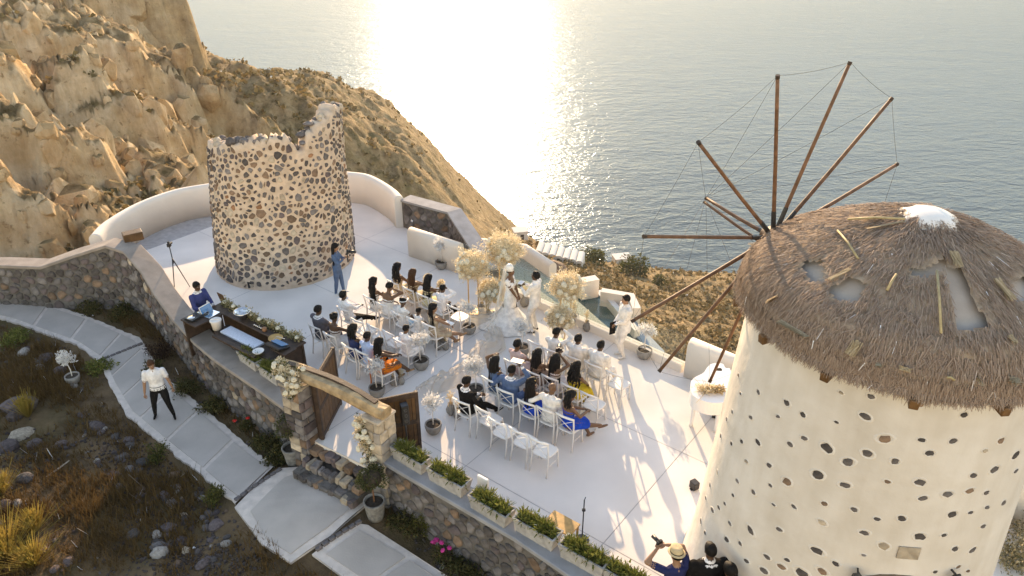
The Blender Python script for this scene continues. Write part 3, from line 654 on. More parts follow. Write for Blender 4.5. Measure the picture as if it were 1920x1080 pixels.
# ---- garden ground and path
m, n, l, b = _nt('garden_earth')
tc = n.new('ShaderNodeTexCoord')
ear = ramp(nz_(1.3, 8, rough=.7), (.3, (.05, .027, .010)), (.48, (.115, .062, .020)), (.6, (.175, .10, .035)), (.75, (.26, .165, .08)))
gg = ramp(nz_(.6, 6), (.45, (0, 0, 0)), (.62, (1, 1, 1))); l.new(mix_(math_('MULTIPLY', gg, .55), ear, (.075, .062, .014)), b.inputs['Base Color']); b.inputs['Roughness'].default_value = .95
bp = n.new('ShaderNodeBump'); bp.inputs['Strength'].default_value = 1; bp.inputs['Distance'].default_value = .08; l.new(nz_(7, 8, rough=.7), bp.inputs['Height']); l.new(bp.outputs[0], b.inputs['Normal'])
gx_ = np.linspace(-30, 9, 240); gy_ = np.linspace(-4, 20, 160); X, Y_ = np.meshgrid(gx_, gy_)
PATH_UP = [(-160, 530), (0, 554), (22, 558), (104, 574), (163, 593), (207, 611), (262, 634), (274, 653), (296, 686), (322, 715), (356, 745), (407, 786), (456, 830), (516, 873)]
PATH_LO = [(-160, 560), (0, 597), (22, 602), (56, 615), (96, 630), (141, 645), (185, 676), (196, 700), (207, 726), (239, 780), (300, 830), (340, 862), (372, 886), (442, 944)]
PU = [GR(*q) for q in PATH_UP]; PLo = [GR(*q) for q in PATH_LO]
cent = np.array([((a + b_) / 2).xy[:] for a, b_ in zip(PU, PLo)] + [GR(570, 960).xy[:], GR(720, 1060).xy[:], GR(900, 1180).xy[:]])
dp_ = np.full(X.shape, 1e9)
for a, b_ in zip(cent, cent[1:]):
    e_ = b_ - a; t = np.clip(((X - a[0]) * e_[0] + (Y_ - a[1]) * e_[1]) / (e_ @ e_), 0, 1); dp_ = np.minimum(dp_, np.hypot(X - a[0] - t * e_[0], Y_ - a[1] - t * e_[1]))
rough_ = np.clip((dp_ - 1.3) / 1.2, 0, 1)
BIGP = [GR(u, v).xy for u, v in [(425, 965), (520, 872), (600, 862), (700, 940), (780, 1020), (870, 1080), (930, 1130), (760, 1200), (640, 1105), (540, 1076)]]
_bp = [tuple(q) for q in BIGP]; _bx = [q[0] for q in _bp]; _by = [q[1] for q in _bp]
def inpoly0(p, poly):
    c_ = False; j = len(poly) - 1
    for i in range(len(poly)):
        if (poly[i][1] > p[1]) != (poly[j][1] > p[1]) and p[0] < (poly[j][0] - poly[i][0]) * (p[1] - poly[i][1]) / (poly[j][1] - poly[i][1]) + poly[i][0]: c_ = not c_
        j = i
    return c_
for j_, i_ in zip(*np.where((X > min(_bx)) & (X < max(_bx)) & (Y_ > min(_by)) & (Y_ < max(_by)))):
    if inpoly0((X[j_, i_], Y_[j_, i_]), _bp): rough_[j_, i_] = 0
def gheight(x, y): return -.80 - .03 * (x + 8) + .46 * np.exp(-((x + 3.7) ** 2 + (y - 10.7) ** 2) / 3.2)
Zg = gheight(X, Y_) - .05 + rough_ * ((fbm(X * .5, Y_ * .5, 4, 51) - .42) * .55 + (fbm(X * 3, Y_ * 3, 3, 57) - .47) * .16)
wl_ = np.interp(X, [p.x for p in WL] , [p.y for p in WL])
Zg = np.where((Y_ > wl_ + .25) & (X > -15), -1.6, Zg)
vs = np.stack([X, Y_, Zg], 2).reshape(-1, 3); i0 = (np.arange(159)[:, None] * 240 + np.arange(239)[None]).reshape(-1)
wlim = np.where(X < -4.4, np.interp(X, [p.x for p in WL], [p.y for p in WL]), np.where(X > -2.6, np.interp(X, [p.x for p in WR], [p.y for p in WR]), 12.2)).reshape(-1) + .3
fq = np.stack([i0, i0 + 1, i0 + 241, i0 + 240], 1); fq = fq[(vs[fq, 1] < wlim[fq]).any(1)]
me = bpy.data.meshes.new('garden_ground'); me.from_pydata(vs.tolist(), [], fq.tolist()); me.polygons.foreach_set('use_smooth', [True] * len(me.polygons))
me.materials.append(MATS['garden_earth']); tag(link('garden_ground', me), kind='structure')
def gsurf(x, y):
    i = min(238, max(0, int((x + 30) / 39 * 239))); j = min(158, max(0, int((y + 4) / 24 * 159)))
    fx = (x + 30) / 39 * 239 - i; fy = (y + 4) / 24 * 159 - j
    return float((Zg[j, i] * (1 - fx) + Zg[j, i + 1] * fx) * (1 - fy) + (Zg[j + 1, i] * (1 - fx) + Zg[j + 1, i + 1] * fx) * fy)
mat('path_cement', (.46, .40, .35), .9, .10, 1.6, .35, 30)
mat('path_white', (.62, .53, .46), .9, .12, 6, .5, 30)
mat('drain_stone', (.14, .12, .115), .9, .3, 10, .5, 20)
path = thing('path', None, None); path['kind'] = 'structure'
def resamp(L, n_):
    P = Poly(L); return [P.at(P.L * i / (n_ - 1))[0] for i in range(n_)]
rp_ = random.Random(9)
def edge_rough(L, amp, side):
    P = Poly(L); out = []; n_ = int(P.L / .09)
    for i in range(n_ + 1):
        p, nn = P.at(P.L * i / n_); out.append(V(p.x, p.y, 0) + V(nn.x, nn.y, 0) * side * rp_.uniform(-amp, amp))
    return out
def sheet(poly, dz, name, m_, th=.05, g=.22):
    P2 = [(p.x, p.y) for p in poly]; mb = MB(); x0 = min(p[0] for p in P2); x1 = max(p[0] for p in P2); y0 = min(p[1] for p in P2); y1 = max(p[1] for p in P2); z_ = lambda p: V(p[0], p[1], zg(p[0], p[1]) + dz)
    for i in range(int((x1 - x0) / g) + 1):
        for j in range(int((y1 - y0) / g) + 1):
            q = P2
            for cx, cy, nx, ny in ((x0 + i * g, 0, -1, 0), (x0 + (i + 1) * g, 0, 1, 0), (0, y0 + j * g, 0, -1), (0, y0 + (j + 1) * g, 0, 1)):
                if len(q) >= 3: q = clip(q, cx, cy, nx, ny)
            if len(q) >= 3: mb.add([z_(p) for p in q], [tuple(range(len(q)))])
    n_ = len(P2); mb.add([z_(p) for p in P2] + [z_(p) - V(0, 0, th) for p in P2], [(k, (k + 1) % n_, n_ + (k + 1) % n_, n_ + k) for k in range(n_)])
    o = mb.build(name, m_, path); return o
def fix_up(o):
    bm = bmesh.new(); bm.from_mesh(o.data); bmesh.ops.remove_doubles(bm, verts=bm.verts, dist=.0004); bmesh.ops.recalc_face_normals(bm, faces=bm.faces); bm.to_mesh(o.data); bm.free(); return o
# white cement bed in strips between paired edge points, slabs let into it
U2 = edge_rough(PU, .03, 1); L2 = edge_rough(PLo, .03, 1); k = 140; U3 = resamp(U2, k); L3 = resamp(L2, k)
mb = MB(); vv = []
for a, b_ in zip(U3, L3):
    vv += [V(a.x, a.y, zg(a.x, a.y) + .012), V(b_.x, b_.y, zg(b_.x, b_.y) + .012), V(a.x, a.y, zg(a.x, a.y) - .15), V(b_.x, b_.y, zg(b_.x, b_.y) - .15)]
for i in range(k - 1): j = i * 4; mb_f = [(j, j + 1, j + 5, j + 4), (j, j + 4, j + 6, j + 2), (j + 1, j + 3, j + 7, j + 5)]; mb.f += mb_f; mb.m += [0] * 3
mb.v = [tuple(p) for p in vv]; fix_up(mb.build('cement_edging', 'path_white', path))
PUs = Poly(PU); PLs = Poly(PLo)
cuts = [0, .10, .2, .305, .405, .50, .575, .645, .72, .80, .90, 1.0]
for c0, c1 in zip(cuts, cuts[1:]):
    pts = []; m_ = 6
    for i in range(m_ + 1):
        t = c0 + (c1 - c0) * (.04 + .92 * i / m_); a = PUs.at(PUs.L * t)[0]; b_ = PLs.at(PLs.L * t)[0]; pts.append((a.lerp(b_, .12), a.lerp(b_, .88)))
    poly = [p[0] for p in pts] + [p[1] for p in reversed(pts)]
    fix_up(sheet(poly, .026, 'path_slab', 'path_cement'))
big = [(440, 952), (466, 925), (522, 879), (590, 874), (640, 905), (688, 946), (620, 1005), (545, 1056), (490, 1020)]
fix_up(sheet([GR(*q) for q in big], .012, 'cement_edging', 'path_white'))
fix_up(sheet([GR(*q) for q in [(470, 960), (535, 896), (585, 882), (632, 912), (670, 946), (612, 992), (545, 1040), (500, 1012)]], .026, 'path_slab', 'path_cement'))
fix_up(sheet([GR(*q) for q in [(585, 1040), (672, 982), (690, 985), (760, 1030), (850, 1088), (900, 1130), (760, 1180), (660, 1095)]], .012, 'cement_edging', 'path_white'))
fix_up(sheet([GR(*q) for q in [(612, 1040), (675, 996), (745, 1036), (760, 1046), (700, 1088), (672, 1080)]], .026, 'path_slab', 'path_cement'))
fix_up(sheet([GR(*q) for q in [(708, 1092), (768, 1052), (850, 1106), (790, 1150)]], .026, 'path_slab', 'path_cement'))
for (a, b_) in (((592, 1034), (678, 978)), ((440, 940), (528, 880)), ((186, 678), (268, 645))):
    a = GR(*a); b_ = GR(*b_); nst = int((b_ - a).length / .14)
    for i in range(nst):
        p = a.lerp(b_, (i + .5) / nst); d = b_ - a; mb = MB(); mb.box((0, 0, 0), (.125, .085, .06), math.atan2(d.y, d.x), ch=.01); o = mb.build('drain_stone', 'drain_stone', path); o.location = (p.x, p.y, zg(p.x, p.y) + .022 + rp_.uniform(-.006, .006))
# ================================================================== WINDMILL
MC = V(5.1, 8.47, 0); MR0, MK, MZE, MRE, MZA = 2.17, .058, 5.36, 1.95, 6.62
mill = thing('windmill', 'big white plastered windmill with ragged thatched cone roof and bare wooden spokes', 'windmill', MC)
def mrad(z): return MR0 - MK * z + .10 * math.exp(-z * 2.2)
mb = MB(); mb.lathe([(mrad(z), z) for z in np.linspace(-.1, MZE + .1, 40)], 96); mb.f.pop(); mb.f.pop(); mb.m.pop(); mb.m.pop()
mb.build('mill_wall', 'mill_plaster', mill, True)
def mill_hit(u, v):
    d = ray(u, v); o_ = V(0, 0, CAMH); t = 4.0
    for _ in range(4000):
        p = o_ + d * t; q = p - MC
        if math.hypot(q.x, q.y) < mrad(p.z): return q
        t += .004
    return None
# stones left showing through the plaster, each in its shallow ring: read off the photograph
ms = [(376, 100, 18), (270, 10, 14), (281, 108, 14), (528, 157, 24), (336, 235, 20), (480, 230, 16), (613, 220, 20), (792, 260, 14), (945, 230, 34), (237, 205, 14), (208, 245, 16), (176, 335, 16), (233, 375, 16), (286, 362, 18), (374, 368, 24), (545, 378, 20), (740, 397, 36), (1048, 348, 40), (1246, 355, 22), (1412, 360, 22), (957, 428, 32), (853, 472, 36), (1103, 468, 24), (1290, 425, 26), (1582, 412, 18), (1470, 220, 22), (1240, 167, 20), (815, 103, 16), (975, 122, 22), (1682, 200, 18), (1668, 358, 24), (1745, 435, 30), (1632, 512, 30), (1520, 543, 22), (312, 470, 18), (434, 490, 22), (690, 540, 36), (836, 594, 32), (1063, 577, 20), (1236, 580, 32), (526, 577, 30), (440, 597, 16), (264, 574, 18), (350, 634, 18), (241, 650, 14), (1500, 626, 28), (1383, 643, 30), (1250, 665, 26), (1588, 635, 20), (457, 700, 14), (565, 710, 20), (727, 694, 18), (886, 725, 20), (1593, 713, 20), (1505, 741, 18), (1408, 751, 28), (1572, 815, 22), (1008, 776, 18), (1139, 772, 24), (715, 795, 26), (486, 832, 22), (940, 848, 28), (1236, 870, 32), (1364, 861, 18), (334, 838, 34), (224, 800, 18), (131, 730, 26), (165, 716, 18), (197, 694, 14), (207, 886, 24), (278, 906, 18), (70, 790, 18), (92, 850, 16), (1044, 920, 32), (690, 946, 38), (936, 968, 14), (789, 1013, 22), (528, 993, 18), (421, 978, 24), (498, 1030, 28), (313, 1000, 20), (404, 1052, 28), (604, 1062, 40), (716, 1055, 34), (1423, 935, 22), (1516, 940, 26), (1316, 1057, 14), (1490, 1053, 16), (1440, 1030, 16), (119, 597, 16), (96, 665, 16), (158, 528, 16), (620, 345, 22), (1745, 520, 20), (1680, 690, 22)]
rm = random.Random(21); made = []
def mill_stone(q, size):
    a = math.atan2(q.y, q.x); z = q.z; nrm = V(math.cos(a), math.sin(a), MK).normalized(); ex = V(-math.sin(a), math.cos(a), 0); ey = nrm.cross(ex)
    def mp(s_, t, h): return ex * s_ + ey * t + nrm * h
    rr = size; rot = rm.uniform(-.5, .5); asp = rm.uniform(.58, .85)
    def oval(k, nn=9, j=.26): return [((math.cos(2 * math.pi * i / nn) * math.cos(rot) - math.sin(2 * math.pi * i / nn) * asp * math.sin(rot)) * k * rm.uniform(1 - j, 1 + j), (math.cos(2 * math.pi * i / nn) * math.sin(rot) + math.sin(2 * math.pi * i / nn) * asp * math.cos(rot)) * k * rm.uniform(1 - j, 1 + j)) for i in range(nn)]
    base_ = V(math.cos(a) * mrad(z), math.sin(a) * mrad(z), z)
    mb = MB(); O = oval(rr * 1.0, 12, .05); rings = [[mp(x * k, y * k, h) for x, y in O] for k, h in ((1.7, -.004), (1.45, .008), (1.2, .006), (1.0, -.004))]; mb.loft(rings, 0, True, False)
    o = mb.build('plaster_ring', 'mill_plaster', mill, True); o.location = base_
    mb = MB(); stone_mesh(mb, (0, 0), [(x * 1.02, y * 1.02) for x, y in oval(rr)], .012, mp, rm); o = mb.build('stone', rm.choice(['stone_dark'] * 6 + ['stone_grey', 'stone_brown']) if rm.random() < .95 else 'stone_pale', mill); o.location = base_
for (px_, py_, s_) in ms:
    q = mill_hit(1290 + px_ * .3518, 700 + py_ * .3518)
    if q is None: continue
    made.append(q); d = (q + MC - V(0, 0, CAMH)).length; mill_stone(q, s_ * .3518 * .74 * d / FPX)
for _ in range(90):                                # the sides and back the photo only grazes
    a = rm.uniform(-.55, 2.5); z = rm.uniform(.3, 4.9); q = V(math.cos(a) * mrad(z), math.sin(a) * mrad(z), z)
    if any((q - w).length < .42 for w in made): continue
    made.append(q); mill_stone(q, rm.uniform(.035, .075))
# roof: plastered cone, thatch over it with bare patches
RPROF = [(MRE + .02, MZE - .02), (MRE, MZE + .20), (1.80, MZE + .44), (1.5, MZE + .62), (1.05, MZE + .86), (.60, MZE + 1.07), (.28, MZE + 1.18), (.06, MZE + 1.21)]
def rprof(f):                                        # f 0 at the eave .. 1 at the top -> radius, height
    k = f * (len(RPROF) - 1); i = min(int(k), len(RPROF) - 2); t = k - i
    return RPROF[i][0] * (1 - t) + RPROF[i + 1][0] * t, RPROF[i][1] * (1 - t) + RPROF[i + 1][1] * t
def rpos(a, f, h=0.0):
    r_, z = rprof(f); r2, z2 = rprof(min(1, f + .02)); r1, z1 = rprof(max(0, f - .02)); t = Vector((r2 - r1, z2 - z1)).normalized(); nr = Vector((-t.y, t.x)) * -1
    if nr.y < 0: nr = -nr
    bump = .05 * math.sin(3 * a + 1) * (1 - f) + .03 * math.sin(7 * a)
    return V((r_ + bump * .4 + nr.x * h) * math.cos(a), (r_ + bump * .4 + nr.x * h) * math.sin(a), z + nr.y * h + bump * .3)
def roof_hit(u, v):
    d = ray(u, v); o_ = V(0, 0, CAMH) - MC; t = 3.5
    for _ in range(3000):
        p = o_ + d * t; r_ = math.hypot(p.x, p.y); zz = np.interp(r_, [q[0] for q in RPROF[::-1]], [q[1] for q in RPROF[::-1]])
        if r_ < MRE and p.z < zz + .1: break
        t += .005
    r_ = math.hypot(p.x, p.y); f = float(np.interp(r_, [q[0] for q in RPROF[::-1]], [1 - i / (len(RPROF) - 1) for i in range(len(RPROF))])); return math.atan2(p.y, p.x), f
mat('roof_plaster', (.46, .38, .31), .9, .1, 3, .3, 20)
islandmat('thatch', [(.25, .17, .12), (.42, .31, .22), (.50, .36, .23), (.58, .40, .22), (.66, .45, .20), (.40, .30, .23)], .8, 0, transl=.12)
mat('thatch_under', (.32, .24, .17), .95, .3, 12, .6, 40)
islandmat('straw_bundle', [(.34, .25, .14), (.45, .34, .2), (.52, .40, .25)], .8, 0, transl=.15)
PATCH = [[(1510, 483), (1545, 482), (1552, 520), (1525, 522)], [(1560, 540), (1590, 515), (1632, 522), (1615, 560), (1570, 556)], [(1705, 490), (1725, 500), (1768, 475), (1775, 490), (1740, 512), (1712, 510)], [(1770, 490), (1800, 500), (1815, 540), (1850, 605), (1790, 612), (1785, 560), (1772, 520)], [(1895, 520), (1925, 510), (1940, 555), (1905, 560)]]
def rel(a): return (a + R(121) + math.pi) % (2 * math.pi) - math.pi
PAF = [[(rel(a), f) for a, f in (roof_hit(*q) for q in P_)] for P_ in PATCH]
def inpoly(p, poly):
    c_ = False; j = len(poly) - 1
    for i in range(len(poly)):
        if (poly[i][1] > p[1]) != (poly[j][1] > p[1]) and p[0] < (poly[j][0] - poly[i][0]) * (p[1] - poly[i][1]) / (poly[j][1] - poly[i][1]) + poly[i][0]: c_ = not c_
        j = i
    return c_
def bare(a, f):
    a = rel(a)
    return any(inpoly((a, f), P_) for P_ in PAF)
mb = MB(); mb.loft([[rpos(2 * math.pi * k / 72, f, .0) for k in range(72)] for f in np.linspace(.0, 1, 24)], 0, True, False); roof = mb.build('roof', 'roof_plaster', mill, True)
NAr, NFr = 180, 60; mb = MB(); idx = {}; rr2 = random.Random(31)
for i in range(NFr + 1):
    for k in range(NAr): mb.v.append(tuple(rpos(2 * math.pi * k / NAr, i / NFr * .985, .075 + rr2.uniform(-.018, .018))))
for i in range(NFr):
    for k in range(NAr):
        if not bare(2 * math.pi * (k + .5) / NAr, (i + .5) / NFr * .985): mb.f.append((i * NAr + k, i * NAr + (k + 1) % NAr, (i + 1) * NAr + (k + 1) % NAr, (i + 1) * NAr + k)); mb.m.append(0)
mb.build('thatch_bed', 'thatch_under', roof, True)
Q = []; rs2 = random.Random(33)
for _ in range(44000):
    a = rs2.uniform(0, 2 * math.pi); f = 1 - math.sqrt(rs2.random()) if rs2.random() < .75 else rs2.uniform(0, .12)
    f = min(.94, max(0, f + rs2.uniform(-.01, .02)))
    if bare(a, f) or bare(a, f - .025): continue
    p = rpos(a, f, .085 + rs2.uniform(0, .035)); r_ = math.hypot(p.x, p.y); down = (rpos(a, max(0, f - .05), .085) - rpos(a, f, .085)).normalized() if f > .05 else V(.35 * math.cos(a), .35 * math.sin(a), -.9).normalized()
    side = V(-math.sin(a), math.cos(a), 0); d = (down + side * rs2.gauss(0, .34 + .25 * math.sin(11 * a) * math.sin(17 * f)) + V(0, 0, 1) * rs2.gauss(.0, .05)).normalized(); ln = rs2.uniform(.05, .17); w = rs2.uniform(.0028, .0075); ww = (side * .9 + V(0, 0, rs2.uniform(-.5, .5))).normalized() * w; up = V(math.cos(a) * .4, math.sin(a) * .4, .9) * rs2.uniform(0, .018)
    if f < .03: p = p + V(0, 0, -.01); ln = rs2.uniform(.04, .11)
    Q.append([p - ww, p + ww, p + d * ln + ww * .4 + up, p + d * ln - ww * .4 + up])
tag(quads('thatch_straw', [[tuple(c_) for c_ in q] for q in Q], 'thatch', roof), kind='stuff')
Q = []
for k in range(2600):                                # ragged fringe hanging under the eave
    a = rs2.uniform(0, 2 * math.pi); p = rpos(a, 0, rs2.uniform(.0, .09)); side = V(-math.sin(a), math.cos(a), 0); ln = rs2.uniform(.03, .12) * (1 + .5 * math.sin(9 * a)); d = (V(math.cos(a) * .15, math.sin(a) * .15, -1) + side * rs2.gauss(0, .25)).normalized(); w = rs2.uniform(.003, .008)
    Q.append([p - side * w, p + side * w, p + d * ln + side * w * .3, p + d * ln - side * w * .3])
tag(quads('eave_fringe', [[tuple(c_) for c_ in q] for q in Q], 'thatch', roof), kind='stuff')
mb = MB(); rim = [rpos(2 * math.pi * k / 90, .01, .07) for k in range(91)]; mb.tube(rim, [.035] * 91, 6); mb.build('eave_roll', 'thatch_under', roof, True)
ac, fc = roof_hit(1748, 420)
mb = MB(); rcap = random.Random(4); mb.loft([[V(r_ * math.cos(2 * math.pi * k / 24) * (1 + .10 * math.sin(3 * k) * (r_ > .2)), r_ * math.sin(2 * math.pi * k / 24) * (1 + .08 * math.sin(2.3 * k) * (r_ > .2)), z) for k in range(24)] for r_, z in ((.40, -.13), (.38, .0), (.31, .08), (.18, .14), (.03, .16))]); o = mb.build('roof_cap', 'white_paint', mill, True); o.location = (.02, -.02, MZE + 1.20)
# loose bundles, canes and flakes of thatch lying on the roof
def bundle(u1, v1, u2, v2, w, nst, nm='straw_bundle_piece'):
    a1, f1 = roof_hit(u1, v1); a2, f2 = roof_hit(u2, v2); p = rpos(a1, f1, .13); q = rpos(a2, f2, .13); Qs = []; d = (q - p); side = d.cross(V(0, 0, 1)).normalized(); up = side.cross(d).normalized()
    if up.z < 0: up = -up
    for _ in range(nst):
        o_ = side * rs2.uniform(-w, w) + up * rs2.uniform(0, w * .5); e_ = side * rs2.uniform(-w, w) * .9 + up * rs2.uniform(0, w * .6); s_ = side * rs2.uniform(.004, .01); t0 = rs2.uniform(0, .2); t1 = rs2.uniform(.75, 1.05)
        A2 = p + d * t0 + o_; B3 = p + d * t1 + e_; Qs.append([A2 - s_, A2 + s_, B3 + s_, B3 - s_])
    quads(nm, [[tuple(c_) for c_ in q_] for q_ in Qs], 'straw_bundle', roof)
for u1, v1, u2, v2, w in [(1470, 610, 1525, 630, .05), (1560, 525, 1600, 505, .03), (1700, 675, 1692, 700, .07), (1825, 705, 1810, 735, .09), (1870, 720, 1890, 705, .09), (1600, 660, 1618, 630, .06), (1780, 470, 1790, 500, .05), (1860, 520, 1890, 560, .05), (1880, 625, 1895, 640, .04), (1450, 560, 1470, 550, .05), (1405, 470, 1425, 460, .05), (1630, 430, 1700, 418, .015), (1640, 690, 1655, 680, .04)]: bundle(u1, v1, u2, v2, w, 34)
mat('cane', (.42, .33, .17), .6, .2, 12, .1, 30)
for u1, v1, u2, v2 in [(1579, 437, 1615, 487), (1753, 508, 1760, 622), (1600, 418, 1700, 415), (1770, 690, 1768, 735), (1665, 545, 1682, 515)]:
    a1, f1 = roof_hit(u1, v1); a2, f2 = roof_hit(u2, v2); mb = MB(); mb.tube([rpos(a1, f1, .15), (rpos(a1, f1, .15) + rpos(a2, f2, .15)) / 2 + V(0, 0, .02), rpos(a2, f2, .15)], .014, 6); mb.build('cane', 'cane', roof, True)
for k in range(14):                                  # rafter ends under the eave
    a = 2 * math.pi * (k + .72) / 14; mb = MB(); mb.box((0, 0, 0), (.42, .10, .12), ch=.008); o = mb.build('rafter_end', 'wood_door', mill); o.location = (1.92 * math.cos(a), 1.92 * math.sin(a), MZE - .09); o.rotation_euler = (0, R(6), a)
# door, plaque, lanterns
ad = math.atan2(*(mill_hit(1695, 1066).yx)); 
def mface(a, z, h=0.0): return V((mrad(z) + h) * math.cos(a), (mrad(z) + h) * math.sin(a), z)
def arch_pts(w, hh, nn=9): return [(-w, 0)] + [(-w * math.cos(math.pi * k / nn), hh + w * .55 * math.sin(math.pi * k / nn)) for k in range(nn + 1)] + [(w, 0)]
zd = mill_hit(1695, 1060).z - .16
mb = MB(); O = arch_pts(.52, zd - .28); I = arch_pts(.42, zd - .30); rings = [[mface(ad + x / mrad(z), max(0, z), h) for x, z in P_] for P_, h in ((O, -.02), (O, .07), (I, .07), (I, -.03))]; mb.loft(rings, 0, False, False); door = mb.build('door_frame', 'stone_brown', mill)
mb = MB(); pl = [mface(ad + x / mrad(z), max(0, z), .012) for x, z in I]; mb.add(pl, [tuple(range(len(pl)))]); mb.build('door', 'wood_dark', mill)
q = mill_hit(1703, 1036); a = math.atan2(q.y, q.x); mb = MB(); mb.box((0, 0, 0), (.02, .26, .19), ch=.004); o = mb.build('plaque', 'stone_pale', mill); o.location = mface(a, q.z, .008); o.rotation_euler = (0, -.06, a)
for u, v in ((1607, 1070), (1782, 1072)):
    q = mill_hit(u, v); a = math.atan2(q.y, q.x); lan = MB(); lan.lathe([(.02, -.12), (.05, -.1), (.065, .06), (.075, .07), (.03, .13), (.01, .16)], 8); lan.box((-.07, 0, .1), (.12, .02, .02)); o = lan.build('lantern', 'iron', mill); o.location = mface(a, q.z - .06, .12); o.rotation_euler = (0, 0, a)
# spokes: twelve poles round the hub, the stay pole in front and the ropes
HB = V(3.76, 9.758, 5.719) - MC; haz, htl, HR, ha0 = 2.09, .079, 2.531, 6.527
hax = V(math.cos(haz) * math.cos(htl), math.sin(haz) * math.cos(htl), math.sin(htl)); e1 = V(0, 0, 1).cross(hax).normalized(); e2 = hax.cross(e1)
tips = [HB + (e1 * math.cos(ha0 + i * math.pi / 6) + e2 * math.sin(ha0 + i * math.pi / 6)) * HR for i in range(12)]
def pole(a, b_, r0, r1, sock=True):
    mb = MB(); mid = (a + b_) / 2 + V(rm.uniform(-.01, .01), rm.uniform(-.01, .01), rm.uniform(-.015, .005)); mb.tube([a, a.lerp(mid, .5), mid, mid.lerp(b_, .5), b_], [r0, r0 * .97, (r0 + r1) / 2, r1 * 1.05, r1], 8); o = mb.build('spoke_pole', 'wood_pole', mill, True)
    if sock: mb = MB(); mb.tube([a.lerp(b_, .04), a.lerp(b_, .19)], [r0 * 1.22, r0 * 1.12], 8); mb.build('socket', 'iron', o)
    mb = MB(); mb.tube([a.lerp(b_, .985), a.lerp(b_, 1.003)], [r1 * 1.2] * 2, 8); mb.build('tip_band', 'wood_dark', o); return o
for t in tips: pole(HB, t, .030, .024)
bow = HB + hax * 1.42; pole(HB, bow, .03, .024); bow2 = bow + V(-.03, -.04, -.05); pole(HB + V(0, 0, -.14) + e1 * .06, bow2, .024, .02)
mb = MB(); mb.tube([HB - hax * 1.9, HB + hax * .18], [.09, .09], 12); mb.build('wind_shaft', 'wood_dark', mill, True)
mb = MB(); mb.tube([HB - hax * .09, HB + hax * .09], [.16, .16], 14); mb.build('hub', 'wood_dark', mill, True)
def rope(a, b_, sag=.03, r_=.0022):
    mb = MB(); mb.tube([a.lerp(b_, k / 6) - V(0, 0, sag * 4 * (k / 6) * (1 - k / 6)) for k in range(7)], r_, 4); mb.build('rope', 'rope', mill)
for i in range(12): rope(tips[i], tips[(i + 1) % 12]); rope(tips[i], bow, .02)

# ================================================================== GATE
gate = thing('gateway', 'rubble and block gateway with a weathered timber lintel and open plank doors', 'gate')
rg = random.Random(41)
PLc = G(575, 760, .5); pl0 = V(-4.26, 12.26, 0); pr0 = V(-2.52, 11.16, 0)                    # pillar centres
gd = (pr0 - pl0).normalized(); gn = V(gd.y, -gd.x, 0); ga = math.atan2(gd.y, gd.x); LZ = 1.52
def pillar(c, w, d, ztop, pal, bh, nm):
    mb = MB(); mb.box((c.x, c.y, (ztop - 1.1) / 2), (w - .06, d - .06, ztop + 1.1), ga); core = mb.build(nm, 'mortar', gate)
    z = -1.1; row = 0
    while z < ztop - .05:
        h = min(rg.uniform(*bh), ztop - z)
        if ztop - z - h < .08: h = ztop - z
        for fc, (fw, ax_, of, ax2) in enumerate(((w, gd, d / 2, gn), (w, gd, d / 2, -gn), (d, gn, w / 2, gd), (d, gn, w / 2, -gd))):
            x = -fw / 2
            while x < fw / 2 - .03:
                ww = min(rg.uniform(.2, .36), fw / 2 - x)
                if fw / 2 - x - ww < .09: ww = fw / 2 - x
                q = c + ax_ * (x + ww / 2) + ax2 * (of - .02); mb = MB(); mb.box((0, 0, 0), (ww - .018, .07, h - .018), math.atan2(ax_.y, ax_.x), ch=.016); mb.v = [tuple(Vector(p_) + V(rg.uniform(-.006, .006), rg.uniform(-.006, .006), rg.uniform(-.006, .006))) for p_ in mb.v]
                o = mb.build('block', rg.choice(pal), core); o.location = (q.x + ax2.x * rg.uniform(-.008, .012), q.y + ax2.y * rg.uniform(-.008, .012), z + h / 2); x += ww
        z += h
    mb = MB(); mb.box((c.x, c.y, ztop + .03), (w + .05, d + .05, .06), ga, ch=.015); mb.build('pillar_cap', 'stone_pale', core)
pillar(pl0, .50, .66, 1.36, ['stone_grey', 'stone_brown', 'stone_pale', 'stone_grey', 'rock_violet', 'stone_dark'], (.14, .24), 'left_pillar')
pillar(pr0, .40, .46, 1.36, ['stone_pale', 'stone_pale', 'rock_white', 'stone_pale'], (.17, .26), 'right_pillar')
# lintel: one bowed, split old beam
mb = MB(); rings = []; L0 = pl0 - gd * .58; L1 = pr0 + gd * .22
for i in range(17):
    t = i / 16; p = L0.lerp(L1, t); zc = LZ + .0 + .16 * math.sin(math.pi * min(1, t * 1.05)) * .9; wd = .17 + .02 * math.sin(5 * t); hh = .12 + .015 * math.sin(9 * t + 1); off = gn * .05 * math.sin(3 * t)
    rings.append([p + off + gn * (wd * math.cos(a) ** 1 * (1 if abs(math.cos(a)) > .3 else .9)) * 1.0 + V(0, 0, zc + hh * math.copysign(min(1, abs(math.sin(a)) * 1.3), math.sin(a)) + rg.uniform(-.012, .012)) for a in [2 * math.pi * k / 12 + .26 for k in range(12)]])
mb.loft(rings); beam = mb.build('lintel_beam', 'wood_beam', gate)
mb = MB(); rings = []
for i in range(13):
    t = .06 + .86 * i / 12; p = L0.lerp(L1, t); zc = LZ + .16 * math.sin(math.pi * min(1, t * 1.05)) * .9 + .125; rings.append([p + gn * (.02 * math.sin(7 * t) - .05) + V(0, 0, zc + .03), p + gn * (.06 + .02 * math.sin(7 * t)) + V(0, 0, zc + .03), p + gn * .06 + V(0, 0, zc - .04), p - gn * .05 + V(0, 0, zc - .04)])
mb.loft(rings); mb.build('light_strip', 'wood_dark', beam)
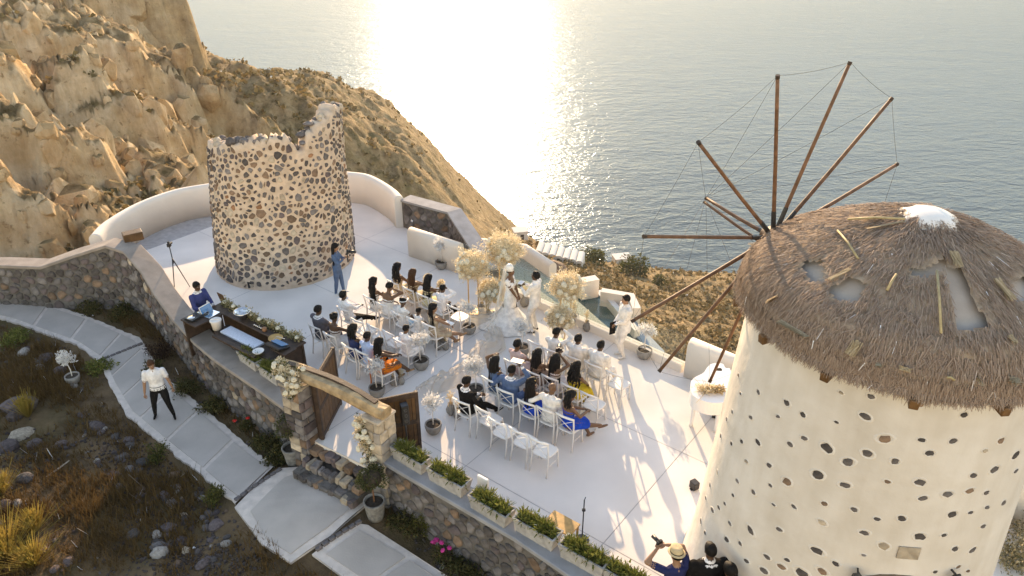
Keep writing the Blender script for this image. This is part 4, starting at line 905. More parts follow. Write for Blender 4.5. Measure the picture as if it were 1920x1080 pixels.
# threshold: low rough stones up to the terrace
for row, (dd, z1, w0, w1) in enumerate(((.66, -.34, -.02, .02), (.44, -.20, .0, .0), (.20, -.05, .03, .0))):
    a = pl0 + gd * (.25 + w0); b_ = pr0 - gd * (.20 - w1); x = 0; Ln = (b_ - a).length
    while x < Ln - .05:
        ww = min(rg.uniform(.11, .24), Ln - x)
        if Ln - x - ww < .08: ww = Ln - x
        q = a + gd * (x + ww / 2) + gn * (dd + rg.uniform(-.03, .03)); mb = MB(); mb.box((0, 0, 0), (ww - .015, rg.uniform(.18, .27), rg.uniform(.13, .2)), ga + rg.uniform(-.22, .22), ch=.028); mb.v = [tuple(Vector(p_) + V(rg.uniform(-.018, .018), rg.uniform(-.018, .018), rg.uniform(-.014, .014))) for p_ in mb.v]
        o = mb.build('threshold_stone', rg.choice(['stone_grey', 'stone_brown', 'stone_dark', 'stone_pale', 'rock_violet', 'stone_grey']), gate); o.location = (q.x, q.y, z1 - .10 + rg.uniform(-.02, .02)); x += ww
mb = MB(); q = pl0.lerp(pr0, .5) + gn * .38; mb.box((q.x, q.y, -.62), ((pr0 - pl0).length - .4, .72, .5), ga); mb.build('threshold_bed', 'dark_mortar', gate)
def plank_door(hinge, ang, w, h, label):
    d = V(math.cos(ang), math.sin(ang), 0); nn = V(-d.y, d.x, 0); z0 = .04
    mb = MB(); mb.box((0, 0, 0), (.06, .08, h), ang, ch=.008); dr = MB()
    dr.box((hinge + d * (w / 2)).to_tuple()[:2] + (z0 + h / 2,), (w, .028, h), ang); D = dr.build('door_leaf', 'wood_dark', gate); D['label'] = label; npk = 7
    for i in range(npk):
        q = hinge + d * (w * (i + .5) / npk); mb = MB(); mb.box((0, 0, 0), (w / npk - .012, .05, h - .02), ang, ch=.006); o = mb.build('plank', 'wood_door' , D); o.location = (q.x, q.y, z0 + h / 2)
    for zz in (.09, h * .5, h - .07):
        q = hinge + d * (w / 2); mb = MB(); mb.box((0, 0, 0), (w, .075, .10), ang, ch=.006); o = mb.build('rail', 'wood_dark', D); o.location = (q.x, q.y, z0 + zz)
    for i in (0, 1):
        q = hinge + d * (w * i); mb = MB(); mb.box((0, 0, 0), (.07, .08, h + .01), ang, ch=.006); o = mb.build('stile', 'wood_dark', D); o.location = (q.x, q.y, z0 + h / 2)
hl = G(604, 826, 0); hl = V(-3.93, 12.05, 0); hr_ = V(-2.62, 11.52, 0)
tl_ = V(-3.80, 13.2, 0); trr = V(-1.88, 11.78, 0)
plank_door(hl, math.atan2(tl_.y - hl.y, tl_.x - hl.x), (tl_ - hl).xy.length, 1.50, 'dark plank leaf on the left side, swung inwards')
plank_door(hr_, math.atan2(trr.y - hr_.y, trr.x - hr_.x), (trr - hr_).xy.length, 1.42, 'brown plank leaf behind the loudspeaker, swung inwards')
mb = MB(); q = hl - gn * .03 - gd * .06; mb.box((q.x, q.y, .72), (.1, .1, 1.44), ga, ch=.01); mb.build('gate_post', 'wood_dark', gate)
# ================================================================== SEA SIDE: balustrade, pool, lower roofs, boat houses
glassmat('rail_glass', (.94, .97, .95)); 
ra, rb = V(-1.42, 19.52, 0), V(4.05, 14.52, 0); rd_ = (rb - ra).normalized(); rl = (rb - ra).length; raz = math.atan2(rd_.y, rd_.x); rnn = V(-rd_.y, rd_.x, 0)
bal = thing('glass_balustrade', 'low cream kerb with clear glass panels along the sea edge of the terrace', 'balustrade', ra, raz)
mb = MB(); mb.box((rl / 2, 0, .1), (rl, .22, .24), ch=.02); mb.build('kerb', 'whitewash', bal)
for i in range(5):
    w = rl / 5; mb = MB(); mb.box((0, 0, .37), (w - .03, .014, .74)); o = mb.build('glass_panel', 'rail_glass', bal); o.location = ((i + .5) * w, 0, .22)
m, n, l, b = _nt('pool_water'); b.inputs['Base Color'].default_value = (.05, .10, .095, 1); b.inputs['Roughness'].default_value = .06; b.inputs['IOR'].default_value = 1.33
tc = n.new('ShaderNodeTexCoord'); bp = n.new('ShaderNodeBump'); bp.inputs['Strength'].default_value = .35; bp.inputs['Distance'].default_value = .05; l.new(nz_(3.0, 3), bp.inputs['Height']); l.new(bp.outputs[0], b.inputs['Normal'])
mat('gravel', (.36, .36, .28), .95, .35, 18, .8, 40); mat('pool_tile', (.26, .31, .36), .5, .1, 3, .1, 30)
PZ = -2.6
pool = thing('swimming_pool', 'small green swimming pool with white rims on the deck below the balustrade', 'pool')
wp = [G(u, v, PZ) for u, v in [(1040, 600), (1082, 548), (1118, 547), (1165, 600), (1222, 662), (1170, 690)]]
mb = MB(); mb.prism([p.xy[:] for p in wp], PZ - 1.2, PZ); fix_up(mb.build('water', 'pool_water', pool))
def strip(px, z, w, h, nm, m_, par):
    P_ = [G(u, v, z) for u, v in px]; Q_ = Poly(P_); mb = MB(); mb.loft([[V(p.x, p.y, z - h), V(p.x, p.y, z), V(p.x + Q_.nr[i].x * w, p.y + Q_.nr[i].y * w, z), V(p.x + Q_.nr[i].x * w, p.y + Q_.nr[i].y * w, z - h)] for i, p in enumerate(P_)]); return fix_up(mb.build(nm, m_, par))
strip([(1116, 545), (1163, 598), (1224, 664)], PZ + .06, -.42, 2.0, 'pool_edge', 'pool_tile', pool)
strip([(1078, 545), (1122, 541)], PZ + .25, -.3, 2.0, 'rim_wall', 'whitewash', pool)
strip([(1092, 530), (1124, 524)], PZ + .7, -.35, 2.6, 'rim_wall', 'whitewash', pool)
strip([(1126, 547), (1178, 555), (1186, 578)], PZ + .55, -.28, 3.0, 'rim_wall', 'whitewash', pool)
strip([(1128, 549), (1150, 575), (1190, 620)], PZ + .3, -.2, 3.0, 'rim_wall', 'whitewash', pool)
lr = thing('gravel_strip', 'pale gravel strip just below the glass balustrade', 'gravel bed')
mb = MB(); mb.prism([G(u, v, -1.5).xy[:] for u, v in [(905, 470), (960, 468), (1010, 500), (1130, 605), (1250, 705), (1180, 740)]], -3.4, -1.5); fix_up(mb.build('roof_slab', 'gravel', lr))
lw = wall_strip('lower_wall', [G(u, v, -1.0).xy for u, v in [(895, 446), (985, 458), (1037, 493)]], .3, -1.0, 'whitewash', 'whitewashed wall of the lower terrace behind the flower columns', z0=-3.6)
ld = thing('lower_deck', 'shaded cement deck in front of the lower white wall', 'deck'); mb = MB(); mb.prism([G(u, v, -2.3).xy[:] for u, v in [(900, 462), (975, 470), (1032, 520), (1030, 560), (960, 560)]], -3.4, -2.3); fix_up(mb.build('deck_slab', 'path_cement', ld))
lr_ = random.Random(77)
def rock_mesh(seed, nu=9, nv=6, amp=.22):
    r = random.Random(seed); mb = MB(); mb.ell((0, 0, 0), (1, r.uniform(.7, 1), r.uniform(.55, .85)), nu, nv); rr_ = [r.uniform(1 - amp, 1 + amp) for _ in mb.v]
    ax = [Vector((r.gauss(0, 1), r.gauss(0, 1), r.gauss(0, 1))).normalized() for _ in range(6)]; out = []
    for p, k in zip(mb.v, rr_):
        q = Vector(p) * (1 + (k - 1) * .5)
        for a in ax:
            d = q.dot(a)
            if d > .72: q = q - a * (d - .72) * .85
        out.append(tuple(q))
    mb.v = out; return mb
ROCKS = {}
def rock(p, size, mname, label, group=None, seed=0, rz=0.0, name='rock', sq=1.0):
    k = (seed % 7, mname)
    if k not in ROCKS: ROCKS[k] = rock_mesh(seed % 7 + 100).mesh('rock', mname)
    o = link(name, ROCKS[k]); o.location = p; o.scale = (size, size * lr_.uniform(.75, 1), size * lr_.uniform(.6, .95) * sq); o.rotation_euler = (lr_.uniform(-.2, .2), lr_.uniform(-.2, .2), rz); return tag(o, label, 'rock', group)
rock(G(1033, 508, -2.6), .75, 'stone_brown', 'big brown boulder at the end of the lower white wall', seed=2)
rock(G(1000, 520, -2.6), .45, 'stone_brown', 'smaller brown boulder in front of the lower white wall', seed=4)
# boat houses by the shore
mat('boat_white', (.70, .66, .60), .9, .06, .4, .1, 3)
def hz_(p): return float(hill(np.array([p.x]), np.array([p.y]))[0])
def hill_hit(u, v):
    d = ray(u, v); t = np.linspace(60, 240, 900); px_ = d.x * t; py_ = d.y * t; pz_ = CAMH + d.z * t; k = np.where(pz_ < hill(px_, py_))[0]; k = k[0] if len(k) else 899
    return V(float(px_[k]), float(py_[k]), float(pz_[k]))
b0 = hill_hit(1006, 474); b1 = hill_hit(1094, 496); bd_ = (b1 - b0); ba = math.atan2(bd_.y, bd_.x)
names_ = ['first of the row, by the rocks', 'second of the row', 'third of the row', 'fourth of the row', 'fifth of the row', 'sixth of the row', 'last of the row, by the bushes']
for i in range(7):
    p = b0.lerp(b1, (i + .5) / 7); w = bd_.length / 7 * .96; t = thing('boat_house', 'small white vaulted boat house on the shore, ' + names_[i], 'boat house', (p.x, p.y, p.z - .3), ba + .1, 'vaulted boat houses by the shore')
    mb = MB(); prof = [(-w / 2, -3), (-w / 2, 1.5)] + [(-w / 2 * math.cos(math.pi * k / 8), 1.5 + w * .32 * math.sin(math.pi * k / 8)) for k in range(1, 8)] + [(w / 2, 1.5), (w / 2, -3)]
    mb.loft([[V(x, y, z) for x, z in prof] for y in (-2.0, 2.6)]); fix_up(mb.build('vault', 'boat_white', t))
    mb = MB(); mb.box((0, -2.04, .55), (w * .5, .08, 1.5)); mb.build('door', 'wood_dark', t)
for (u, v, y, sx_, lab) in ((975, 437, 160, 3.4, 'lone white hut on the shore beside the boat houses'), (1165, 487, 148, 4.0, 'flat roofed pale hut on the shore between two bushes')):
    p = hill_hit(u, v + 10); t = thing('shore_hut', lab, 'hut', (p.x, p.y, p.z + .6), .2); mb = MB(); mb.box((0, 0, 0), (sx_, 3.0, 3.4), ch=.08); mb.build('wall', 'boat_white', t); mb = MB(); mb.box((0, 0, 1.78), (sx_ + .3, 3.3, .14), ch=.03); mb.build('roof', 'boat_white', t); mb = MB(); mb.box((.2, -1.53, .1), (.9, .08, 1.9)); mb.build('door', 'wood_dark', t)
islandmat('olive_leaf', [(.05, .055, .014), (.09, .09, .022), (.15, .14, .04), (.12, .12, .03)], transl=.25, bump=0)
def crown(name, n_, rad, leaf, seed, mname, parent=None, core=.55, c=(0, 0, 0), flat=1.0):
    """many leaf faces spread through an uneven crown"""
    r = np.random.default_rng(seed); lob = r.normal(size=(14, 3)); lob /= np.linalg.norm(lob, axis=1)[:, None]; lob = lob * np.array(rad) * r.uniform(.35, .75, (14, 1)); k = r.integers(0, 14, n_)
    d = r.normal(size=(n_, 3)); d /= np.linalg.norm(d, axis=1)[:, None]; p = lob[k] + d * np.array(rad) * (r.uniform(core, 1, n_)[:, None]) * .48; p = p + np.array(c)
    a = d + r.normal(size=(n_, 3)) * .7; a /= np.linalg.norm(a, axis=1)[:, None]; b_ = np.cross(a, r.normal(size=(n_, 3))); b_ /= np.linalg.norm(b_, axis=1)[:, None]; s_ = leaf * r.uniform(.6, 1.3, (n_, 1))
    return tag(quads(name, np.stack([p - b_ * s_ * .45, p + a * s_ * .15, p + b_ * s_ * .45, p + a * s_ * 1.2], 1), mname, parent), kind='stuff')
for i, (u, v, y, r_, lab) in enumerate([(1112, 483, 146, 3.0, 'rounded olive bush on the shore beside the boat houses'), (1185, 500, 146, 3.4, 'larger rounded olive bush right of the flat roofed hut'), (1235, 520, 143, 1.8, 'small olive bush near the shore under the spoke tip')]):
    p = hill_hit(u, v + 12); t = thing('olive_bush', lab, 'bush', (p.x, p.y, p.z - .3)); crown('crown', 900, (r_, r_, r_ * .7), r_ * .16, 60 + i, 'olive_leaf', t, c=(0, 0, r_ * .6)); mb = MB(); mb.tube([(0, 0, -1), (.1, 0, r_ * .7)], [.25, .1], 7); mb.build('trunk', 'wood_dark', t)

# ================================================================== PLANTS IN POTS
islandmat('white_leaf', [(.62, .62, .62), (.74, .73, .70), (.80, .78, .74)], .8, 0, transl=.35)
islandmat('cream_blossom', [(.58, .46, .27), (.68, .56, .36), (.76, .66, .46), (.82, .74, .58)], .9, 0, transl=.4)
islandmat('dry_grass', [(.46, .33, .16), (.56, .42, .22), (.62, .49, .30)], .9, 0, transl=.35)
islandmat('topiary_leaf', [(.022, .035, .008), (.04, .055, .012), (.07, .08, .02), (.10, .10, .03)], .7, 0, transl=.2)
islandmat('planter_leaf', [(.06, .09, .012), (.11, .15, .022), (.18, .21, .04), (.24, .23, .06)], .7, 0, transl=.3)
mat('dry_core', (.56, .44, .27), .95, .3, 20, .6, 40); mat('rose_white', (.72, .66, .52), .8, .08, 20, .3, 60, sss=0)
def sticks(name, n_, h, sp, seed, mname, parent, c=(0, 0, 0), w=.004):
    r = np.random.default_rng(seed); a = r.uniform(0, 6.28, n_); q = np.abs(r.normal(0, sp, n_)); top = np.stack([np.cos(a) * q, np.sin(a) * q, h * r.uniform(.7, 1.1, n_)], 1); b_ = np.stack([np.cos(a) * q * .12, np.sin(a) * q * .12, np.zeros(n_)], 1); s_ = np.stack([-np.sin(a), np.cos(a), np.zeros(n_)], 1) * w
    return tag(quads(name, np.stack([b_ - s_, b_ + s_, top + s_ * .6, top - s_ * .6], 1) + np.array(c), mname, parent), kind='stuff')
def bowl_pot(par, r_=.19, h=.24):
    mb = MB(); mb.lathe([(r_ * .62, 0), (r_ * .86, h * .3), (r_, h * .72), (r_ * .98, h), (r_ * .86, h), (r_ * .84, h * .86)], 22); mb.f.pop(); mb.m.pop(); mb.build('pot', 'pot_grey', par, True)
    mb = MB(); mb.lathe([(r_ * .86, h * .84), (r_ * .4, h * .9), (.01, h * .92)], 16, cap=False); mb.build('soil', 'soil', par, True)
def white_tree(seed):
    t = thing('potted_tree', 'x', 'potted tree', group='white trees in round grey pots'); bowl_pot(t)
    r = random.Random(seed); mb = MB(); mb.tube([(0, 0, .18), (.012, .01, .4), (-.01, .0, .62), (.0, .01, .78)], [.016, .013, .011, .009], 6); mb.build('stem', 'white_paint', t, True)
    mb = MB()
    for k in range(26):
        a = r.uniform(0, 6.28); e = r.uniform(-.2, 1.3); d = V(math.cos(a) * math.cos(e), math.sin(a) * math.cos(e), math.sin(e)); mb.tube([V(0, .005, .70 + r.uniform(0, .08)), V(0, .005, .78) + d * .11, V(0, 0, .78) + d * r.uniform(.17, .24) + V(0, 0, .02)], [.005, .004, .002], 4)
    mb.build('twig', 'white_paint', t); crown('foliage', 620, (.25, .25, .22), .044, seed, 'white_leaf', t, core=.3, c=(0, 0, .82)); return t
wt = white_tree(5)
TREES = [(828, 507, 1.0, 'white tree in a grey pot against the short white wall'), (880, 628, .95, 'white tree in a grey pot at the front end of the left front row'), (790, 694, 1.05, 'white tree in a grey pot beside the boy in the third left row'), (708, 745, 1.0, 'white tree in a grey pot behind the woman in orange, half hidden by the lintel'), (813, 814, .95, 'white tree in a dark grey pot nearest the right plank door'), (892, 748, 1.05, 'white tree in a grey pot between the tulle and the man in black'), (979, 668, 1.0, 'white tree in a grey pot by the woman in pale pink, right of the tulle'), (1207, 674, 1.0, 'white tree in a grey pot at the balustrade, right of the officiant')]
for i, (u, v, sc, lab) in enumerate(TREES): place(wt if i == 0 else tree_copy(wt), G(u, v - 4), i * 1.1, sc, lab)
o = tree_copy(wt); p = GR(138, 714); place(o, (p.x, p.y, gsurf(p.x, p.y)), .5, .92, 'white tree in a dark pot among the rocks beside the path')
def vase(seed, h=.3, r_=.11):
    t = thing('vase', 'x', 'vase', group='clay jugs with dried flowers'); mb = MB(); mb.lathe([(r_ * .6, 0), (r_ * .95, h * .25), (r_, h * .45), (r_ * .7, h * .72), (r_ * .36, h * .86), (r_ * .5, h), (r_ * .4, h), (r_ * .28, h * .88)], 16); mb.f.pop(); mb.m.pop(); v = mb.build('vessel', 'pot_grey', t, True)
    mb = MB(); mb.tube([(r_ * .4, 0, h * .9), (r_ * 1.0, 0, h * .86), (r_ * .95, 0, h * .6)], .011, 5); mb.build('handle', 'pot_grey', v, True)
    sticks('dried_stems', 26, h + .24, .07, seed, 'dry_grass', t); crown('dried_flowers', 120, (.10, .10, .11), .03, seed + 1, 'cream_blossom', t, core=.2, c=(0, 0, h + .2)); return t
vs_ = vase(9)
VASES = [(738, 722, .8, 'clay jug nearest the white tree behind the woman in orange'), (753, 720, .75, 'clay jug on the right of the pair behind the woman in orange'), (822, 655, .85, 'clay jug on the left of the cluster by the braided woman'), (836, 655, .85, 'clay jug on the right of the cluster by the braided woman'), (829, 640, .8, 'clay jug at the back of the cluster by the braided woman'), (846, 776, 1.0, 'tall clay jug with dry grass left of the man in black'), (858, 784, .85, 'clay jug tucked against the chair of the man in black'), (904, 588, 1.1, 'clay jug left of the pair under the low flower mound'), (916, 600, 1.0, 'clay jug right of the pair under the low flower mound'), (983, 574, 1.1, 'clay jug at the kerb between bride and groom'), (1100, 620, 1.0, 'clay jug with a white sprig on the balustrade side of the flower columns'), (1075, 606, 1.1, 'wide clay jug behind the lower right flower mound'), (931, 706, .75, 'small clay jug ahead of the man in the blue suit')]
for i, (u, v, sc, lab) in enumerate(VASES): place(vs_ if i == 0 else tree_copy(vs_), G(u, v), i * 2.3, sc, lab)
def bloom_ball(par, rad, seed, c):
    mb = MB(); mb.ell(c, (rad * .72, rad * .72, rad * .62), 14, 9); mb.build('foam_core', 'dry_core', par, True); r = random.Random(seed); r3 = np.random.default_rng(seed); n3 = int(5200 * rad / .45); d3 = r3.normal(size=(n3, 3)); d3 /= np.linalg.norm(d3, axis=1)[:, None]
    lump = .84 + .5 * (np.sin(d3[:, :1] * 5 + seed) * np.sin(d3[:, 1:2] * 6) * np.sin(d3[:, 2:] * 5 + 1)); p3 = d3 * rad * lump * r3.uniform(.78, 1.14, (n3, 1)) * np.array([1, 1, .88]) + np.array(c); a3 = d3 + r3.normal(size=(n3, 3)) * .8; a3 /= np.linalg.norm(a3, axis=1)[:, None]; b3 = np.cross(a3, r3.normal(size=(n3, 3))); b3 /= np.linalg.norm(b3, axis=1)[:, None]; s3 = .03 * r3.uniform(.5, 1.6, (n3, 1))
    tag(quads('blossoms', np.stack([p3 - b3 * s3 * .5, p3 + a3 * s3 * .2, p3 + b3 * s3 * .5, p3 + a3 * s3], 1), 'cream_blossom', par), kind='stuff')
    r2 = np.random.default_rng(seed); n_ = 500; d = r2.normal(size=(n_, 3)); d /= np.linalg.norm(d, axis=1)[:, None]; p = d * rad * r2.uniform(.8, 1.05, (n_, 1)) + np.array(c); sd = np.cross(d, r2.normal(size=(n_, 3))) * .003
    tag(quads('sprigs', np.stack([p - sd - d * .1, p + sd - d * .1, p + sd + d * .03, p - sd + d * .03], 1), 'cream_blossom', par), kind='stuff')
    for k in range(22):
        a = r.uniform(0, 6.28); e = r.uniform(-.6, .7); d = V(math.cos(a) * math.cos(e), math.sin(a) * math.cos(e), math.sin(e)); o = link('rose', ROSE, par); o.location = Vector(c) + d * rad * r.uniform(.82, .95); s_ = r.uniform(1.0, 1.7); o.scale = (s_,) * 3; o.rotation_euler = d.to_track_quat('Z', 'Y').to_euler()
mb = MB(); 
for k, (r_, z, n_) in enumerate(((.05, 0, 10), (.044, .012, 9), (.033, .026, 8), (.02, .034, 6))): mb.lathe([(r_ * .7, z - .03), (r_, z - .012), (r_ * .96, z + .006), (r_ * .8, z + .0)], n_, mi=0)
ROSE = mb.mesh('rose', 'rose_white', True)
def flower_stand(p, rad, zc, lab, seed, stand=True, name='flower_column'):
    t = thing(name, lab, 'flowers', (p.x, p.y, 0)); bloom_ball(t, rad, seed, (0, 0, zc))
    if stand:
        hh = zc - rad * .45; mb = MB(); mb.box((0, 0, .008), (.30, .30, .016)); b_ = mb.build('stand_base', 'gold_metal', t)
        for x in (-.13, .13):
            for y in (-.13, .13): mb = MB(); mb.box((x, y, hh / 2 + .01), (.016, .016, hh)); mb.build('stand_leg', 'gold_metal', t)
        mb = MB(); mb.box((0, 0, hh + .015), (.3, .3, .016)); mb.build('stand_top', 'gold_metal', t)
    return t
def fstand(u, vb, uc, vc, rpx, lab, seed):
    p = G(u, vb); q = YP(uc, vc, p.y); d = (q - V(0, 0, CAMH)).length; flower_stand(V(q.x, p.y, 0), rpx * d / FPX * 1.02, q.z, lab, seed)
fstand(945, 560, 945, 467, 36, 'tallest cream flower ball on a thin gold stand behind the bride', 201)
fstand(888, 585, 886, 497, 31, 'cream flower ball on a thin gold stand, leftmost of the flower columns', 202)
fstand(922, 588, 921, 545, 26, 'low cream flower mound on a short stand left of the bride', 203)
fstand(1063, 610, 1062, 537, 31, 'cream flower ball on a gold stand right of the groom, upper of the right pair', 204)
fstand(1052, 642, 1050, 596, 26, 'low cream flower mound right of the groom, lower of the right pair', 205)
# troughs on the walls
PLANT_OK = []
def trough(L=.84, W=.30, Hh=.29):
    t = thing('planter', 'x', 'planter', group='stone troughs of greenery on the walls'); mb = MB(); rings = []
    def rect(l_, w, z): 
        pts = []
        for (x0, y0, x1, y1) in ((-l_, -w, l_, -w), (l_, -w, l_, w), (l_, w, -l_, w), (-l_, w, -l_, -w)):
            k = 8 if abs(x1 - x0) > abs(y1 - y0) else 3
            for i in range(k): pts.append(V(x0 + (x1 - x0) * i / k, y0 + (y1 - y0) * i / k, z))
        return pts
    r = random.Random(3)
    for l_, w, z in ((L * .44, W * .40, 0), (L * .455, W * .425, Hh * .33), (L * .475, W * .46, Hh * .66), (L * .5, W * .5, Hh), (L * .465, W * .40, Hh), (L * .45, W * .39, Hh * .8)): rings.append([p + V(r.uniform(-.004, .004), r.uniform(-.004, .004), r.uniform(-.003, .003)) for p in rect(l_, w, z)])
    mb.loft(rings, 0, True, False); mb.add([rings[0][i] for i in range(len(rings[0]))], [tuple(range(len(rings[0])))[::-1]]); mb.build('trough', 'pot_stone', t); mb = MB(); mb.box((0, 0, Hh * .78), (L * .9, W * .78, .02)); mb.build('soil', 'soil', t)
    r2 = np.random.default_rng(8); n_ = 46; c = np.stack([r2.uniform(-L * .40, L * .40, n_), r2.uniform(-W * .3, W * .34, n_), np.full(n_, Hh)], 1); k = r2.integers(0, n_, 1500); d = r2.normal(size=(1500, 3)) * np.array([1, 1, .8]) + np.array([0, 0, .5]); d /= np.linalg.norm(d, axis=1)[:, None]; p = c[k] + d * r2.uniform(0, .10, (1500, 1)) * r2.uniform(.4, 1.5, n_)[k][:, None]; s_ = np.cross(d, r2.normal(size=(1500, 3))) * .008
    tag(quads('greenery', np.stack([p - s_, p + s_, p + s_ * .3 + d * .075, p - s_ * .3 + d * .075], 1), 'planter_leaf', t), kind='stuff'); return t
tg = trough(); kk = 0
wdir = (WR[1] - WR[0]).normalized(); wang = math.atan2(wdir.y, wdir.x)
for u, v, lab in [(770, 847, 'stone trough nearest the gateway on the right wall'), (842, 888, 'stone trough second from the gateway on the right wall'), (922, 941, 'stone trough behind the white floodlight on the right wall'), (1008, 983, 'stone trough fourth from the gateway on the right wall'), (1097, 1033, 'stone trough fifth from the gateway, in front of the thin black stand'), (1180, 1078, 'stone trough cut by the bottom edge of the picture')]:
    p = G(u, v, .74); o = tg if kk == 0 else tree_copy(tg); place(o, (p.x, p.y, .452), wang + lr_.uniform(-.04, .04) + math.pi * (kk % 2), lr_.uniform(.95, 1.04), lab); kk += 1
ldir = (WL[-1] - WL[-2]).normalized(); lang = math.atan2(ldir.y, ldir.x)
for u, v, lab in [(469, 664, 'stone trough of dry greenery on the left wall beside the bar'), (508, 690, 'stone trough on the left wall overhung by the gate flowers')]:
    p = G(u, v, .78); o = tree_copy(tg); place(o, (p.x, p.y, .502), lang, .92, lab)
# clipped ball trees by the gate
def ball_tree():
    t = thing('topiary', 'x', 'topiary', group='clipped ball trees by the gate'); mb = MB(); mb.lathe([(.15, 0), (.17, .1), (.19, .3), (.215, .42), (.215, .45), (.18, .45), (.175, .40)], 20); mb.f.pop(); mb.m.pop(); mb.build('pot', 'pot_dark', t, True); mb = MB(); mb.lathe([(.18, .39), (.01, .41)], 14, cap=False); mb.build('soil', 'soil', t)
    mb = MB(); mb.tube([(0, 0, .35), (.015, 0, .6), (0, .01, .9)], [.018, .016, .014], 6); mb.build('trunk', 'wood_pole', t, True); mb = MB(); mb.ell((0, 0, 1.0), (.19, .19, .17), 14, 9); mb.build('crown_core', 'soil', t, True); crown('crown', 2600, (.285, .285, .25), .03, 71, 'topiary_leaf', t, core=.7, c=(0, 0, 1.0)); return t
bt = ball_tree()
for i, (u, v, lab) in enumerate([(552, 866, 'clipped ball tree in a stone pot left of the gateway steps'), (705, 968, 'clipped ball tree in a stone pot right of the gateway steps')]):
    p = GR(u, v); place(bt if i == 0 else tree_copy(bt), (p.x, p.y, zg(p.x, p.y) - .03), i * 1.7, 1.0, lab)
# flower garlands on the gate pillars
for (c, seed, lab, pts) in ((pl0, 211, 'cream dried flower garland spilling over the left gate pillar', [(527, 688, 12.2, .20), (537, 702, 12.0, .22), (550, 716, 11.9, .22), (566, 700, 12.1, .18), (545, 735, 11.85, .14)]), (pr0, 212, 'cream flower garland trailing down the right gate pillar', [(676, 790, 11.1, .17), (681, 812, 11.05, .20), (688, 836, 11.0, .20), (692, 860, 10.95, .17), (698, 882, 10.9, .14)])):
    t = thing('flower_garland', lab, 'flowers'); 
    for i, (u, v, z, rad) in enumerate(pts):
        p = YP(u, v, z); crown('blossoms', int(4200 * rad), (rad, rad, rad), .034, seed + i * 10, 'cream_blossom', t, core=.2, c=tuple(p)); crown('leaves', int(700 * rad), (rad, rad, rad), .04, seed + i * 10 + 3, 'olive_leaf', t, core=.2, c=tuple(p)); rr_ = random.Random(seed + i)
        for k in range(4):
            d = V(rr_.gauss(0, 1), -abs(rr_.gauss(0, 1)) - .3, rr_.gauss(0, .7) + .3).normalized(); o = link('rose', ROSE, t); o.location = p + d * rad * .85; o.rotation_euler = d.to_track_quat('Z', 'Y').to_euler(); o.scale = (1.1,) * 3

# ================================================================== CHAIRS
def chair():
    t = thing('chair', 'x', 'chair', group='white cross-back chairs')
    mb = MB(); mb.loft([[V(w * (1 - .10 * (y < 0)) * math.copysign(abs(math.cos(a)) ** .45, math.cos(a)), d * math.copysign(abs(math.sin(a)) ** .45, math.sin(a)), z) for a in [2 * math.pi * k / 24 for k in range(24)] for y in [math.sin(a)]] for w, d, z in ((.205, .20, .43), (.215, .21, .437), (.215, .21, .452), (.20, .195, .462))]); mb.build('seat', 'white_paint', t, False)
    for sx_ in (-1, 1):
        mb = MB(); mb.tube([(sx_ * .185, .165, .44), (sx_ * .19, .175, .2), (sx_ * .195, .185, 0)], [.019, .017, .014], 7); mb.build('leg', 'white_paint', t, True)
        mb = MB(); mb.tube([(sx_ * .20, -.245, 0), (sx_ * .19, -.20, .25), (sx_ * .185, -.18, .44), (sx_ * .195, -.205, .65), (sx_ * .21, -.245, .855)], [.015, .017, .019, .017, .016], 7); mb.build('leg', 'white_paint', t, True)
        mb = MB(); mb.tube([(sx_ * .19, .17, .22), (sx_ * .19, -.19, .24)], .009, 5); mb.build('stretcher', 'white_paint', t)
        mb = MB(); mb.tube([(-sx_ * .19, -.195, .50), (0, -.225, .66), (sx_ * .205, -.24, .81)], [.011] * 3, 6, flat=.6); mb.build('cross_slat', 'white_paint', t, True)
    mb = MB(); mb.tube([(-.222, -.235, .845), (-.14, -.275, .868), (0, -.295, .875), (.14, -.275, .868), (.222, -.235, .845)], [.02, .024, .025, .024, .02], 7, flat=1.0); mb.build('top_rail', 'white_paint', t, True)
    mb = MB(); mb.tube([(-.19, .17, .30), (.19, .17, .30)], .009, 5); mb.build('stretcher', 'white_paint', t); return t
CH = {'R1': [(1001, 643), (1031, 657), (1071, 670), (1110, 684), (1150, 701)], 'R2': [(957, 679), (995, 698), (1029, 708), (1066, 724), (1103, 740)], 'R3': [(915, 712), (944, 733), (985, 755), (1020, 768), (1057, 781)], 'R4': [(862, 753), (902, 768), (930, 791), (969, 809), (1008, 827)],
      'L1': [(734, 529), (762, 541), (789, 553), (815, 564), (847, 575)], 'L2': [(688, 557), (713, 570), (741, 587), (771, 598), (801, 609)], 'L3': [(640, 579), (667, 601), (697, 612), (725, 623), (747, 640)], 'L4': [(586, 612), (614, 627), (649, 649), (675, 660), (697, 676)]}
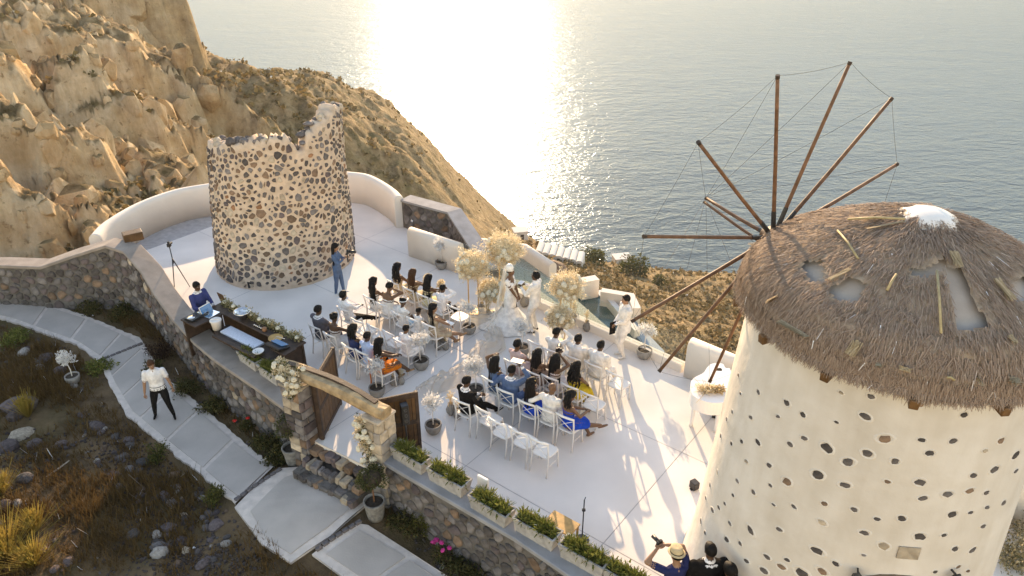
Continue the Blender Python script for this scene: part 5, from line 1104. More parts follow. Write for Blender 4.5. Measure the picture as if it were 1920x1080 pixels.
WHO = {('R1', 1): 'under the groomsman with a raised hand', ('R1', 2): 'under the middle groomsman in white', ('R1', 3): 'under the rightmost groomsman in white', ('R2', 0): 'under the woman in pale pink', ('R2', 1): 'under the woman in the brown dress', ('R2', 2): 'under the woman holding up a camera', ('R2', 3): 'under the woman in the yellow dress', ('R3', 0): 'under the long haired woman beside the blue suit', ('R3', 1): 'under the man in the blue suit', ('R3', 2): 'under the woman with a tiara', ('R3', 3): 'under the bald man in white', ('R3', 4): 'under the woman in royal blue with crossed legs', ('R4', 0): 'under the man in the black suit',
       ('L1', 0): 'under the dark wavy haired bridesmaid', ('L1', 1): 'under the auburn haired bridesmaid', ('L1', 2): 'under the bridesmaid in pale yellow', ('L1', 3): 'under the boy in the left front row', ('L2', 0): 'under the woman with very long straight hair', ('L2', 1): 'under the short haired woman in white', ('L2', 2): 'under the girl with a headband', ('L2', 3): 'under the smallest girl', ('L2', 4): 'under the braided woman in beige', ('L3', 0): 'under the man in a white shirt stretching his legs', ('L3', 4): 'under the boy beside the white tree', ('L4', 0): 'under the man in the grey suit', ('L4', 1): 'under the woman with a bun', ('L4', 2): 'under the woman in dark blue', ('L4', 3): 'under the boy in the light blue shirt', ('L4', 4): 'under the woman in orange'}
EMP = {('R1', 0): 'empty white cross-back chair at the left end of the right front row', ('R1', 4): 'empty white cross-back chair at the right end of the right front row', ('R2', 4): 'empty white cross-back chair right of the woman in yellow', ('R4', 1): 'empty white cross-back chair next to the man in black', ('R4', 2): 'second empty white chair from the man in black', ('R4', 3): 'third empty white chair from the man in black', ('R4', 4): 'empty white cross-back chair nearest the camera, end of the last row', ('L1', 4): 'empty white cross-back chair at the aisle end of the left front row', ('L3', 1): 'empty white chair next to the man stretching his legs', ('L3', 2): 'middle one of the three empty chairs in the third left row', ('L3', 3): 'empty white chair next to the boy by the white tree'}
ch0 = chair(); first = True; SEATS = {}
CAZ = R(52)
for row, L in CH.items():
    for i, (u, v) in enumerate(L):
        q = G(u, v, .872); a = CAZ + lr_.uniform(-.05, .05) + (-.03 if row[0] == 'L' else .02); f = V(math.cos(a), math.sin(a), 0); p = V(q.x, q.y, 0) + f * .28; o = ch0 if first else tree_copy(ch0); first = False
        place(o, p, a - math.pi / 2, 1.0, EMP.get((row, i)) or 'white cross-back chair ' + WHO[row, i]); SEATS[row, i] = (p, a - math.pi / 2)

# ================================================================== BAR, PIANO, GEAR
BA = G(416, 566, 1.06); BB = G(574, 641, 1.06); bdv = BB - BA; bdv.z = 0; bL = bdv.length; bang = math.atan2(bdv.y, bdv.x)
bar = thing('bar_counter', 'dark wooden bar with flower trimmed counter beside the garden wall', 'bar', (BA.x, BA.y, 0), bang)      # local x along the counter, -y towards the camera
def bx(par, nm, m_, c, s_, rz=0, ch=.006): mb = MB(); mb.box((0, 0, 0), s_, rz, ch=ch); o = mb.build(nm, m_, par); o.location = c; return o
bx(bar, 'counter_top', 'wood_dark', (bL / 2, -.17, 1.04), (bL, .34, .04)); bx(bar, 'front_panel', 'wood_dark', (bL / 2, -.06, .51), (bL - .1, .05, 1.0)); bx(bar, 'desk_top', 'wood_dark', (.20, -.71, 1.038), (.6, .74, .04)); bx(bar, 'end_panel', 'wood_dark', (-.05, -.55, .51), (.05, 1.0, 1.0)); bx(bar, 'end_panel', 'wood_dark', (bL - .1, -.35, .51), (.05, .6, 1.0))
bx(bar, 'work_shelf', 'wood_dark', (bL / 2 + .2, -.55, .80), (bL - .9, .42, .04)); bx(bar, 'back_board', 'wood_dark', (bL * .52, -.86, .84), (bL * .5, .12, .06)); bx(bar, 'end_top', 'wood_dark', (bL - .2, -.48, 1.045), (.5, .34, .04))
mat('ice', (.62, .66, .74), .35, .12, 30, .8, 60, spec=.6); bx(bar, 'ice_bin', 'ice', (bL * .47, -.54, .84), (bL * .40, .30, .06))
islandmat('garland_leaf', [(.10, .11, .03), (.2, .17, .06), (.36, .27, .12), (.5, .4, .22)], .8, 0, transl=.3)
gl = thing('bar_garland', 'long garland of dried flowers along the far edge of the bar', 'flowers', (BA.x, BA.y, 1.06), bang)
r2 = np.random.default_rng(31); nn_ = 3600; xs = r2.uniform(.1, bL - .1, nn_); P0 = np.stack([xs, r2.normal(-.03, .05, nn_), np.abs(r2.normal(0, .06, nn_)) * (1 + .5 * np.sin(xs * 7))], 1); dd_ = r2.normal(size=(nn_, 3)); dd_ /= np.linalg.norm(dd_, axis=1)[:, None]; ss = np.cross(dd_, r2.normal(size=(nn_, 3))) * .012
tag(quads('foliage', np.stack([P0 - ss, P0 + dd_ * .01, P0 + ss, P0 + dd_ * .05], 1), 'garland_leaf', gl), kind='stuff')
for k in range(9): o = link('rose', ROSE, gl); o.location = (.2 + k * (bL - .4) / 8, -.05 + .03 * math.sin(k * 3), .09); o.scale = (1.1,) * 3
def on_bar(x, y, z): return Matrix.Translation((BA.x, BA.y, 0)) @ Matrix.Rotation(bang, 4, 'Z') @ V(x, y, z)
def item(name, lab, cat, x, y, z, prof, m_, n_=18, smooth=True, group=None):
    mb = MB(); mb.lathe(prof, n_); o = mb.build(name, m_, None, smooth); o.location = on_bar(x, y, z); return tag(o, lab, cat, group)
bk = thing('white_bucket', 'white plastic bucket with lid inside the bar', 'bucket', on_bar(.62, -.62, .82)); mb = MB(); mb.lathe([(.10, 0), (.125, .22), (.13, .23)], 20); mb.build('pail', 'white_paint', bk, True); mb = MB(); mb.lathe([(.137, .22), (.137, .25), (.12, .258), (.02, .258)], 20); mb.box((0, 0, .265), (.2, .02, .012)); mb.build('lid', 'white_paint', bk)
item('ice_bowl', 'large shiny steel bowl standing on the bar counter', 'bowl', bL * .36, -.2, 1.06, [(.07, 0), (.10, .05), (.16, .17), (.20, .22), (.19, .22), (.15, .17), (.09, .06), (.01, .05)], 'chrome', 24)
item('wooden_tray', 'round tan wooden tray on the bar counter', 'tray', bL * .78, -.3, 1.062, [(.16, 0), (.17, .012), (.165, .022), (.155, .014), (.01, .012)], 'wood_tray', 24)
item('fruit_bowl', 'pale bowl on the near side of the bar shelf', 'bowl', bL * .74, -.72, .82, [(.06, 0), (.12, .06), (.13, .08), (.12, .08), (.05, .02), (.01, .018)], 'white_lacquer', 20)
item('sugar_jar', 'small glass jar of red fruit on the bar', 'jar', bL * .63, -.24, 1.06, [(.05, 0), (.06, .07), (.05, .08), (.01, .08)], 'stone_red', 14)
for k in range(10):
    mb = MB(); mb.lathe([(.028, 0), (.03, .004), (.005, .012), (.005, .06), (.028, .085), (.03, .13), (.027, .13), (.024, .09), (.002, .07)], 12); o = mb.build('drinking_glass', 'drink_glass' if 'drink_glass' in MATS else (glassmat('drink_glass', (.92, .94, .95)).name), None, True); o.location = on_bar(.10 + (k % 4) * .10, -.55 - (k // 4) * .11 + .02 * (k % 2), 1.06); tag(o, 'stemmed glass standing among the others on the left end of the bar', 'glass', 'stemmed glasses on the bar')
for k in range(6):
    mb = MB(); mb.lathe([(.018, 0), (.018, .05), (.012, .06), (.01, .06)], 10); o = mb.build('spice_pot', 'chrome', None, True); o.location = on_bar(bL * .52 + k * .06, -.26, 1.06); tag(o, 'little metal pot in the line on the bar counter', 'pot', 'little metal pots on the bar')
# tablet, mixer and laptop
m, n, l, b = _nt('screen_glow'); b.inputs['Base Color'].default_value = (.02, .03, .05, 1); b.inputs['Roughness'].default_value = .15; b.inputs['Emission Color'].default_value = (.05, .22, .5, 1); b.inputs['Emission Strength'].default_value = .25
tb = thing('mixing_console', 'dark mixing desk with a blue screen at the gate end of the bar', 'mixing desk', on_bar(bL - .33, -.52, 1.066), bang); M_ = Matrix.Rotation(R(-16), 4, 'X'); mb = MB(); mb.box((0, 0, .05), (.46, .34, .05), M=M_, ch=.01); mb.build('body', 'black_plastic', tb); mb = MB(); mb.box((0, .06, .096), (.38, .18, .006), M=M_); mb.build('screen', 'screen_glow', tb); mb = MB(); mb.tube([(-.18, -.05, .06), (-.1, .1, .2), (.12, .13, .2)], .006, 5); mb.build('gooseneck_lamp', 'chrome', tb, True)
lp = thing('laptop', 'silver laptop open on the left end desk of the bar', 'laptop', on_bar(.32, -.52, 1.06), bang + 1.7); mb = MB(); mb.box((0, 0, .009), (.33, .23, .016), ch=.003); mb.build('base', 'chrome', lp); mb = MB(); mb.box((0, .16, .11), (.33, .012, .22), M=Matrix.Rotation(R(-20), 4, 'X'), ch=.003); mb.build('lid', 'white_paint', lp); mb = MB(); mb.box((0, .145, .11), (.30, .01, .19), M=Matrix.Rotation(R(-20), 4, 'X')); mb.build('screen', 'screen_glow', lp)
dk = thing('turntable_deck', 'black dj deck with knobs in front of the dj', 'dj deck', on_bar(.12, -.78, 1.06), bang + 1.7); mb = MB(); mb.box((0, 0, .03), (.5, .28, .05), ch=.006); mb.build('body', 'black_plastic', dk)
for x in (-.15, .15): mb = MB(); mb.lathe([(.09, .055), (.09, .07), (.02, .072)], 18, c=(x, 0, 0)); mb.build('jog_wheel', 'chrome', dk, True)
ms_ = thing('menu_board', 'small brown board standing at the far left corner of the bar', 'board', on_bar(.06, -.02, 1.06), bang); mb = MB(); mb.box((0, 0, .14), (.22, .02, .28), M=Matrix.Rotation(.2, 4, 'X'), ch=.004); mb.build('panel', 'wood_door', ms_); mb = MB(); mb.box((0, .05, .08), (.03, .1, .02)); mb.build('foot', 'wood_door', ms_)
# piano
pz = .98; po = [G(u, v, pz) for u, v in [(1295, 727), (1296, 715), (1304, 707), (1319, 699), (1327, 688), (1336, 682), (1354, 682), (1360, 690), (1370, 696), (1366, 752), (1358, 754), (1335, 755), (1313, 749), (1299, 740)]]
pc = sum(po, V(0, 0, 0)) / len(po); pc.z = 0
pia = thing('grand_piano', 'white grand piano with dried flowers on its lid, beside the windmill', 'piano', pc)
loc = [(p.x - pc.x, p.y - pc.y) for p in po]; sm = smoothline(loc + [loc[0]], 4)[:-1]
mb = MB(); mb.prism([(p.x, p.y) for p in sm], .66, pz - .03); fix_up(mb.build('case', 'white_lacquer', pia)); mb = MB(); mb.prism([(p.x * 1.01, p.y * 1.01) for p in sm], pz - .026, pz); lid = fix_up(mb.build('lid', 'white_lacquer', pia))
kd0 = V(*G(1359, 697, .86).xy, 0) - pc; kd1 = V(*G(1363, 750, .86).xy, 0) - pc; kdd = (kd1 - kd0); kn = V(kdd.y, -kdd.x, 0).normalized(); kn = kn if kn.x > 0 else -kn; ka = math.atan2(kdd.y, kdd.x)
mid = (kd0 + kd1) / 2 + kn * .17; mb = MB(); mb.box((mid.x, mid.y, .70), (kdd.length + .1, .32, .16), ka, ch=.01); kb = mb.build('keybed', 'white_lacquer', pia)
for k in range(28):
    q = kd0.lerp(kd1, (k + .5) / 28) + kn * .24; mb = MB(); mb.box((0, 0, 0), (kdd.length / 28 - .002, .15, .02), ka); o = mb.build('white_key', 'white_paint', kb); o.location = (q.x, q.y, .79)
    if k % 7 not in (2, 6) and k < 27: q = kd0.lerp(kd1, (k + 1) / 28) + kn * .205; mb = MB(); mb.box((0, 0, 0), (kdd.length / 28 * .62, .09, .02), ka); o = mb.build('black_key', 'black_plastic', kb); o.location = (q.x, q.y, .808)
for u, v in ((1305, 735), (1345, 690), (1352, 745)): q = G(u, v, .9) - pc; mb = MB(); mb.tube([(q.x, q.y, .7), (q.x, q.y, .08), (q.x, q.y, 0)], [.05, .035, .045], 10); mb.build('leg', 'white_lacquer', pia, True)
q = G(1345, 745, .5) - pc; mb = MB(); mb.box((q.x, q.y, .07), (.3, .12, .05), ka); mb.build('pedal_box', 'black_plastic', pia)
# maker's mark on the side of the case: black half moon over two small letters' worth of script
qa = G(1331, 753.5, pz) - pc; qb = G(1346, 754.5, pz) - pc; qd = (qb - qa); qn = V(qd.y, -qd.x, 0).normalized(); qn = qn if qn.y < 0 else -qn; cm = (qa + qb) / 2 + qn * .012; ux = qd.normalized()
mb = MB(); ring = [cm + ux * .055 * math.cos(a) + V(0, 0, .80 - pz * 0 + .05 * math.sin(a)) for a in np.linspace(-.5, math.pi + .5, 18)]; mb.add([V(p.x, p.y, p.z) for p in ring], [tuple(range(18))]); mb.build('logo', 'black_plastic', pia)
pf = thing('piano_flowers', 'bunch of dried cream flowers lying on the piano lid', 'flowers', G(1325, 733, pz)); sticks('stems', 60, .1, .22, 92, 'dry_grass', pf, w=.006); crown('blossoms', 700, (.30, .16, .10), .04, 93, 'cream_blossom', pf, core=.1, c=(0, 0, .06)); crown('pampas', 200, (.16, .12, .07), .06, 94, 'dry_grass', pf, core=.1, c=(.22, 0, .05))
# gear
def tripod(p, lab):
    t = thing('camera_tripod', lab, 'tripod', p); mb = MB()
    for k in range(3):
        a = k * 2.094 + .4; lg = MB(); lg.tube([(0, 0, .95), (.13 * math.cos(a), .13 * math.sin(a), .5), (.27 * math.cos(a), .27 * math.sin(a), 0)], [.016, .013, .009], 6); lg.build('leg', 'black_plastic', t, True)
    mb.tube([(0, 0, .8), (0, 0, 1.3)], .014, 6); mb.build('column', 'black_plastic', t, True); cm_ = MB(); cm_.box((0, 0, 1.37), (.09, .11, .1), ch=.01); cm_.tube([(0, .05, 1.37), (0, .16, 1.37)], [.032, .036], 10); cm_.box((0, -.01, 1.45), (.05, .06, .06), ch=.008); cb = cm_.build('camera', 'black_plastic', t); return t
tripod(G(337, 541), 'black camera tripod standing by the bend of the garden wall')
for i, (u, v, lab) in enumerate(((472, 541, 'black floor spotlight at the foot of the tower, nearer the bar'), (581, 526, 'black floor spotlight at the foot of the tower, nearer the videographer'))):
    t = thing('floor_spotlight', lab, 'spotlight', G(u, v)); bx(t, 'housing', 'black_plastic', (0, 0, .14), (.15, .13, .2)); bx(t, 'bracket', 'iron', (0, 0, .02), (.2, .08, .03)); mb = MB(); mb.lathe([(.05, 0), (.05, .02), (.01, .021)], 14); o = mb.build('lens', 'chrome', t, True); o.location = (0, .066, .16); o.rotation_euler = (R(-90), 0, 0)
t = thing('floor_spotlight', 'black spotlight lying on the floor beside the windmill wall', 'spotlight', G(1301, 916), .5); bx(t, 'housing', 'black_plastic', (0, 0, .10), (.13, .15, .16)); bx(t, 'lens', 'pot_grey', (0, .078, .11), (.09, .01, .1)); bx(t, 'bracket', 'iron', (0, 0, .012), (.17, .07, .022))
t = thing('column_speaker', 'slim black column loudspeaker on a pole in front of the right plank door', 'loudspeaker', G(766, 858)); bx(t, 'cabinet', 'black_plastic', (0, 0, 1.12), (.15, .15, .46), .4, .012); mb = MB(); mb.tube([(0, 0, .02), (0, 0, .92)], .016, 8); mb.build('pole', 'black_plastic', t, True); mb = MB(); mb.lathe([(.16, 0), (.15, .02), (.03, .03)], 16); mb.build('base', 'black_plastic', t)
for x in (-.05, 0, .05): mb = MB(); mb.lathe([(.045, 0), (.03, .01), (.012, .004)], 12); o = mb.build('driver', 'iron', t); o.location = (.03, -.075, 1.12 + x * 2.6); o.rotation_euler = (R(90), 0, .4)
t = thing('stand_pole', 'thin black stand behind the planters near the bottom edge', 'stand', G(1091, 1012)); mb = MB(); mb.tube([(0, 0, 0), (0, 0, .95)], .012, 6); mb.build('pole', 'black_plastic', t, True); mb = MB(); mb.lathe([(.13, 0), (.12, .015), (.02, .02)], 14); mb.build('base', 'black_plastic', t); bx(t, 'clip', 'black_plastic', (0, 0, .72), (.06, .04, .05)); mb = MB(); mb.tube([(0, 0, .95), (.02, 0, 1.02)], .008, 5); mb.build('fork', 'black_plastic', t)
t = thing('floodlight', 'white floodlight fixed at the end of a wall planter', 'floodlight', G(906, 914, .62), wang); bx(t, 'panel', 'white_paint', (0, 0, .13), (.24, .06, .24), 0, .012); bx(t, 'bracket', 'iron', (0, 0, .02), (.2, .06, .02)); bx(t, 'post', 'iron', (0, .02, -.3), (.03, .03, .62))
t = thing('side_table', 'tan wooden side table tucked behind the wall planters', 'table', G(1052, 1012, 0), wang); bx(t, 'top', 'wood_tray', (0, 0, .40), (.55, .35, .03))
for x in (-.24, .24):
    for y in (-.14, .14): bx(t, 'leg', 'wood_tray', (x, y, .192), (.035, .035, .384))
# tulle heaped along the aisle
sheermat('tulle', (.80, .74, .66), .62)
def tulle(name, lab, px, w, seed, hgt):
    P_ = Poly([V(*q, 0) for q in smoothline([G(u, v).xy for u, v in px], 6)]); n_ = int(P_.L / .035); mcol = 26; r = random.Random(seed); Vv = []; sd = seed * 3.1
    for i in range(n_ + 1):
        s_ = P_.L * i / n_; p, nn = P_.at(s_); ww = w * (.75 + .5 * float(fbm(np.array(s_ * 1.7), np.array(sd), 2, seed)))
        for j in range(mcol + 1):
            t = j / mcol * 2 - 1; h = hgt * max(0, 1 - t * t) * (.25 + 1.3 * float(fbm(np.array(s_ * 4.5 + t), np.array(t * 3.2 + sd), 3, seed + 2))) + .05 * abs(math.sin(t * 9 + s_ * 7 + 2 * math.sin(s_ * 3))) + .012
            Vv.append(V(p.x, p.y, 0) + V(nn.x, nn.y, 0) * ww * (t + .12 * math.sin(s_ * 9 + j)) + V(0, 0, h))
    mb = MB(); mb.v = [tuple(q) for q in Vv]; k = mcol + 1
    for i in range(n_):
        for j in range(mcol): mb.f.append((i * k + j, i * k + j + 1, (i + 1) * k + j + 1, (i + 1) * k + j)); mb.m.append(0)
    return tag(mb.build(name, 'tulle', None, True), lab, 'tulle')
tulle('tulle_swag', 'white tulle gathered along the aisle from the altar to the gate', [(925, 628), (928, 655), (900, 668), (888, 690), (866, 703), (845, 718), (815, 728), (796, 745)], .27, 4, .3)
tulle('tulle_swag', 'white tulle heaped in folds left of the bride behind the empty front chair', [(862, 583), (880, 592), (905, 600), (935, 605)], .36, 6, .3)
# ================================================================== PEOPLE
SK = {'skin_deep': (.085, .042, .022), 'skin_brown': (.15, .075, .038), 'skin_light': (.30, .165, .095)}
for k, c in SK.items(): mat(k, c, .5, .08, 20, .05, 60, spec=.4)
CL = {'suit_white': (.76, .70, .63), 'shirt_white': (.76, .73, .71), 'suit_black': (.012, .011, .011), 'suit_blue': (.085, .13, .23), 'suit_navy': (.045, .055, .16), 'suit_grey': (.10, .095, .11), 'denim_blue': (.09, .135, .22), 'shirt_pale_blue': (.42, .52, .72), 'dress_champagne': (.52, .41, .26), 'dress_cream': (.62, .54, .32), 'dress_white': (.80, .76, .70), 'dress_beige': (.46, .36, .25), 'dress_navy': (.035, .05, .13), 'dress_orange': (.62, .16, .015), 'dress_pink': (.60, .42, .37), 'dress_brown': (.30, .20, .14), 'dress_pale': (.64, .55, .50), 'dress_yellow': (.58, .40, .03), 'dress_royal': (.01, .06, .42), 'dress_lace': (.58, .55, .52), 'dress_sky': (.46, .60, .68), 'shirt_navy': (.022, .027, .085), 'dress_violet': (.16, .06, .16), 'shoe_black': (.012, .011, .011), 'shoe_white': (.6, .6, .58), 'shoe_brown': (.06, .03, .015), 'shoe_tan': (.32, .19, .10), 'trouser_black': (.013, .012, .012)}
for k, c in CL.items(): mat(k, c, .85, .16, 11, .8, 22, spec=.08, bdist=.02)
mat('hair_black', (.007, .0055, .005), .6, .4, 30, .6, 80, spec=.18); mat('hair_auburn', (.06, .025, .010), .6, .3, 30, .6, 80, spec=.18); mat('eye_white', (.7, .7, .68), .3, .02, 5, 0); mat('lips', (.17, .05, .04), .5, .1, 20, 0); mat('straw_hat', (.55, .42, .24), .8, .1, 40, .5, 120); mat('pearl', (.75, .72, .66), .25, .05, 10, 0, spec=.7)
def ik(a, c, l1, l2, pole):
    d = c - a; L = min(d.length, (l1 + l2) * .999); d = d.normalized() if d.length > 1e-6 else V(0, 0, -1); x = (l1 * l1 - l2 * l2 + L * L) / (2 * L); h = math.sqrt(max(1e-6, l1 * l1 - x * x)); pl = pole - d * pole.dot(d)
    pl = pl.normalized() if pl.length > 1e-5 else V(0, 1, 0); return a + d * x + pl * h, a + d * L
class Body:
    def __init__(s): s.mb = MB(); s.tags = []; s.post = MB()
    def tube(s, tg, pts, rad, n=10, flat=1.0):
        P_ = []; Rr = []
        for (a, ra_), (c, rc) in zip(zip(pts, rad), list(zip(pts, rad))[1:]):
            k = max(1, int((c - a).length / .035))
            for i in range(k): P_.append(a.lerp(c, i / k)); Rr.append(ra_ + (rc - ra_) * i / k)
        P_.append(pts[-1]); Rr.append(rad[-1]); t0 = (P_[0] - P_[1]).normalized(); t1 = (P_[-1] - P_[-2]).normalized()
        P_ = [P_[0] + t0 * Rr[0] * .85, P_[0] + t0 * Rr[0] * .5] + P_ + [P_[-1] + t1 * Rr[-1] * .5, P_[-1] + t1 * Rr[-1] * .85]; Rr = [Rr[0] * .45, Rr[0] * .85] + Rr + [Rr[-1] * .85, Rr[-1] * .45]
        o = len(s.mb.v); s.mb.tube(P_, Rr, n, flat=flat); s.tags += [tg] * (len(s.mb.v) - o)
    def loft(s, tg, rings):
        """rings: (centre, right, forward) half axes; resampled finely"""
        R_ = []
        for (c0, a0, b0_), (c1, a1, b1_) in zip(rings, rings[1:]):
            k = max(1, int((c1 - c0).length / .035))
            for i in range(k): t = i / k; R_.append((c0.lerp(c1, t), a0.lerp(a1, t), b0_.lerp(b1_, t)))
        R_.append(rings[-1]); o = len(s.mb.v); s.mb.loft([[c + a * math.cos(2 * math.pi * j / 18) + b_ * math.sin(2 * math.pi * j / 18) for j in range(18)] for c, a, b_ in R_]); s.tags += [tg] * (len(s.mb.v) - o)
    def ell(s, tg, c, rad, M=None):
        o = len(s.mb.v); s.mb.ell(c, rad, 14, 10, M); s.tags += [tg] * (len(s.mb.v) - o)
DG = None
def remesh(mb, vox):
    me = bpy.data.meshes.new('t'); me.from_pydata(mb.v, [], mb.f); o = bpy.data.objects.new('t', me); C.objects.link(o); md = o.modifiers.new('r', 'REMESH'); md.mode = 'VOXEL'; md.voxel_size = vox; s_ = o.modifiers.new('s', 'SMOOTH'); s_.factor = .5; s_.iterations = 2
    dg = bpy.context.evaluated_depsgraph_get(); out = bpy.data.meshes.new_from_object(o.evaluated_get(dg), depsgraph=dg); bpy.data.objects.remove(o); bpy.data.meshes.remove(me); return out
def person(label, loc, rz, skin='skin_deep', top='suit_white', bottom=None, shoes='shoe_black', sit=False, female=False, sc=1.0, sleeves='long', skirt=None, hair='short', hairm='hair_black', lean=0.0, side=0.0, hl=None, hr=None, fl=None, fr=None, pl_l=None, pl_r=None, head=(0.0, 0.0), collar=None, bare=False, bulk=1.0, hat=None, group=None, twist=0.0, zseat=.0):
    bottom = bottom or top; B = Body(); X, Yv, Z = V(1, 0, 0), V(0, 1, 0), V(0, 0, 1)
    Rm = Matrix.Rotation(twist, 3, 'Z') @ Matrix.Rotation(side, 3, 'Y') @ Matrix.Rotation(-lean, 3, 'X'); sx_, sy_, sz_ = Rm @ X, Rm @ Yv, Rm @ Z
    pel = V(0, -.06, .555 + zseat) if sit else V(0, 0, .93); up = lambda h, y=0.0, x=0.0: pel + sz_ * h + sy_ * y + sx_ * x
    w = (.86 if female else 1.0) * bulk; k = .92 if female else 1.0
    # torso
    def ring(h, a, b_, y=0.0): return (up(h, y), sx_ * a * w, sy_ * b_ * bulk)
    jk = top.startswith('suit'); ex = 1.12 if jk else 1.0
    hip = (.185 if female else .165) / (w if female else 1)
    two = (not sit) and bottom != top and not skirt
    if two: B.loft(bottom, [ring(.04, hip * .94, .108), ring(-.06, hip * 1.0, .118), ring(-.14, hip * .95, .112)])
    tors = [ring(-.03 if two else (-.10 if not sit else -.06), hip * (1.08 if two else 1.0) * ex, (.126 if two else .115) * ex), ring(.0, hip * 1.02 * ex, .12 * ex), ring(.14, (.135 if female else .152) * ex, .10 * ex), ring(.28, .165 * ex, .118 * ex, .008), ring(.40, .178 * ex, .115 * ex, .0)]
    if bare:
        B.loft(top, tors[:4] + [ring(.345, .170, .112)]); B.loft(skin, [ring(.32, .166, .108), ring(.41, .17, .095), ring(.475, .145, .075, -.01), ring(.515, .07, .06, -.01)])
    else: B.loft(top, tors + [ring(.465, .16 * ex, .088 * ex, -.01), ring(.51, .075, .065, -.01)])
    if jk and not sit: B.loft(top, [ring(.02, .185, .128), ring(-.10, .195, .135), ring(-.16, .19, .13)])
    if female: 
        for s_ in (-1, 1): B.ell(top, up(.31, .085, s_ * .07), (.06, .055, .058))
    neck = up(.54, .012); hy, hp = head; Hm = Rm @ Matrix.Rotation(hy, 3, 'Z') @ Matrix.Rotation(-hp, 3, 'X'); hc = up(.665, .03 + .08 * math.sin(hp)) ; hx, hf, hu = Hm @ X, Hm @ Yv, Hm @ Z
    B.tube(skin, [up(.46, -.005), neck, hc - hu * .04], [.062 * (.85 if female else 1), .055 * (.85 if female else 1), .055])
    if collar: B.loft(collar, [(up(.498, -.008), sx_ * .080, sy_ * .076), (up(.522, -.004), sx_ * .076, sy_ * .072), (up(.548, .004), sx_ * .070, sy_ * .068)])
    B.ell(skin, hc + hu * .025, (.076, .095, .10), Hm); B.ell(skin, hc - hu * .055 + hf * .018, (.056, .068, .062), Hm); B.ell(skin, hc - hu * .015 + hf * .098, (.013, .018, .02), Hm)
    for s_ in (-1, 1): B.ell(skin, hc + hx * s_ * .078 - hu * .005, (.011, .02, .03), Hm)
    # face
    for s_ in (-1, 1): 
        e = hc + hx * s_ * .031 + hf * .085 + hu * .014; B.post.ell(e, (.012, .008, .007), 8, 5, Hm, 1); B.post.ell(e + hf * .006, (.006, .004, .006), 6, 4, Hm, 2); B.post.ell(e + hu * .02 + hf * .003, (.018, .006, .004), 6, 4, Hm, 2)
    B.post.ell(hc - hu * .052 + hf * .082, (.022, .008, .008), 8, 4, Hm, 3)
    # arms
    l1, l2 = .285 * k, .255 * k; hands = []
    for s_, tgt, pole in ((-1, hl, pl_l), (1, hr, pl_r)):
        sh = up(.445, -.005, s_ * .178 * w * (1.06 if jk else 1)); 
        if tgt is None: tgt = (s_ * .10, .30, .64) if sit else (s_ * .25, .06, .83)
        tg_ = V(*tgt) if not sit else V(*tgt); el, wr = ik(sh, tg_, l1, l2, Vector(pole) if pole else V(s_ * .5, -.7, -.35)); t1 = skin if sleeves == 'none' else top; t2 = top if sleeves == 'long' else skin; th = (1.18 if jk else 1.0) * (1 if sleeves != 'none' else .85) * (.88 if female else 1) * bulk
        if sleeves == 'short': m_ = sh.lerp(el, .62); B.tube(top, [sh, m_], [.062 * th, .058 * th]); B.tube(skin, [m_, el], [.046, .042])
        else: B.tube(t1, [sh, sh.lerp(el, .5), el], [.062 * th, .052 * th, .046 * th])
        B.tube(t2, [el, el.lerp(wr, .4), el.lerp(wr, .93)], [.045 * (th if t2 == top else .92), .041 * (th if t2 == top else .9), .031 * (th if t2 == top else .9)])
        if sleeves == 'long' and collar: B.tube(collar, [el.lerp(wr, .93), el.lerp(wr, .98)], [.033, .033])
        d = (wr - el).normalized(); lat = d.cross(V(0, 0, 1)); lat = lat.normalized() if lat.length > .2 else X; nrm = lat.cross(d); nrm = nrm if nrm.z > 0 else -nrm; B.tube(skin, [wr - d * .02, wr + d * .03, wr + d * .075], [.026, .034, .032], flat=.55); hands.append((wr + d * .08, d))
        for f in range(4):
            r0 = wr + d * .088 + lat * (f - 1.5) * .018; ln = (.068, .078, .074, .058)[f] * k; m1 = r0 + (d * .85 - nrm * .4).normalized() * ln * .5; B.post.tube([r0 - d * .02, m1, m1 + (d * .45 - nrm * .85).normalized() * ln * .5], [.0095, .009, .007], 6, 0)
        tb_ = wr + d * .03 + lat * (-s_) * .03; B.post.tube([tb_, tb_ + (d + lat * -s_ * .8).normalized() * .04, tb_ + (d * 1.2 + lat * -s_ * .5 - nrm * .3).normalized() * .075], [.012, .011, .008], 6, 0)
    # legs
    L1, L2 = .43 * k, .42 * k; feet = []
    for s_, tgt in ((-1, fl), (1, fr)):
        hj = pel + V(s_ * .088, .0, -.03); tgt = V(*tgt) if tgt else (V(s_ * .10, .46, .085) if sit else V(s_ * .10, .0, .085)); kn, an = ik(hj, tgt, L1, L2, V(s_ * .12, 1, .55) if sit else V(s_ * .1, 1, 0)); tl = skin if (skirt or bottom == skin) else bottom; th = 1.0 if tl == skin else 1.15
        if skirt is None or skirt == 'knee': B.tube(bottom if not skirt else skin, [hj, hj.lerp(kn, .5), kn], [.088 * bulk, .076 * bulk * th, .058 * th])
        B.tube(tl, [kn, kn.lerp(an, .35), an], [.056 * th, .054 * th, .036 * th]); fd = V(s_ * .18, 1, 0).normalized(); dn = (an - kn).normalized()
        if dn.z > -.7: fd = (fd - dn * fd.dot(dn)).normalized() if dn.z > -.5 and False else (fd + V(0, 0, .15)).normalized()
        B.tube(shoes, [an + V(0, 0, -.035) - fd * .035, an + V(0, 0, -.045) + fd * .06, an + V(0, 0, -.052) + fd * .15], [.036, .036, .026], flat=.8); feet.append((kn, an))
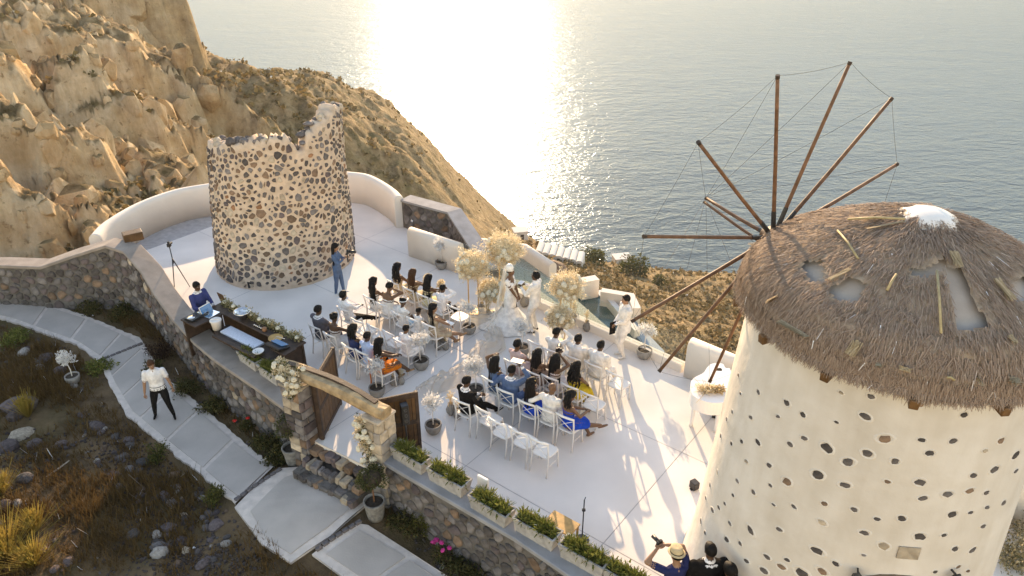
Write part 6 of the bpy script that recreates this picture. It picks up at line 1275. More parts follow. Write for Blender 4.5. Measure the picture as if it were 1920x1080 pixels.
    if skirt:
        kl, al = feet[0]; kr, ar_ = feet[1]; kc = (kl + kr) / 2; ac_ = (al + ar_) / 2; sp = abs((kr - kl).x) / 2
        if sit:
            rr_ = [(pel + V(0, -.02, -.02), X * .19, V(0, .06, .125)), (pel.lerp(kc, .5) + V(0, 0, -.01), X * (.17 + sp * .35), V(0, .0, .105)), (kc + V(0, .02, .0), X * (.11 + sp), V(0, .075, .075))]
            if skirt == 'long': rr_ += [(kc.lerp(ac_, .5) + V(0, .02, 0), X * (.13 + sp), V(0, .10, .02)), (ac_ + V(0, .02, -.02), X * (.17 + sp), V(0, .14, .0))]
            B.loft(bottom, rr_)
        else:
            zh = .06 if skirt == 'long' else .45; B.loft(bottom, [(pel + V(0, 0, .05), X * .165, Yv * .12), (V(0, 0, .80), X * .19, Yv * .145), (V(0, 0, .5), X * .19, Yv * .16), (V(0, 0, zh), X * (.30 if skirt == 'long' else .21), Yv * (.28 if skirt == 'long' else .18))])
    me = remesh(B.mb, .0165); mats_ = []; 
    for q in B.tags:
        if q not in mats_: mats_.append(q)
    kd = kdtree.KDTree(len(B.mb.v))
    for i, p in enumerate(B.mb.v): kd.insert(p, i)
    kd.balance(); mi = [mats_.index(B.tags[kd.find(p.center)[1]]) for p in me.polygons]
    nb = len(me.vertices); co = np.empty(nb * 3, np.float32); me.vertices.foreach_get('co', co); fs = [tuple(p.vertices) for p in me.polygons]; ext = [skin, 'eye_white', 'hair_black', 'lips']
    for q in ext:
        if q not in mats_: mats_.append(q)
    full = MB(); full.v = [tuple(c_) for c_ in co.reshape(-1, 3)]; full.f = fs; full.m = mi
    full.f += [tuple(i + nb for i in f) for f in B.post.f]; full.m += [mats_.index(ext[q]) for q in B.post.m]; full.v += B.post.v
    bpy.data.meshes.remove(me); t = thing('person', label, 'person', loc, rz, group); t.scale = (sc,) * 3; body = full.build('body', mats_, t, True)
    # hair
    rh = random.Random(hash(label) % 9973 if False else sum(map(ord, label))); hb = MB()
    if hair != 'bald':
        fu = 1.07 if hair in ('short', 'bun', 'updo') else 1.14; rings = []; top_ = hc + hu * .028
        for i in range(9):
            a = math.pi * (.5 - i / 8 * .62); rings.append([top_ + Hm @ V(.079 * fu * math.cos(a) * math.cos(q), .099 * fu * math.cos(a) * math.sin(q) - .006 + (-.0), .104 * fu * math.sin(a) + (.052 * max(0, math.sin(q)) ** 2 * max(0, i - 3) / 5 * 1.5)) * rh.uniform(.985, 1.02) for q in [2 * math.pi * j / 20 for j in range(20)]])
        hb.loft(rings, 0, True, True)
    def strands(n_, length, wav, r0, spread, back=.75, sw=.0, thin=.3):
        for i in range(n_):
            a = math.pi * (1.0 + (i + .5) / n_) + rh.uniform(-.1, .1) ; st = hc + Hm @ V(.078 * math.cos(a) * 1.02, .09 * math.sin(a) * back, .04 + rh.uniform(-.05, .05)); P_ = []; ln = length * rh.uniform(.85, 1.08); ph = rh.uniform(0, 6)
            for j in range(7):
                u_ = j / 6; q = st + V(math.cos(a) * spread * u_ + wav * math.sin(u_ * 9 + ph), -.025 - .03 * u_ ** .5 + wav * math.cos(u_ * 8 + ph) - sw * u_ - (.05 if lean < 0 else 0) * u_, 0) + sz_ * (-ln * u_) * 1.0
                P_.append(q)
            hb.tube(P_, [r0, r0 * 1.1, r0 * 1.1, r0, r0 * .9, r0 * .7, r0 * thin], 6)
    if hair == 'long_straight': strands(15, .58, .006, .026, .05)
    elif hair == 'very_long': strands(16, .74, .006, .028, .055)
    elif hair == 'wavy': strands(16, .46, .02, .03, .07)
    elif hair == 'shoulder': strands(14, .30, .012, .028, .04)
    elif hair == 'braids': strands(22, .5, .008, .011, .10, thin=.7)
    elif hair == 'ponytail':
        hb.ell(hc - hf * .095 + hu * .04, (.035, .035, .035), 10, 7); st = hc - hf * .11 + hu * .03; hb.tube([st, st - hf * .05 - Z * .08, st - hf * .06 - Z * .25, st - hf * .03 - Z * .42], [.03, .036, .03, .01], 9)
    elif hair == 'bun': hb.ell(hc - hf * .075 + hu * .10, (.045, .045, .04), 12, 8, Hm)
    elif hair == 'updo': hb.ell(hc - hf * .08 + hu * .04, (.06, .05, .055), 12, 8, Hm)
    if hb.f: hb.build('hair', hairm, t, True)
    if hat == 'fedora':
        hb = MB(); prof = [(.124, .055), (.132, .062), (.124, .068), (.098, .075), (.096, .09), (.09, .15), (.07, .168), (.02, .155)]; hb.loft([[hc + Hm @ V(r_ * .92 * math.cos(q), r_ * 1.08 * math.sin(q), z) for q in [2 * math.pi * j / 24 for j in range(24)]] for r_, z in prof]); ho = hb.build('hat', 'straw_hat', t, True); hb = MB(); hb.loft([[hc + Hm @ V(r_ * .92 * math.cos(q), r_ * 1.08 * math.sin(q), z) for q in [2 * math.pi * j / 24 for j in range(24)]] for r_, z in ((.101, .074), (.1, .09))], 0, True, False); hb.build('hat_band', 'suit_black', ho, True)
    if hat == 'tiara':
        hb = MB()
        for q in (.0, .35): hb.tube([hc + Hm @ V(.082 * math.cos(a), .03 - .05 * math.sin(a) * (.2 + q), .07 + .045 * math.sin(a)) for a in np.linspace(0, math.pi, 12)], .0065, 5)
        hb.build('tiara', 'gold_metal', t, True)
    if hat == 'headband': hb = MB(); hb.tube([hc + Hm @ V(.089 * math.cos(a), .107 * math.sin(a) - .005, .045 + .012 * math.sin(a)) for a in np.linspace(0, 2 * math.pi, 25)], .014, 6); hb.build('headband', 'shirt_white', t, True)
    return t, dict(hands=hands, hc=hc, hf=hf, hu=hu, Hm=Hm, pel=pel, up=up)
def seat(key, label, **kw):
    p, rz = SEATS[key]; z = kw.pop('rot', 0.0); return person(label, p, rz + z, sit=True, **kw)
def held(name, lab, cat, t, pos, build, rz=0.0):
    """a thing in somebody's hands stays its own thing"""
    M_ = Matrix.Translation(t.location) @ Matrix.Rotation(t.rotation_euler.z, 4, 'Z') @ Matrix.Scale(t.scale[0], 4); o = thing(name, lab, cat, M_ @ Vector(pos), t.rotation_euler.z + rz); build(o); return o
def cam_parts(o):
    bx(o, 'body', 'black_plastic', (0, 0, 0), (.14, .07, .10), 0, .012); mb = MB(); mb.tube([(0, .03, 0), (0, .10, 0), (0, .21, 0)], [.04, .042, .045], 14); mb.build('lens', 'black_plastic', o, True); bx(o, 'viewfinder', 'black_plastic', (0, -.01, .06), (.05, .06, .035))
def phone_parts(o): bx(o, 'body', 'black_plastic', (0, 0, 0), (.075, .01, .15), 0, .004); bx(o, 'screen', 'screen_glow', (0, -.0062, 0), (.066, .002, .135), 0, 0)
def bouquet(o): crown('blossoms', 420, (.15, .15, .13), .04, 301, 'cream_blossom', o, core=.2); sticks('stems', 30, -.16, .03, 302, 'olive_leaf', o); 
LEGX = dict(fl=(-.05, .45, .085), fr=(-.16, .66, .34))           # right leg over left
# --- left front row
t, i = seat(('L1', 0), 'woman with dark wavy hair in a champagne dress, far end of left front row', female=True, top='dress_champagne', skin='skin_brown', skirt='long', sleeves='none', bare=True, hair='wavy', shoes='shoe_tan', head=(-.3, 0))
t, i = seat(('L1', 1), 'woman with auburn hair in a champagne dress holding a bouquet', female=True, top='dress_champagne', skin='skin_brown', skirt='long', sleeves='none', bare=True, hair='long_straight', hairm='hair_auburn', shoes='shoe_tan', hl=(-.04, .36, .74), hr=(.07, .36, .74))
held('bouquet', 'cream bouquet held by the auburn haired woman', 'bouquet', t, (.02, .44, .90), bouquet)
t, i = seat(('L1', 2), 'woman with long black hair in a pale yellow dress holding a bouquet', female=True, top='dress_cream', skin='skin_deep', skirt='long', sleeves='none', bare=True, hair='long_straight', shoes='shoe_tan', hl=(-.04, .36, .74), hr=(.07, .36, .74), lean=.08)
held('bouquet', 'cream bouquet held by the woman in pale yellow', 'bouquet', t, (.02, .44, .90), bouquet)
seat(('L1', 3), 'boy in a white shirt and dark trousers holding his head, left front row', sc=.9, top='shirt_white', bottom='trouser_black', collar='shirt_white', hair='short', hr=(.10, .13, 1.20), pl_r=(.6, .6, -.5), lean=.12, head=(0, -.15))
# --- second left row
seat(('L2', 0), 'woman with very long straight black hair in a white dress', female=True, top='dress_white', skin='skin_brown', skirt='long', sleeves='none', bare=True, hair='very_long', head=(-.25, 0))
seat(('L2', 1), 'short haired woman in a white top with a hand to her face', female=True, top='dress_white', skin='skin_brown', skirt='long', sleeves='none', bare=True, hair='short', hr=(.09, .12, 1.16), pl_r=(.7, .5, -.5), lean=.15, head=(-.4, .1), bulk=1.12)
seat(('L2', 2), 'girl with a bun and white headband in a white and pale blue dress', female=True, sc=.84, zseat=.06, top='dress_white', bottom='dress_sky', skin='skin_deep', skirt='long', sleeves='short', hair='bun', hat='headband', hr=(.30, .25, .62), head=(-.7, .15), shoes='shoe_white')
seat(('L2', 3), 'smallest girl with a bun in a white dress, next to the headband girl', female=True, sc=.74, zseat=.10, top='dress_white', bottom='dress_sky', skin='skin_deep', skirt='long', sleeves='short', hair='bun', head=(.2, .1), shoes='shoe_white')
t, i = seat(('L2', 4), 'woman with black braids in a beige dress with legs crossed towards the aisle', female=True, top='dress_beige', skin='skin_light', skirt='knee', sleeves='none', hair='braids', shoes='shoe_tan', head=(-.5, -.05), hr=(.16, .34, .66), hl=(-.05, .36, .68), rot=-.25, fl=(.02, .55, .085), fr=(.10, .78, .22))
held('clutch_bag', 'white clutch bag on the lap of the braided woman', 'bag', t, (.10, .34, .70), lambda o: (bx(o, 'pouch', 'white_lacquer', (0, 0, 0), (.24, .13, .05), .3, .02), bx(o, 'clasp', 'gold_metal', (0, .0, .028), (.03, .02, .01), .3, .003)))
# --- third left row
seat(('L3', 0), 'man in a white shirt leaning back with black trousered legs stretched out', top='shirt_white', bottom='trouser_black', collar='shirt_white', lean=-.22, hl=(-.04, .26, .74), hr=(.06, .27, .74), fl=(-.03, .82, .085), fr=(.08, .90, .10), head=(0, .05))
seat(('L3', 4), 'boy with curly hair in a white shirt sitting beside a white potted tree', sc=.86, zseat=.04, top='shirt_white', bottom='shirt_white', shoes='shoe_brown', collar='shirt_white', hair='short', head=(0, .05), skin='skin_brown', hr=(.15, .42, .70))
# --- fourth left row
seat(('L4', 0), 'man in a dark grey suit at the far end of the last left row', top='suit_grey', collar='shirt_white', bottom='suit_grey', head=(-.1, .05), lean=-.05, bulk=1.05)
seat(('L4', 1), 'woman with a small bun in a pale lace dress beside the grey suit', female=True, top='dress_lace', skin='skin_deep', skirt='long', sleeves='none', hair='bun', bare=True, hr=(.12, .40, .66))
seat(('L4', 2), 'woman with tied back hair in a dark blue dress in the last left row', female=True, top='dress_navy', skin='skin_deep', skirt='knee', sleeves='none', hair='shoulder', head=(-.2, 0))
seat(('L4', 3), 'boy in a light blue shirt beside the woman in orange', sc=.95, top='shirt_pale_blue', bottom='trouser_black', collar='shirt_pale_blue', hair='short', head=(.05, .05))
t, i = seat(('L4', 4), 'woman with long black hair in a bright orange dress with legs crossed', female=True, top='dress_orange', skin='skin_deep', skirt='knee', sleeves='none', bare=True, hair='long_straight', shoes='shoe_tan', hr=(.12, .36, .76), hl=(.02, .34, .74), fl=(.0, .46, .085), fr=(.14, .60, .24))
mb = MB(); mb.loft([[V(-.20 + x, -.24, .78 - z), V(-.14 + x, -.27, .78 - z), V(-.14 + x, -.25, .78 - z)] for x, z in ((0, 0), (.0, .3), (.01, .55), (-.02, .76))]); mb.build('shawl', 'dress_orange', t)
# --- right front row: groomsmen
seat(('R1', 1), 'groomsman in white suit raising a hand to his face, leftmost of three', top='suit_white', collar='shirt_white', hr=(.10, .15, 1.22), pl_r=(.8, .5, -.4), head=(-.3, .1))
seat(('R1', 2), 'groomsman in white suit with bowed head, middle of three', top='suit_white', collar='shirt_white', lean=.05, head=(0, -.2), bulk=1.06)
seat(('R1', 3), 'groomsman in white suit, rightmost and broadest of the three', top='suit_white', collar='shirt_white', lean=.12, head=(.05, -.15), bulk=1.14, fl=(-.22, .48, .085), fr=(.24, .44, .085))
# --- second right row
seat(('R2', 0), 'woman with pinned up hair in a pale pink dress', female=True, top='dress_pink', skin='skin_brown', skirt='long', sleeves='short', hair='updo', head=(.1, -.1), bulk=1.08)
seat(('R2', 1), 'woman with long dark hair in a brown patterned dress looking towards the aisle', female=True, top='dress_brown', skin='skin_brown', skirt='long', sleeves='none', bare=True, hair='long_straight', head=(.2, 0), hr=(.12, .40, .66))
t, i = seat(('R2', 2), 'woman with long straight hair in a pale dress photographing with a big camera', female=True, top='dress_pale', skin='skin_brown', skirt='long', sleeves='none', bare=True, hair='very_long', hl=(-.10, .20, 1.20), hr=(.02, .18, 1.16), pl_l=(-.7, .2, -.6), pl_r=(.7, .2, -.6), head=(.45, .05))
held('camera', 'black camera with a long lens raised by the woman in a pale dress', 'camera', t, (-.10, .24, 1.26), cam_parts, .5)
seat(('R2', 3), 'woman with wavy black hair in a bright yellow dress', female=True, top='dress_yellow', skin='skin_brown', skirt='long', sleeves='none', bare=True, hair='wavy', head=(-.1, 0), lean=.05)
# --- third right row
seat(('R3', 0), 'woman with waist long dark hair raising her arm beside the blue suit', female=True, top='denim_blue', skin='skin_brown', skirt='long', sleeves='none', hair='very_long', hl=(-.16, .10, 1.25), pl_l=(-.8, .2, -.2), head=(.1, 0))
t, i = seat(('R3', 1), 'man in a blue suit raising his right arm and leaning to his neighbour', top='suit_blue', collar='shirt_white', bottom='suit_blue', hr=(.20, .10, 1.34), pl_r=(1, .2, -.1), hl=(-.40, .05, .98), pl_l=(-.3, -.5, -.6), lean=.08, bulk=1.05)
held('paper_fan', 'white paper fan shading the man in the blue suit', 'fan', t, (.06, .14, 1.42), lambda o: (bx(o, 'blade', 'white_paint', (0, 0, 0), (.26, .16, .006), .2, .002), bx(o, 'handle', 'wood_tray', (.15, .02, 0), (.08, .015, .012), .2, .002)))
seat(('R3', 2), 'woman with a gold tiara and long black hair in a royal blue dress', female=True, top='dress_royal', skin='skin_brown', skirt='long', sleeves='none', bare=True, hair='long_straight', hat='tiara', head=(-.15, -.1))
seat(('R3', 3), 'bald man in a white jacket with his arm round the tiara woman', top='suit_white', collar='shirt_white', bottom='suit_white', hair='bald', skin='skin_brown', hl=(-.44, .0, 1.0), pl_l=(-.3, -.6, -.4), lean=.06)
seat(('R3', 4), 'woman in a royal blue dress sitting sideways with legs crossed', female=True, top='dress_royal', skin='skin_brown', skirt='knee', sleeves='none', bare=True, hair='shoulder', rot=-.45, head=(-.35, .1), hl=(.0, .32, .76), hr=(.12, .30, .78), fl=(.02, .46, .085), fr=(.12, .74, .26), shoes='skin_brown')
# --- last right row
seat(('R4', 0), 'man in a black suit sitting alone in the last row with legs crossed', top='suit_black', collar='shirt_white', bottom='suit_black', head=(-.1, .05), rot=-.25, hl=(-.02, .30, .74), hr=(.08, .28, .72), fl=(.0, .50, .085), fr=(.10, .68, .22))
# --- standing people
def face(dx, dy): return math.atan2(dy, dx) - math.pi / 2
t, vi = person('videographer in a blue suit and white shoes filming beside the stone tower', G(638, 553), face(1, -.1), female=True, skin='skin_light', top='denim_blue', bottom='denim_blue', shoes='shoe_white', hair='long_straight', sc=.93, hr=(.10, .30, 1.30), hl=(-.02, .32, 1.28), fl=(-.08, .10, .085), fr=(.08, -.10, .085), head=(0, .05))
held('video_camera', 'black video camera on a gimbal held by the videographer', 'camera', t, (.05, .42, 1.50), cam_parts); held('gimbal', 'black gimbal grip in the videographer’s hands'.replace('’', "'"), 'gimbal', t, (.05, .38, 1.22), lambda o: (bx(o, 'grip', 'black_plastic', (0, 0, .08), (.035, .035, .3), 0, .01), bx(o, 'motor', 'black_plastic', (0, .03, .22), (.05, .06, .05), 0, .01)))
q = on_bar(-.02, -1.0, 0); q = on_bar(-.34, -.38, 0); person('dj in a blue blazer standing behind the end of the bar', (q.x, q.y, 0), face(math.cos(bang + .15), math.sin(bang + .15)), top='suit_navy', bottom='suit_navy', collar='shirt_white', hr=(.16, .34, 1.10), hl=(-.10, .36, 1.10), sc=.98)
p_ = GR(312, 783); person('man in a white shirt and black trousers walking on the path', (p_.x, p_.y, zg(p_.x, p_.y) + .026), face(.35, -1), skin='skin_light', top='shirt_white', bottom='trouser_black', collar='shirt_white', hair='short', hairm='hair_auburn', sleeves='short', sc=.94, fl=(-.20, .08, .085), fr=(.24, -.10, .085), hl=(-.32, .04, .84), pl_l=(-.5, -.8, 0), hr=(.30, .10, .84), head=(.5, .15), bulk=1.1)
gp = G(1002, 622); t, gi = person('groom in a white suit reading his vows to the bride', gp, face(-1, .55), top='suit_white', bottom='suit_white', collar='shirt_white', shoes='shoe_black', hl=(-.08, .34, 1.22), hr=(.12, .32, 1.22), head=(0, -.45), sc=1.02)
held('vow_book', 'small dark vow book open in the hands of the groom', 'book', t, (.02, .40, 1.30), lambda o: (bx(o, 'left_page', 'shirt_white', (-.045, 0, 0), (.09, .12, .012), 0, .002), bx(o, 'right_page', 'shirt_white', (.045, 0, 0), (.09, .12, .012), 0, .002), bx(o, 'cover', 'suit_black', (0, 0, -.01), (.19, .13, .006), 0, .001)))
bp_ = G(956, 610); t, bi = person('bride in a white lace gown and veil facing the groom', bp_, face(1, -.5), female=True, skin='skin_brown', top='dress_white', skirt='long', sleeves='short', bare=True, hair='updo', hl=(-.06, .22, .92), hr=(.06, .22, .92), head=(0, -.12), sc=1.0)
sheermat('veil', (.90, .86, .79), .36)
mb = MB(); rings = []
for j in range(16):
    u_ = j / 15; z = 1.70 - 1.66 * u_; w_ = .11 + .36 * u_ ** 1.2 + (.25 * max(0, u_ - .75)); bk_ = -.06 - .22 * u_ - 1.0 * max(0, u_ - .82); rings.append([V(w_ * math.sin(a) * (1 + .05 * math.sin(9 * a + j * .3)), bk_ - .10 * math.cos(a) - .035 * u_ * math.sin(11 * a), z) for a in np.linspace(-1.9, 1.9, 34)])
mb.loft(rings, 0, False, False); mb.build('veil', 'veil', t, True)
mb = MB(); rings = []
for j in range(10):
    u_ = j / 9; r_ = .2 + .42 * u_ ** 1.5; rings.append([V(r_ * math.cos(a) * (1 + .05 * math.sin(8 * a)) * .95, r_ * math.sin(a) * (1 + .05 * math.sin(8 * a)) - .28 * u_ ** 2 * (math.sin(a) < .3), .60 - .58 * u_) for a in np.linspace(0, 2 * math.pi, 41)[:-1]])
mb.loft(rings, 0, True, False); mb.build('skirt', 'dress_white', t, True)
mb = MB(); hc_ = bi['hc']; mb.loft([[hc_ + bi['Hm'] @ V(r_ * math.cos(a), r_ * 1.15 * math.sin(a) - .01, z) for a in np.linspace(0, 2 * math.pi, 21)[:-1]] for r_, z in ((.092, .03), (.094, .08), (.085, .14), (.06, .19), (.02, .21))]); mb.build('headpiece', 'pearl', t, True)
t, oi = person('officiant in a white suit and white shoes standing at the balustrade', G(1166, 668), face(-1, -.25), skin='skin_light', top='suit_white', bottom='suit_white', shoes='shoe_white', collar='shirt_white', hl=(-.03, .24, .98), hr=(.05, .24, .98), head=(0, -.1), sc=1.0, bulk=1.08)
held('folder', 'dark thin folder held by the officiant', 'folder', t, (.0, .30, .86), lambda o: (bx(o, 'cover', 'suit_black', (0, 0, 0), (.02, .16, .34), .2, .004), bx(o, 'pages', 'shirt_white', (.012, 0, 0), (.006, .15, .32), .2, .001)))
# --- three onlookers at the bottom edge
hz = 1.62; q = G(1271, 1043, hz); t, ii = person('photographer in navy shirt and straw fedora raising a camera', (q.x, q.y, 0), face(-.25, 1), skin='skin_light', top='shirt_navy', bottom='trouser_black', sleeves='short', hat='fedora', hl=(-.20, .26, 1.55), hr=(-.08, .26, 1.60), pl_l=(-1, -.1, -.3), pl_r=(1, .0, .6), sc=1.0, head=(.2, .12))
held('camera', 'black camera raised by the man in the straw fedora', 'camera', t, (-.15, .31, 1.61), cam_parts, .3).scale = (.72,) * 3
q = G(1334, 1032, hz + .08); person('broad man in a black suit with a white collar at the bottom edge', (q.x, q.y, 0), face(-.1, 1), top='suit_black', bottom='suit_black', collar='shirt_white', sc=1.04, bulk=1.16, hl=(-.30, .04, .84), hr=(.30, .04, .84), head=(.1, 0))
mh = mill_hit(1376, 1048) + MC; q = mh - ray(1376, 1048).normalized() * .42; person('woman with a long ponytail in a violet dress beside the windmill wall', (q.x, q.y, 0), face(-.15, 1), female=True, skin='skin_brown', top='dress_violet', skirt='long', sleeves='none', bare=True, hair='ponytail', sc=max(.8, min(1.02, (q.z) / 1.6)), head=(.3, 0))
# ================================================================== GARDEN: rocks, tufts, shrubs
rk = random.Random(91)
BOULD = [(36, 748, 30, 'rock_violet', 'largest rounded grey boulder with a cracked face at the left edge'), (28, 772, 16, 'rock_violet', 'flat grey rock lying under the largest boulder'), (118, 687, 17, 'rock_violet', 'violet grey boulder behind the potted white tree in the garden'), (38, 800, 20, 'stone_pale', 'tan angular boulder below the largest boulder'), (12, 830, 18, 'rock_violet', 'dark boulder cut by the left edge of the picture'), (64, 822, 15, 'rock_violet', 'upright oval grey rock between two boulders'), (112, 828, 14, 'rock_violet', 'grey rock with a pale face right of the oval rock'), (182, 792, 16, 'rock_violet', 'dark violet rock beside small white stones'), (186, 796, 7, 'rock_white', 'white stone leaning on the dark violet rock'), (196, 800, 6, 'rock_white', 'smaller white stone beside the leaning white stone'), (300, 1032, 15, 'rock_white', 'pale grey boulder low in the rubble strip'), (350, 1030, 9, 'stone_pale', 'orange tan stone right of the pale grey boulder'), (342, 962, 8, 'stone_pale', 'tan stone in the middle of the rubble strip'), (334, 910, 7, 'rock_white', 'flat white stone, upper one of a pair by the path'), (331, 917, 7, 'rock_white', 'flat white stone, lower one of a pair by the path'), (182, 863, 6, 'rock_white', 'lone white stone among dry grass'), (44, 655, 12, 'rock_white', 'pale stone in the dark bed near the path bend'), (85, 665, 13, 'rock_violet', 'dark blue grey stone in the bed near the path bend'), (74, 684, 8, 'rock_white', 'little pale stone left of the potted tree'), (240, 820, 11, 'rock_violet', 'violet rock at the path edge above the green bush'), (50, 900, 14, 'stone_dark', 'black rock at the left edge of the dry grass'), (20, 540, 9, 'rock_violet', 'grey rock at the foot of the garden wall, far left'), (262, 925, 10, 'rock_violet', 'rosy grey rock in the dry grass'), (60, 990, 9, 'rock_white', 'pale pointed stone in the lower left grass'), (295, 1000, 10, 'rock_white', 'white stone at the top of the rubble pile'), (250, 1002, 11, 'stone_dark', 'dark rock left of the rubble pile')]
for i, (u, v, s_, m_, lab) in enumerate(BOULD):
    p = GR(u, v + s_ * .4); d = (p - V(0, 0, CAMH)).length; sz = s_ * d / FPX; rock((p.x, p.y, gsurf(p.x, p.y) + sz * .10), sz, m_, lab, seed=i, rz=rk.uniform(0, 6))
def onpath(x, y): 
    j = min(159, max(0, int(round((y + 4) / 24 * 159)))); i = min(239, max(0, int(round((x + 30) / 39 * 239)))); return dp_[j, i]
wallP = [(p.x, p.y) for p in WL] ; wallR = [(p.x, p.y) for p in WR]
def outside(x, y): return y < np.interp(x, [p[0] for p in wallP], [p[1] for p in wallP]) - .12 if x < -4.7 else (y < np.interp(x, [p[0] for p in wallR], [p[1] for p in wallR]) - .12 if x > -2.6 else y < 11.6)
BIG = [GR(u, v).xy for u, v in [(447, 962), (530, 884), (590, 874), (688, 946), (760, 1030), (850, 1088), (900, 1130), (760, 1180), (660, 1095), (545, 1056)]]
def slab(x, y): return inpoly((x, y), [(q.x, q.y) for q in BIG])
n_ = 0; placed = []
zones = [([(150, 760), (250, 830), (330, 880), (440, 960), (430, 1060), (340, 1075), (250, 1000), (200, 900), (120, 820)], 125), ([(0, 600), (150, 660), (180, 720), (120, 760), (0, 720)], 35), ([(700, 985), (860, 1075), (845, 1085), (690, 995)], 16), ([(280, 660), (350, 735), (520, 870), (500, 868), (330, 730)], 20), ([(0, 800), (150, 830), (200, 1080), (0, 1080)], 34)]
for poly, num in zones:
    us = [q[0] for q in poly]; vs2 = [q[1] for q in poly]; k = 0; tries = 0
    while k < num and tries < 4000:
        tries += 1; u, v = rk.uniform(min(us), max(us)), rk.uniform(min(vs2), max(vs2))
        if not inpoly((u, v), poly): continue
        p = GR(u, v)
        if onpath(p.x, p.y) < .74 or slab(p.x, p.y) or not outside(p.x, p.y): continue
        sz = min(.16, .035 + rk.expovariate(1 / .04)); rock((p.x, p.y, gsurf(p.x, p.y) + sz * .08), sz, rk.choice(['rock_violet'] * 6 + ['stone_dark'] * 5 + ['rock_white', 'stone_brown', 'stone_grey']), 'small loose stone lying among dry grass beside the path', 'loose stones in the garden', seed=rk.randrange(99), rz=rk.uniform(0, 6)); k += 1
# pebbles and rubble too many to count
rp2 = np.random.default_rng(17); PB = []
for (u, v, su, sv, num) in [(380, 1050, 60, 25, 420), (300, 960, 80, 70, 420), (330, 920, 60, 50, 260), (60, 850, 50, 30, 200), (220, 830, 40, 30, 160), (100, 640, 80, 30, 180), (760, 1040, 60, 30, 200), (420, 830, 80, 60, 200)]:
    for _ in range(num):
        p = GR(rp2.normal(u, su), rp2.normal(v, sv))
        if onpath(p.x, p.y) > .72 and not slab(p.x, p.y) and outside(p.x, p.y): PB.append((p.x, p.y, gsurf(p.x, p.y)))
mb = MB()
for p in PB:
    s_ = float(rp2.uniform(.012, .045)); a = float(rp2.uniform(0, 6)); q = [V(p[0] + s_ * math.cos(a + k * 1.257) * rp2.uniform(.7, 1.2), p[1] + s_ * math.sin(a + k * 1.257) * rp2.uniform(.7, 1.2), p[2]) for k in range(5)]; tp = [V(*x) * 1.0 for x in q]
    top_ = [V(p[0] + (x.x - p[0]) * .6, p[1] + (x.y - p[1]) * .6, p[2] + s_ * .8) for x in q]; mb.add(q + top_, [(0, 1, 6, 5), (1, 2, 7, 6), (2, 3, 8, 7), (3, 4, 9, 8), (4, 0, 5, 9), (5, 6, 7, 8, 9)])
islandmat('pebble', [(.06, .045, .04), (.12, .09, .075), (.20, .155, .125), (.34, .28, .22), (.09, .07, .06)], .9, 0)
tag(mb.build('pebbles', 'pebble'), 'pebbles and rubble strewn beside the path', 'pebbles', kind='stuff')
# dry grass and weeds
islandmat('weed', [(.10, .055, .016), (.20, .115, .03), (.14, .105, .022), (.30, .18, .05), (.08, .07, .016), (.42, .28, .09), (.17, .10, .035)], .9, 0, transl=.3)
gN = 110000; gxr = rp2.uniform(-17, 2.5, gN); gyr = rp2.uniform(4.5, 19, gN); dens = fbm(gxr * .9, gyr * .9, 4, 71); ii_ = np.clip(np.round((gxr + 30) / 39 * 239).astype(int), 0, 239); jj = np.clip(np.round((gyr + 4) / 24 * 159).astype(int), 0, 159)
wy = np.where(gxr < -4.7, np.interp(gxr, [p[0] for p in wallP], [p[1] for p in wallP]), np.where(gxr > -2.6, np.interp(gxr, [p[0] for p in wallR], [p[1] for p in wallR]), 11.4))
kp = (dp_[jj, ii_] > .78) & (gyr < wy - .1) & (rp2.random(gN) < np.clip((dens - .30) * 3.4, 0, 1)); kp &= ~np.array([slab(x, y) for x, y in zip(gxr, gyr)])
gx2, gy2 = gxr[kp], gyr[kp]; gz2 = Zg[jj[kp], ii_[kp]]; N2 = len(gx2); K_ = 3
b0_ = np.repeat(np.stack([gx2, gy2, gz2], 1), K_, 0) + rp2.normal(size=(N2 * K_, 3)) * np.array([.03, .03, 0]); aa = rp2.uniform(0, 6.28, N2 * K_); ln_ = rp2.uniform(.05, .22, N2 * K_) * (1 + np.repeat(np.clip(dens[kp] - .5, 0, .3), K_) * 4); dv = np.stack([np.cos(aa) * .6, np.sin(aa) * .6, rp2.uniform(.5, 1.2, N2 * K_)], 1) * ln_[:, None]; sd_ = np.stack([-np.sin(aa), np.cos(aa), np.zeros(N2 * K_)], 1) * rp2.uniform(.004, .012, (N2 * K_, 1))
tag(quads('dry_grass', np.stack([b0_ - sd_, b0_ + sd_, b0_ + dv + sd_ * .2, b0_ + dv - sd_ * .2], 1), 'weed'), 'dry brown grass and weeds covering the garden', 'grass', kind='stuff')
islandmat('green_bush', [(.03, .04, .008), (.06, .075, .014), (.10, .11, .022), (.14, .13, .03)], .8, 0, transl=.25)
islandmat('dark_red_bush', [(.03, .012, .01), (.06, .018, .014), (.09, .03, .02), (.05, .03, .015)], .8, 0, transl=.2)
islandmat('gold_grass', [(.34, .22, .05), (.46, .31, .09), (.55, .40, .15), (.30, .24, .05)], .9, 0, transl=.4)
islandmat('strip_leaf', [(.02, .03, .007), (.045, .055, .012), (.075, .075, .02), (.12, .095, .03)], .8, 0, transl=.2)
mat('petal_red', (.5, .015, .01), .7, .1, 20, 0); mat('petal_pink', (.55, .04, .22), .7, .1, 20, 0)
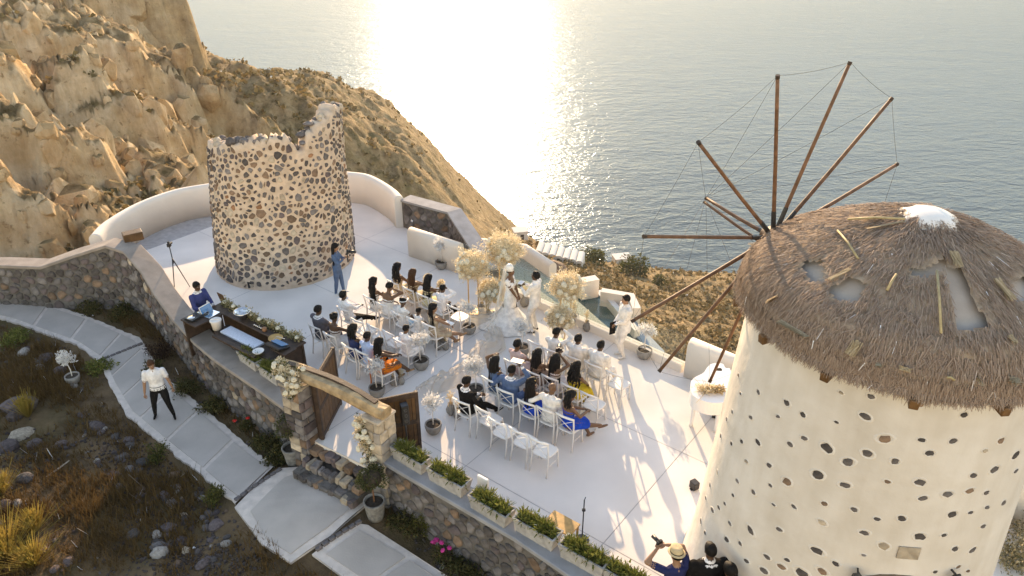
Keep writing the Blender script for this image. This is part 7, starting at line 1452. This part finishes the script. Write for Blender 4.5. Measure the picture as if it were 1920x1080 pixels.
def shrub(u, v, r_, h, m_, lab, seed, n_=900, leaf=.035, name='bush', flower=None, cat='bush', zoff=0):
    p = GR(u, v); t = thing(name, lab, cat, (p.x, p.y, gsurf(p.x, p.y) + zoff)); crown('foliage', n_, (r_, r_, h * .62), leaf, seed, m_, t, core=.2, c=(0, 0, h * .42)); mb = MB()
    for k in range(5): a = k * 1.26; mb.tube([(0, 0, -.05), (math.cos(a) * r_ * .3, math.sin(a) * r_ * .3, h * .35), (math.cos(a) * r_ * .55, math.sin(a) * r_ * .55, h * .7)], [.012, .009, .004], 5)
    mb.build('stems', 'wood_dark', t)
    if flower:
        q = random.Random(seed)
        for k in range(7): o = link('flower', FLW[flower], t); a = q.uniform(0, 6.28); e = q.uniform(.2, 1.4); o.location = (r_ * .95 * math.cos(a) * math.cos(e), r_ * .95 * math.sin(a) * math.cos(e), h * .45 + h * .55 * math.sin(e)); o.rotation_euler = (q.uniform(-.6, .6), q.uniform(-.6, .6), 0)
    return t
FLW = {}
for nm in ('petal_red', 'petal_pink'):
    mb = MB()
    for k in range(6): a = k * 1.047; mb.ell((.028 * math.cos(a), .028 * math.sin(a), .0), (.022, .022, .012), 6, 4)
    mb.ell((0, 0, .01), (.02, .02, .018), 6, 4); FLW[nm] = mb.mesh('flower', nm, True)
shrub(298, 858, .30, .42, 'green_bush', 'rounded green bush at the path edge, upper of two', 401); shrub(404, 937, .26, .38, 'green_bush', 'rounded green bush at the path edge, lower of two', 402)
shrub(300, 668, .38, .62, 'dark_red_bush', 'dark red bush against the garden wall bend', 403, 1500); shrub(463, 800, .28, .42, 'strip_leaf', 'geranium bush with red flowers under the garden wall', 404, 900, flower='petal_red')
shrub(825, 1050, .26, .5, 'strip_leaf', 'small shrub with pink flowers under the right wall', 405, 500, flower='petal_pink'); shrub(790, 1000, .22, .7, 'green_bush', 'green creeper climbing the right wall', 406, 500)
shrub(268, 575, .28, .9, 'strip_leaf', 'dark creeper growing up the garden wall bend', 407, 900); shrub(28, 532, .2, .34, 'gold_grass', 'yellow green tuft at the foot of the wall, far left', 408, 260, .08)
for i, (u, v, r_, lab) in enumerate([(350, 735, .30, 'low dark plants between wall and path, below the red bush'), (400, 772, .30, 'low dark plants between wall and path, middle clump'), (505, 838, .28, 'low dark plants left of the potted ball tree'), (520, 862, .22, 'grass clump in front of the left ball tree pot'), (760, 985, .34, 'dark plants right of the right ball tree'), (870, 1075, .34, 'dark plants at the bottom of the right wall'), (170, 580, .32, 'weeds between path and wall, left of the bend'), (110, 560, .30, 'weeds between path and wall, far left clump'), (225, 592, .34, 'tall weeds in the corner of the wall bend'), (190, 690, .26, 'green weeds at the lower path edge by the bend'), (30, 640, .34, 'bright moss cushion at the left edge'), (285, 700, .2, 'weeds on the upper path edge beside the dark red bush')]): shrub(u, v, r_ * 1.5, .40, 'strip_leaf' if i not in (10, 9) else 'planter_leaf', lab, 420 + i, 1300, .045, name='ground_plants', cat='plants')
for i, (u, v, r_, h, lab) in enumerate([(52, 775, .22, .5, 'golden dry tuft in front of the largest boulder'), (70, 1000, .24, .42, 'pale dry twig tuft in the lower left'), (15, 1050, .6, .55, 'sunlit golden grass clump in the bottom left corner'), (70, 1070, .35, .4, 'golden grass clump on the bottom edge'), (5, 935, .34, .4, 'golden weeds on the left edge')]):
    p = GR(u, v); t = thing('grass_tuft', lab, 'grass tuft', (p.x, p.y, gsurf(p.x, p.y))); sticks('blades', 420, h, r_ * .75, 440 + i, 'gold_grass', t, w=.006); crown('seed_heads', 260, (r_ * .8, r_ * .8, h * .3), .04, 450 + i, 'gold_grass', t, core=.1, c=(0, 0, h * .75))
for u, v, lab in ((537, 832, 'small white garden light behind the left ball tree'), (757, 956, 'small white garden light under the right wall')):
    p = GR(u, v); t = thing('garden_light', lab, 'garden light', (p.x, p.y, gsurf(p.x, p.y))); bx(t, 'spike', 'iron', (0, 0, .08), (.02, .02, .2)); bx(t, 'head', 'white_paint', (0, 0, .22), (.10, .10, .12), .3, .012)
p = GR(112, 885); mb = MB(); mb.tube([(-.25, -.1, .0), (0, 0, .03), (.22, .16, .02)], [.022, .02, .016], 7); o = mb.build('dry_stick', 'stone_pale', None, True); o.location = (p.x, p.y, gsurf(p.x, p.y) + .03); o.rotation_euler = (0, 0, .6); tag(o, 'pale dry stick lying in the grass on the left', 'stick')
# shrubs on the far side of the windmill
for i, (u, v, lab) in enumerate(((1908, 985, 'pale dry shrub right of the windmill, upper of two'), (1888, 1052, 'grey green shrub right of the windmill, lower of two'))):
    p = G(u, v, .1); t = thing('bush', lab, 'bush', (p.x + .35, p.y, 0)); crown('foliage', 2200, (.62, .62, .42), .045, 460 + i, 'shore_shrub' if 'shore_shrub' in MATS else islandmat('shore_shrub', [(.12, .11, .05), (.22, .19, .09), (.40, .32, .17), (.55, .45, .28)], .9, 0, transl=.35).name, t, core=.2, c=(0, 0, .3)); sticks('stems', 80, .6, .35, 470 + i, 'dry_grass', t)
# ================================================================== AIR over the sea
m, n, l, b = _nt('sea_haze'); n.remove(b); vp = n.new('ShaderNodeVolumePrincipled'); vp.inputs['Density'].default_value = .00015; vp.inputs['Color'].default_value = (.88, .94, 1.0, 1); vp.inputs['Anisotropy'].default_value = .55; l.new(vp.outputs[0], n['Material Output'].inputs['Volume'])
mb = MB(); mb.box((0, 3350, (SEA - 1 + 13) / 2), (8200, 7500, 13 - SEA + 1)); tag(mb.build('haze', 'sea_haze'), 'thin warm haze hanging over the sea and cliffs', 'haze', kind='stuff')
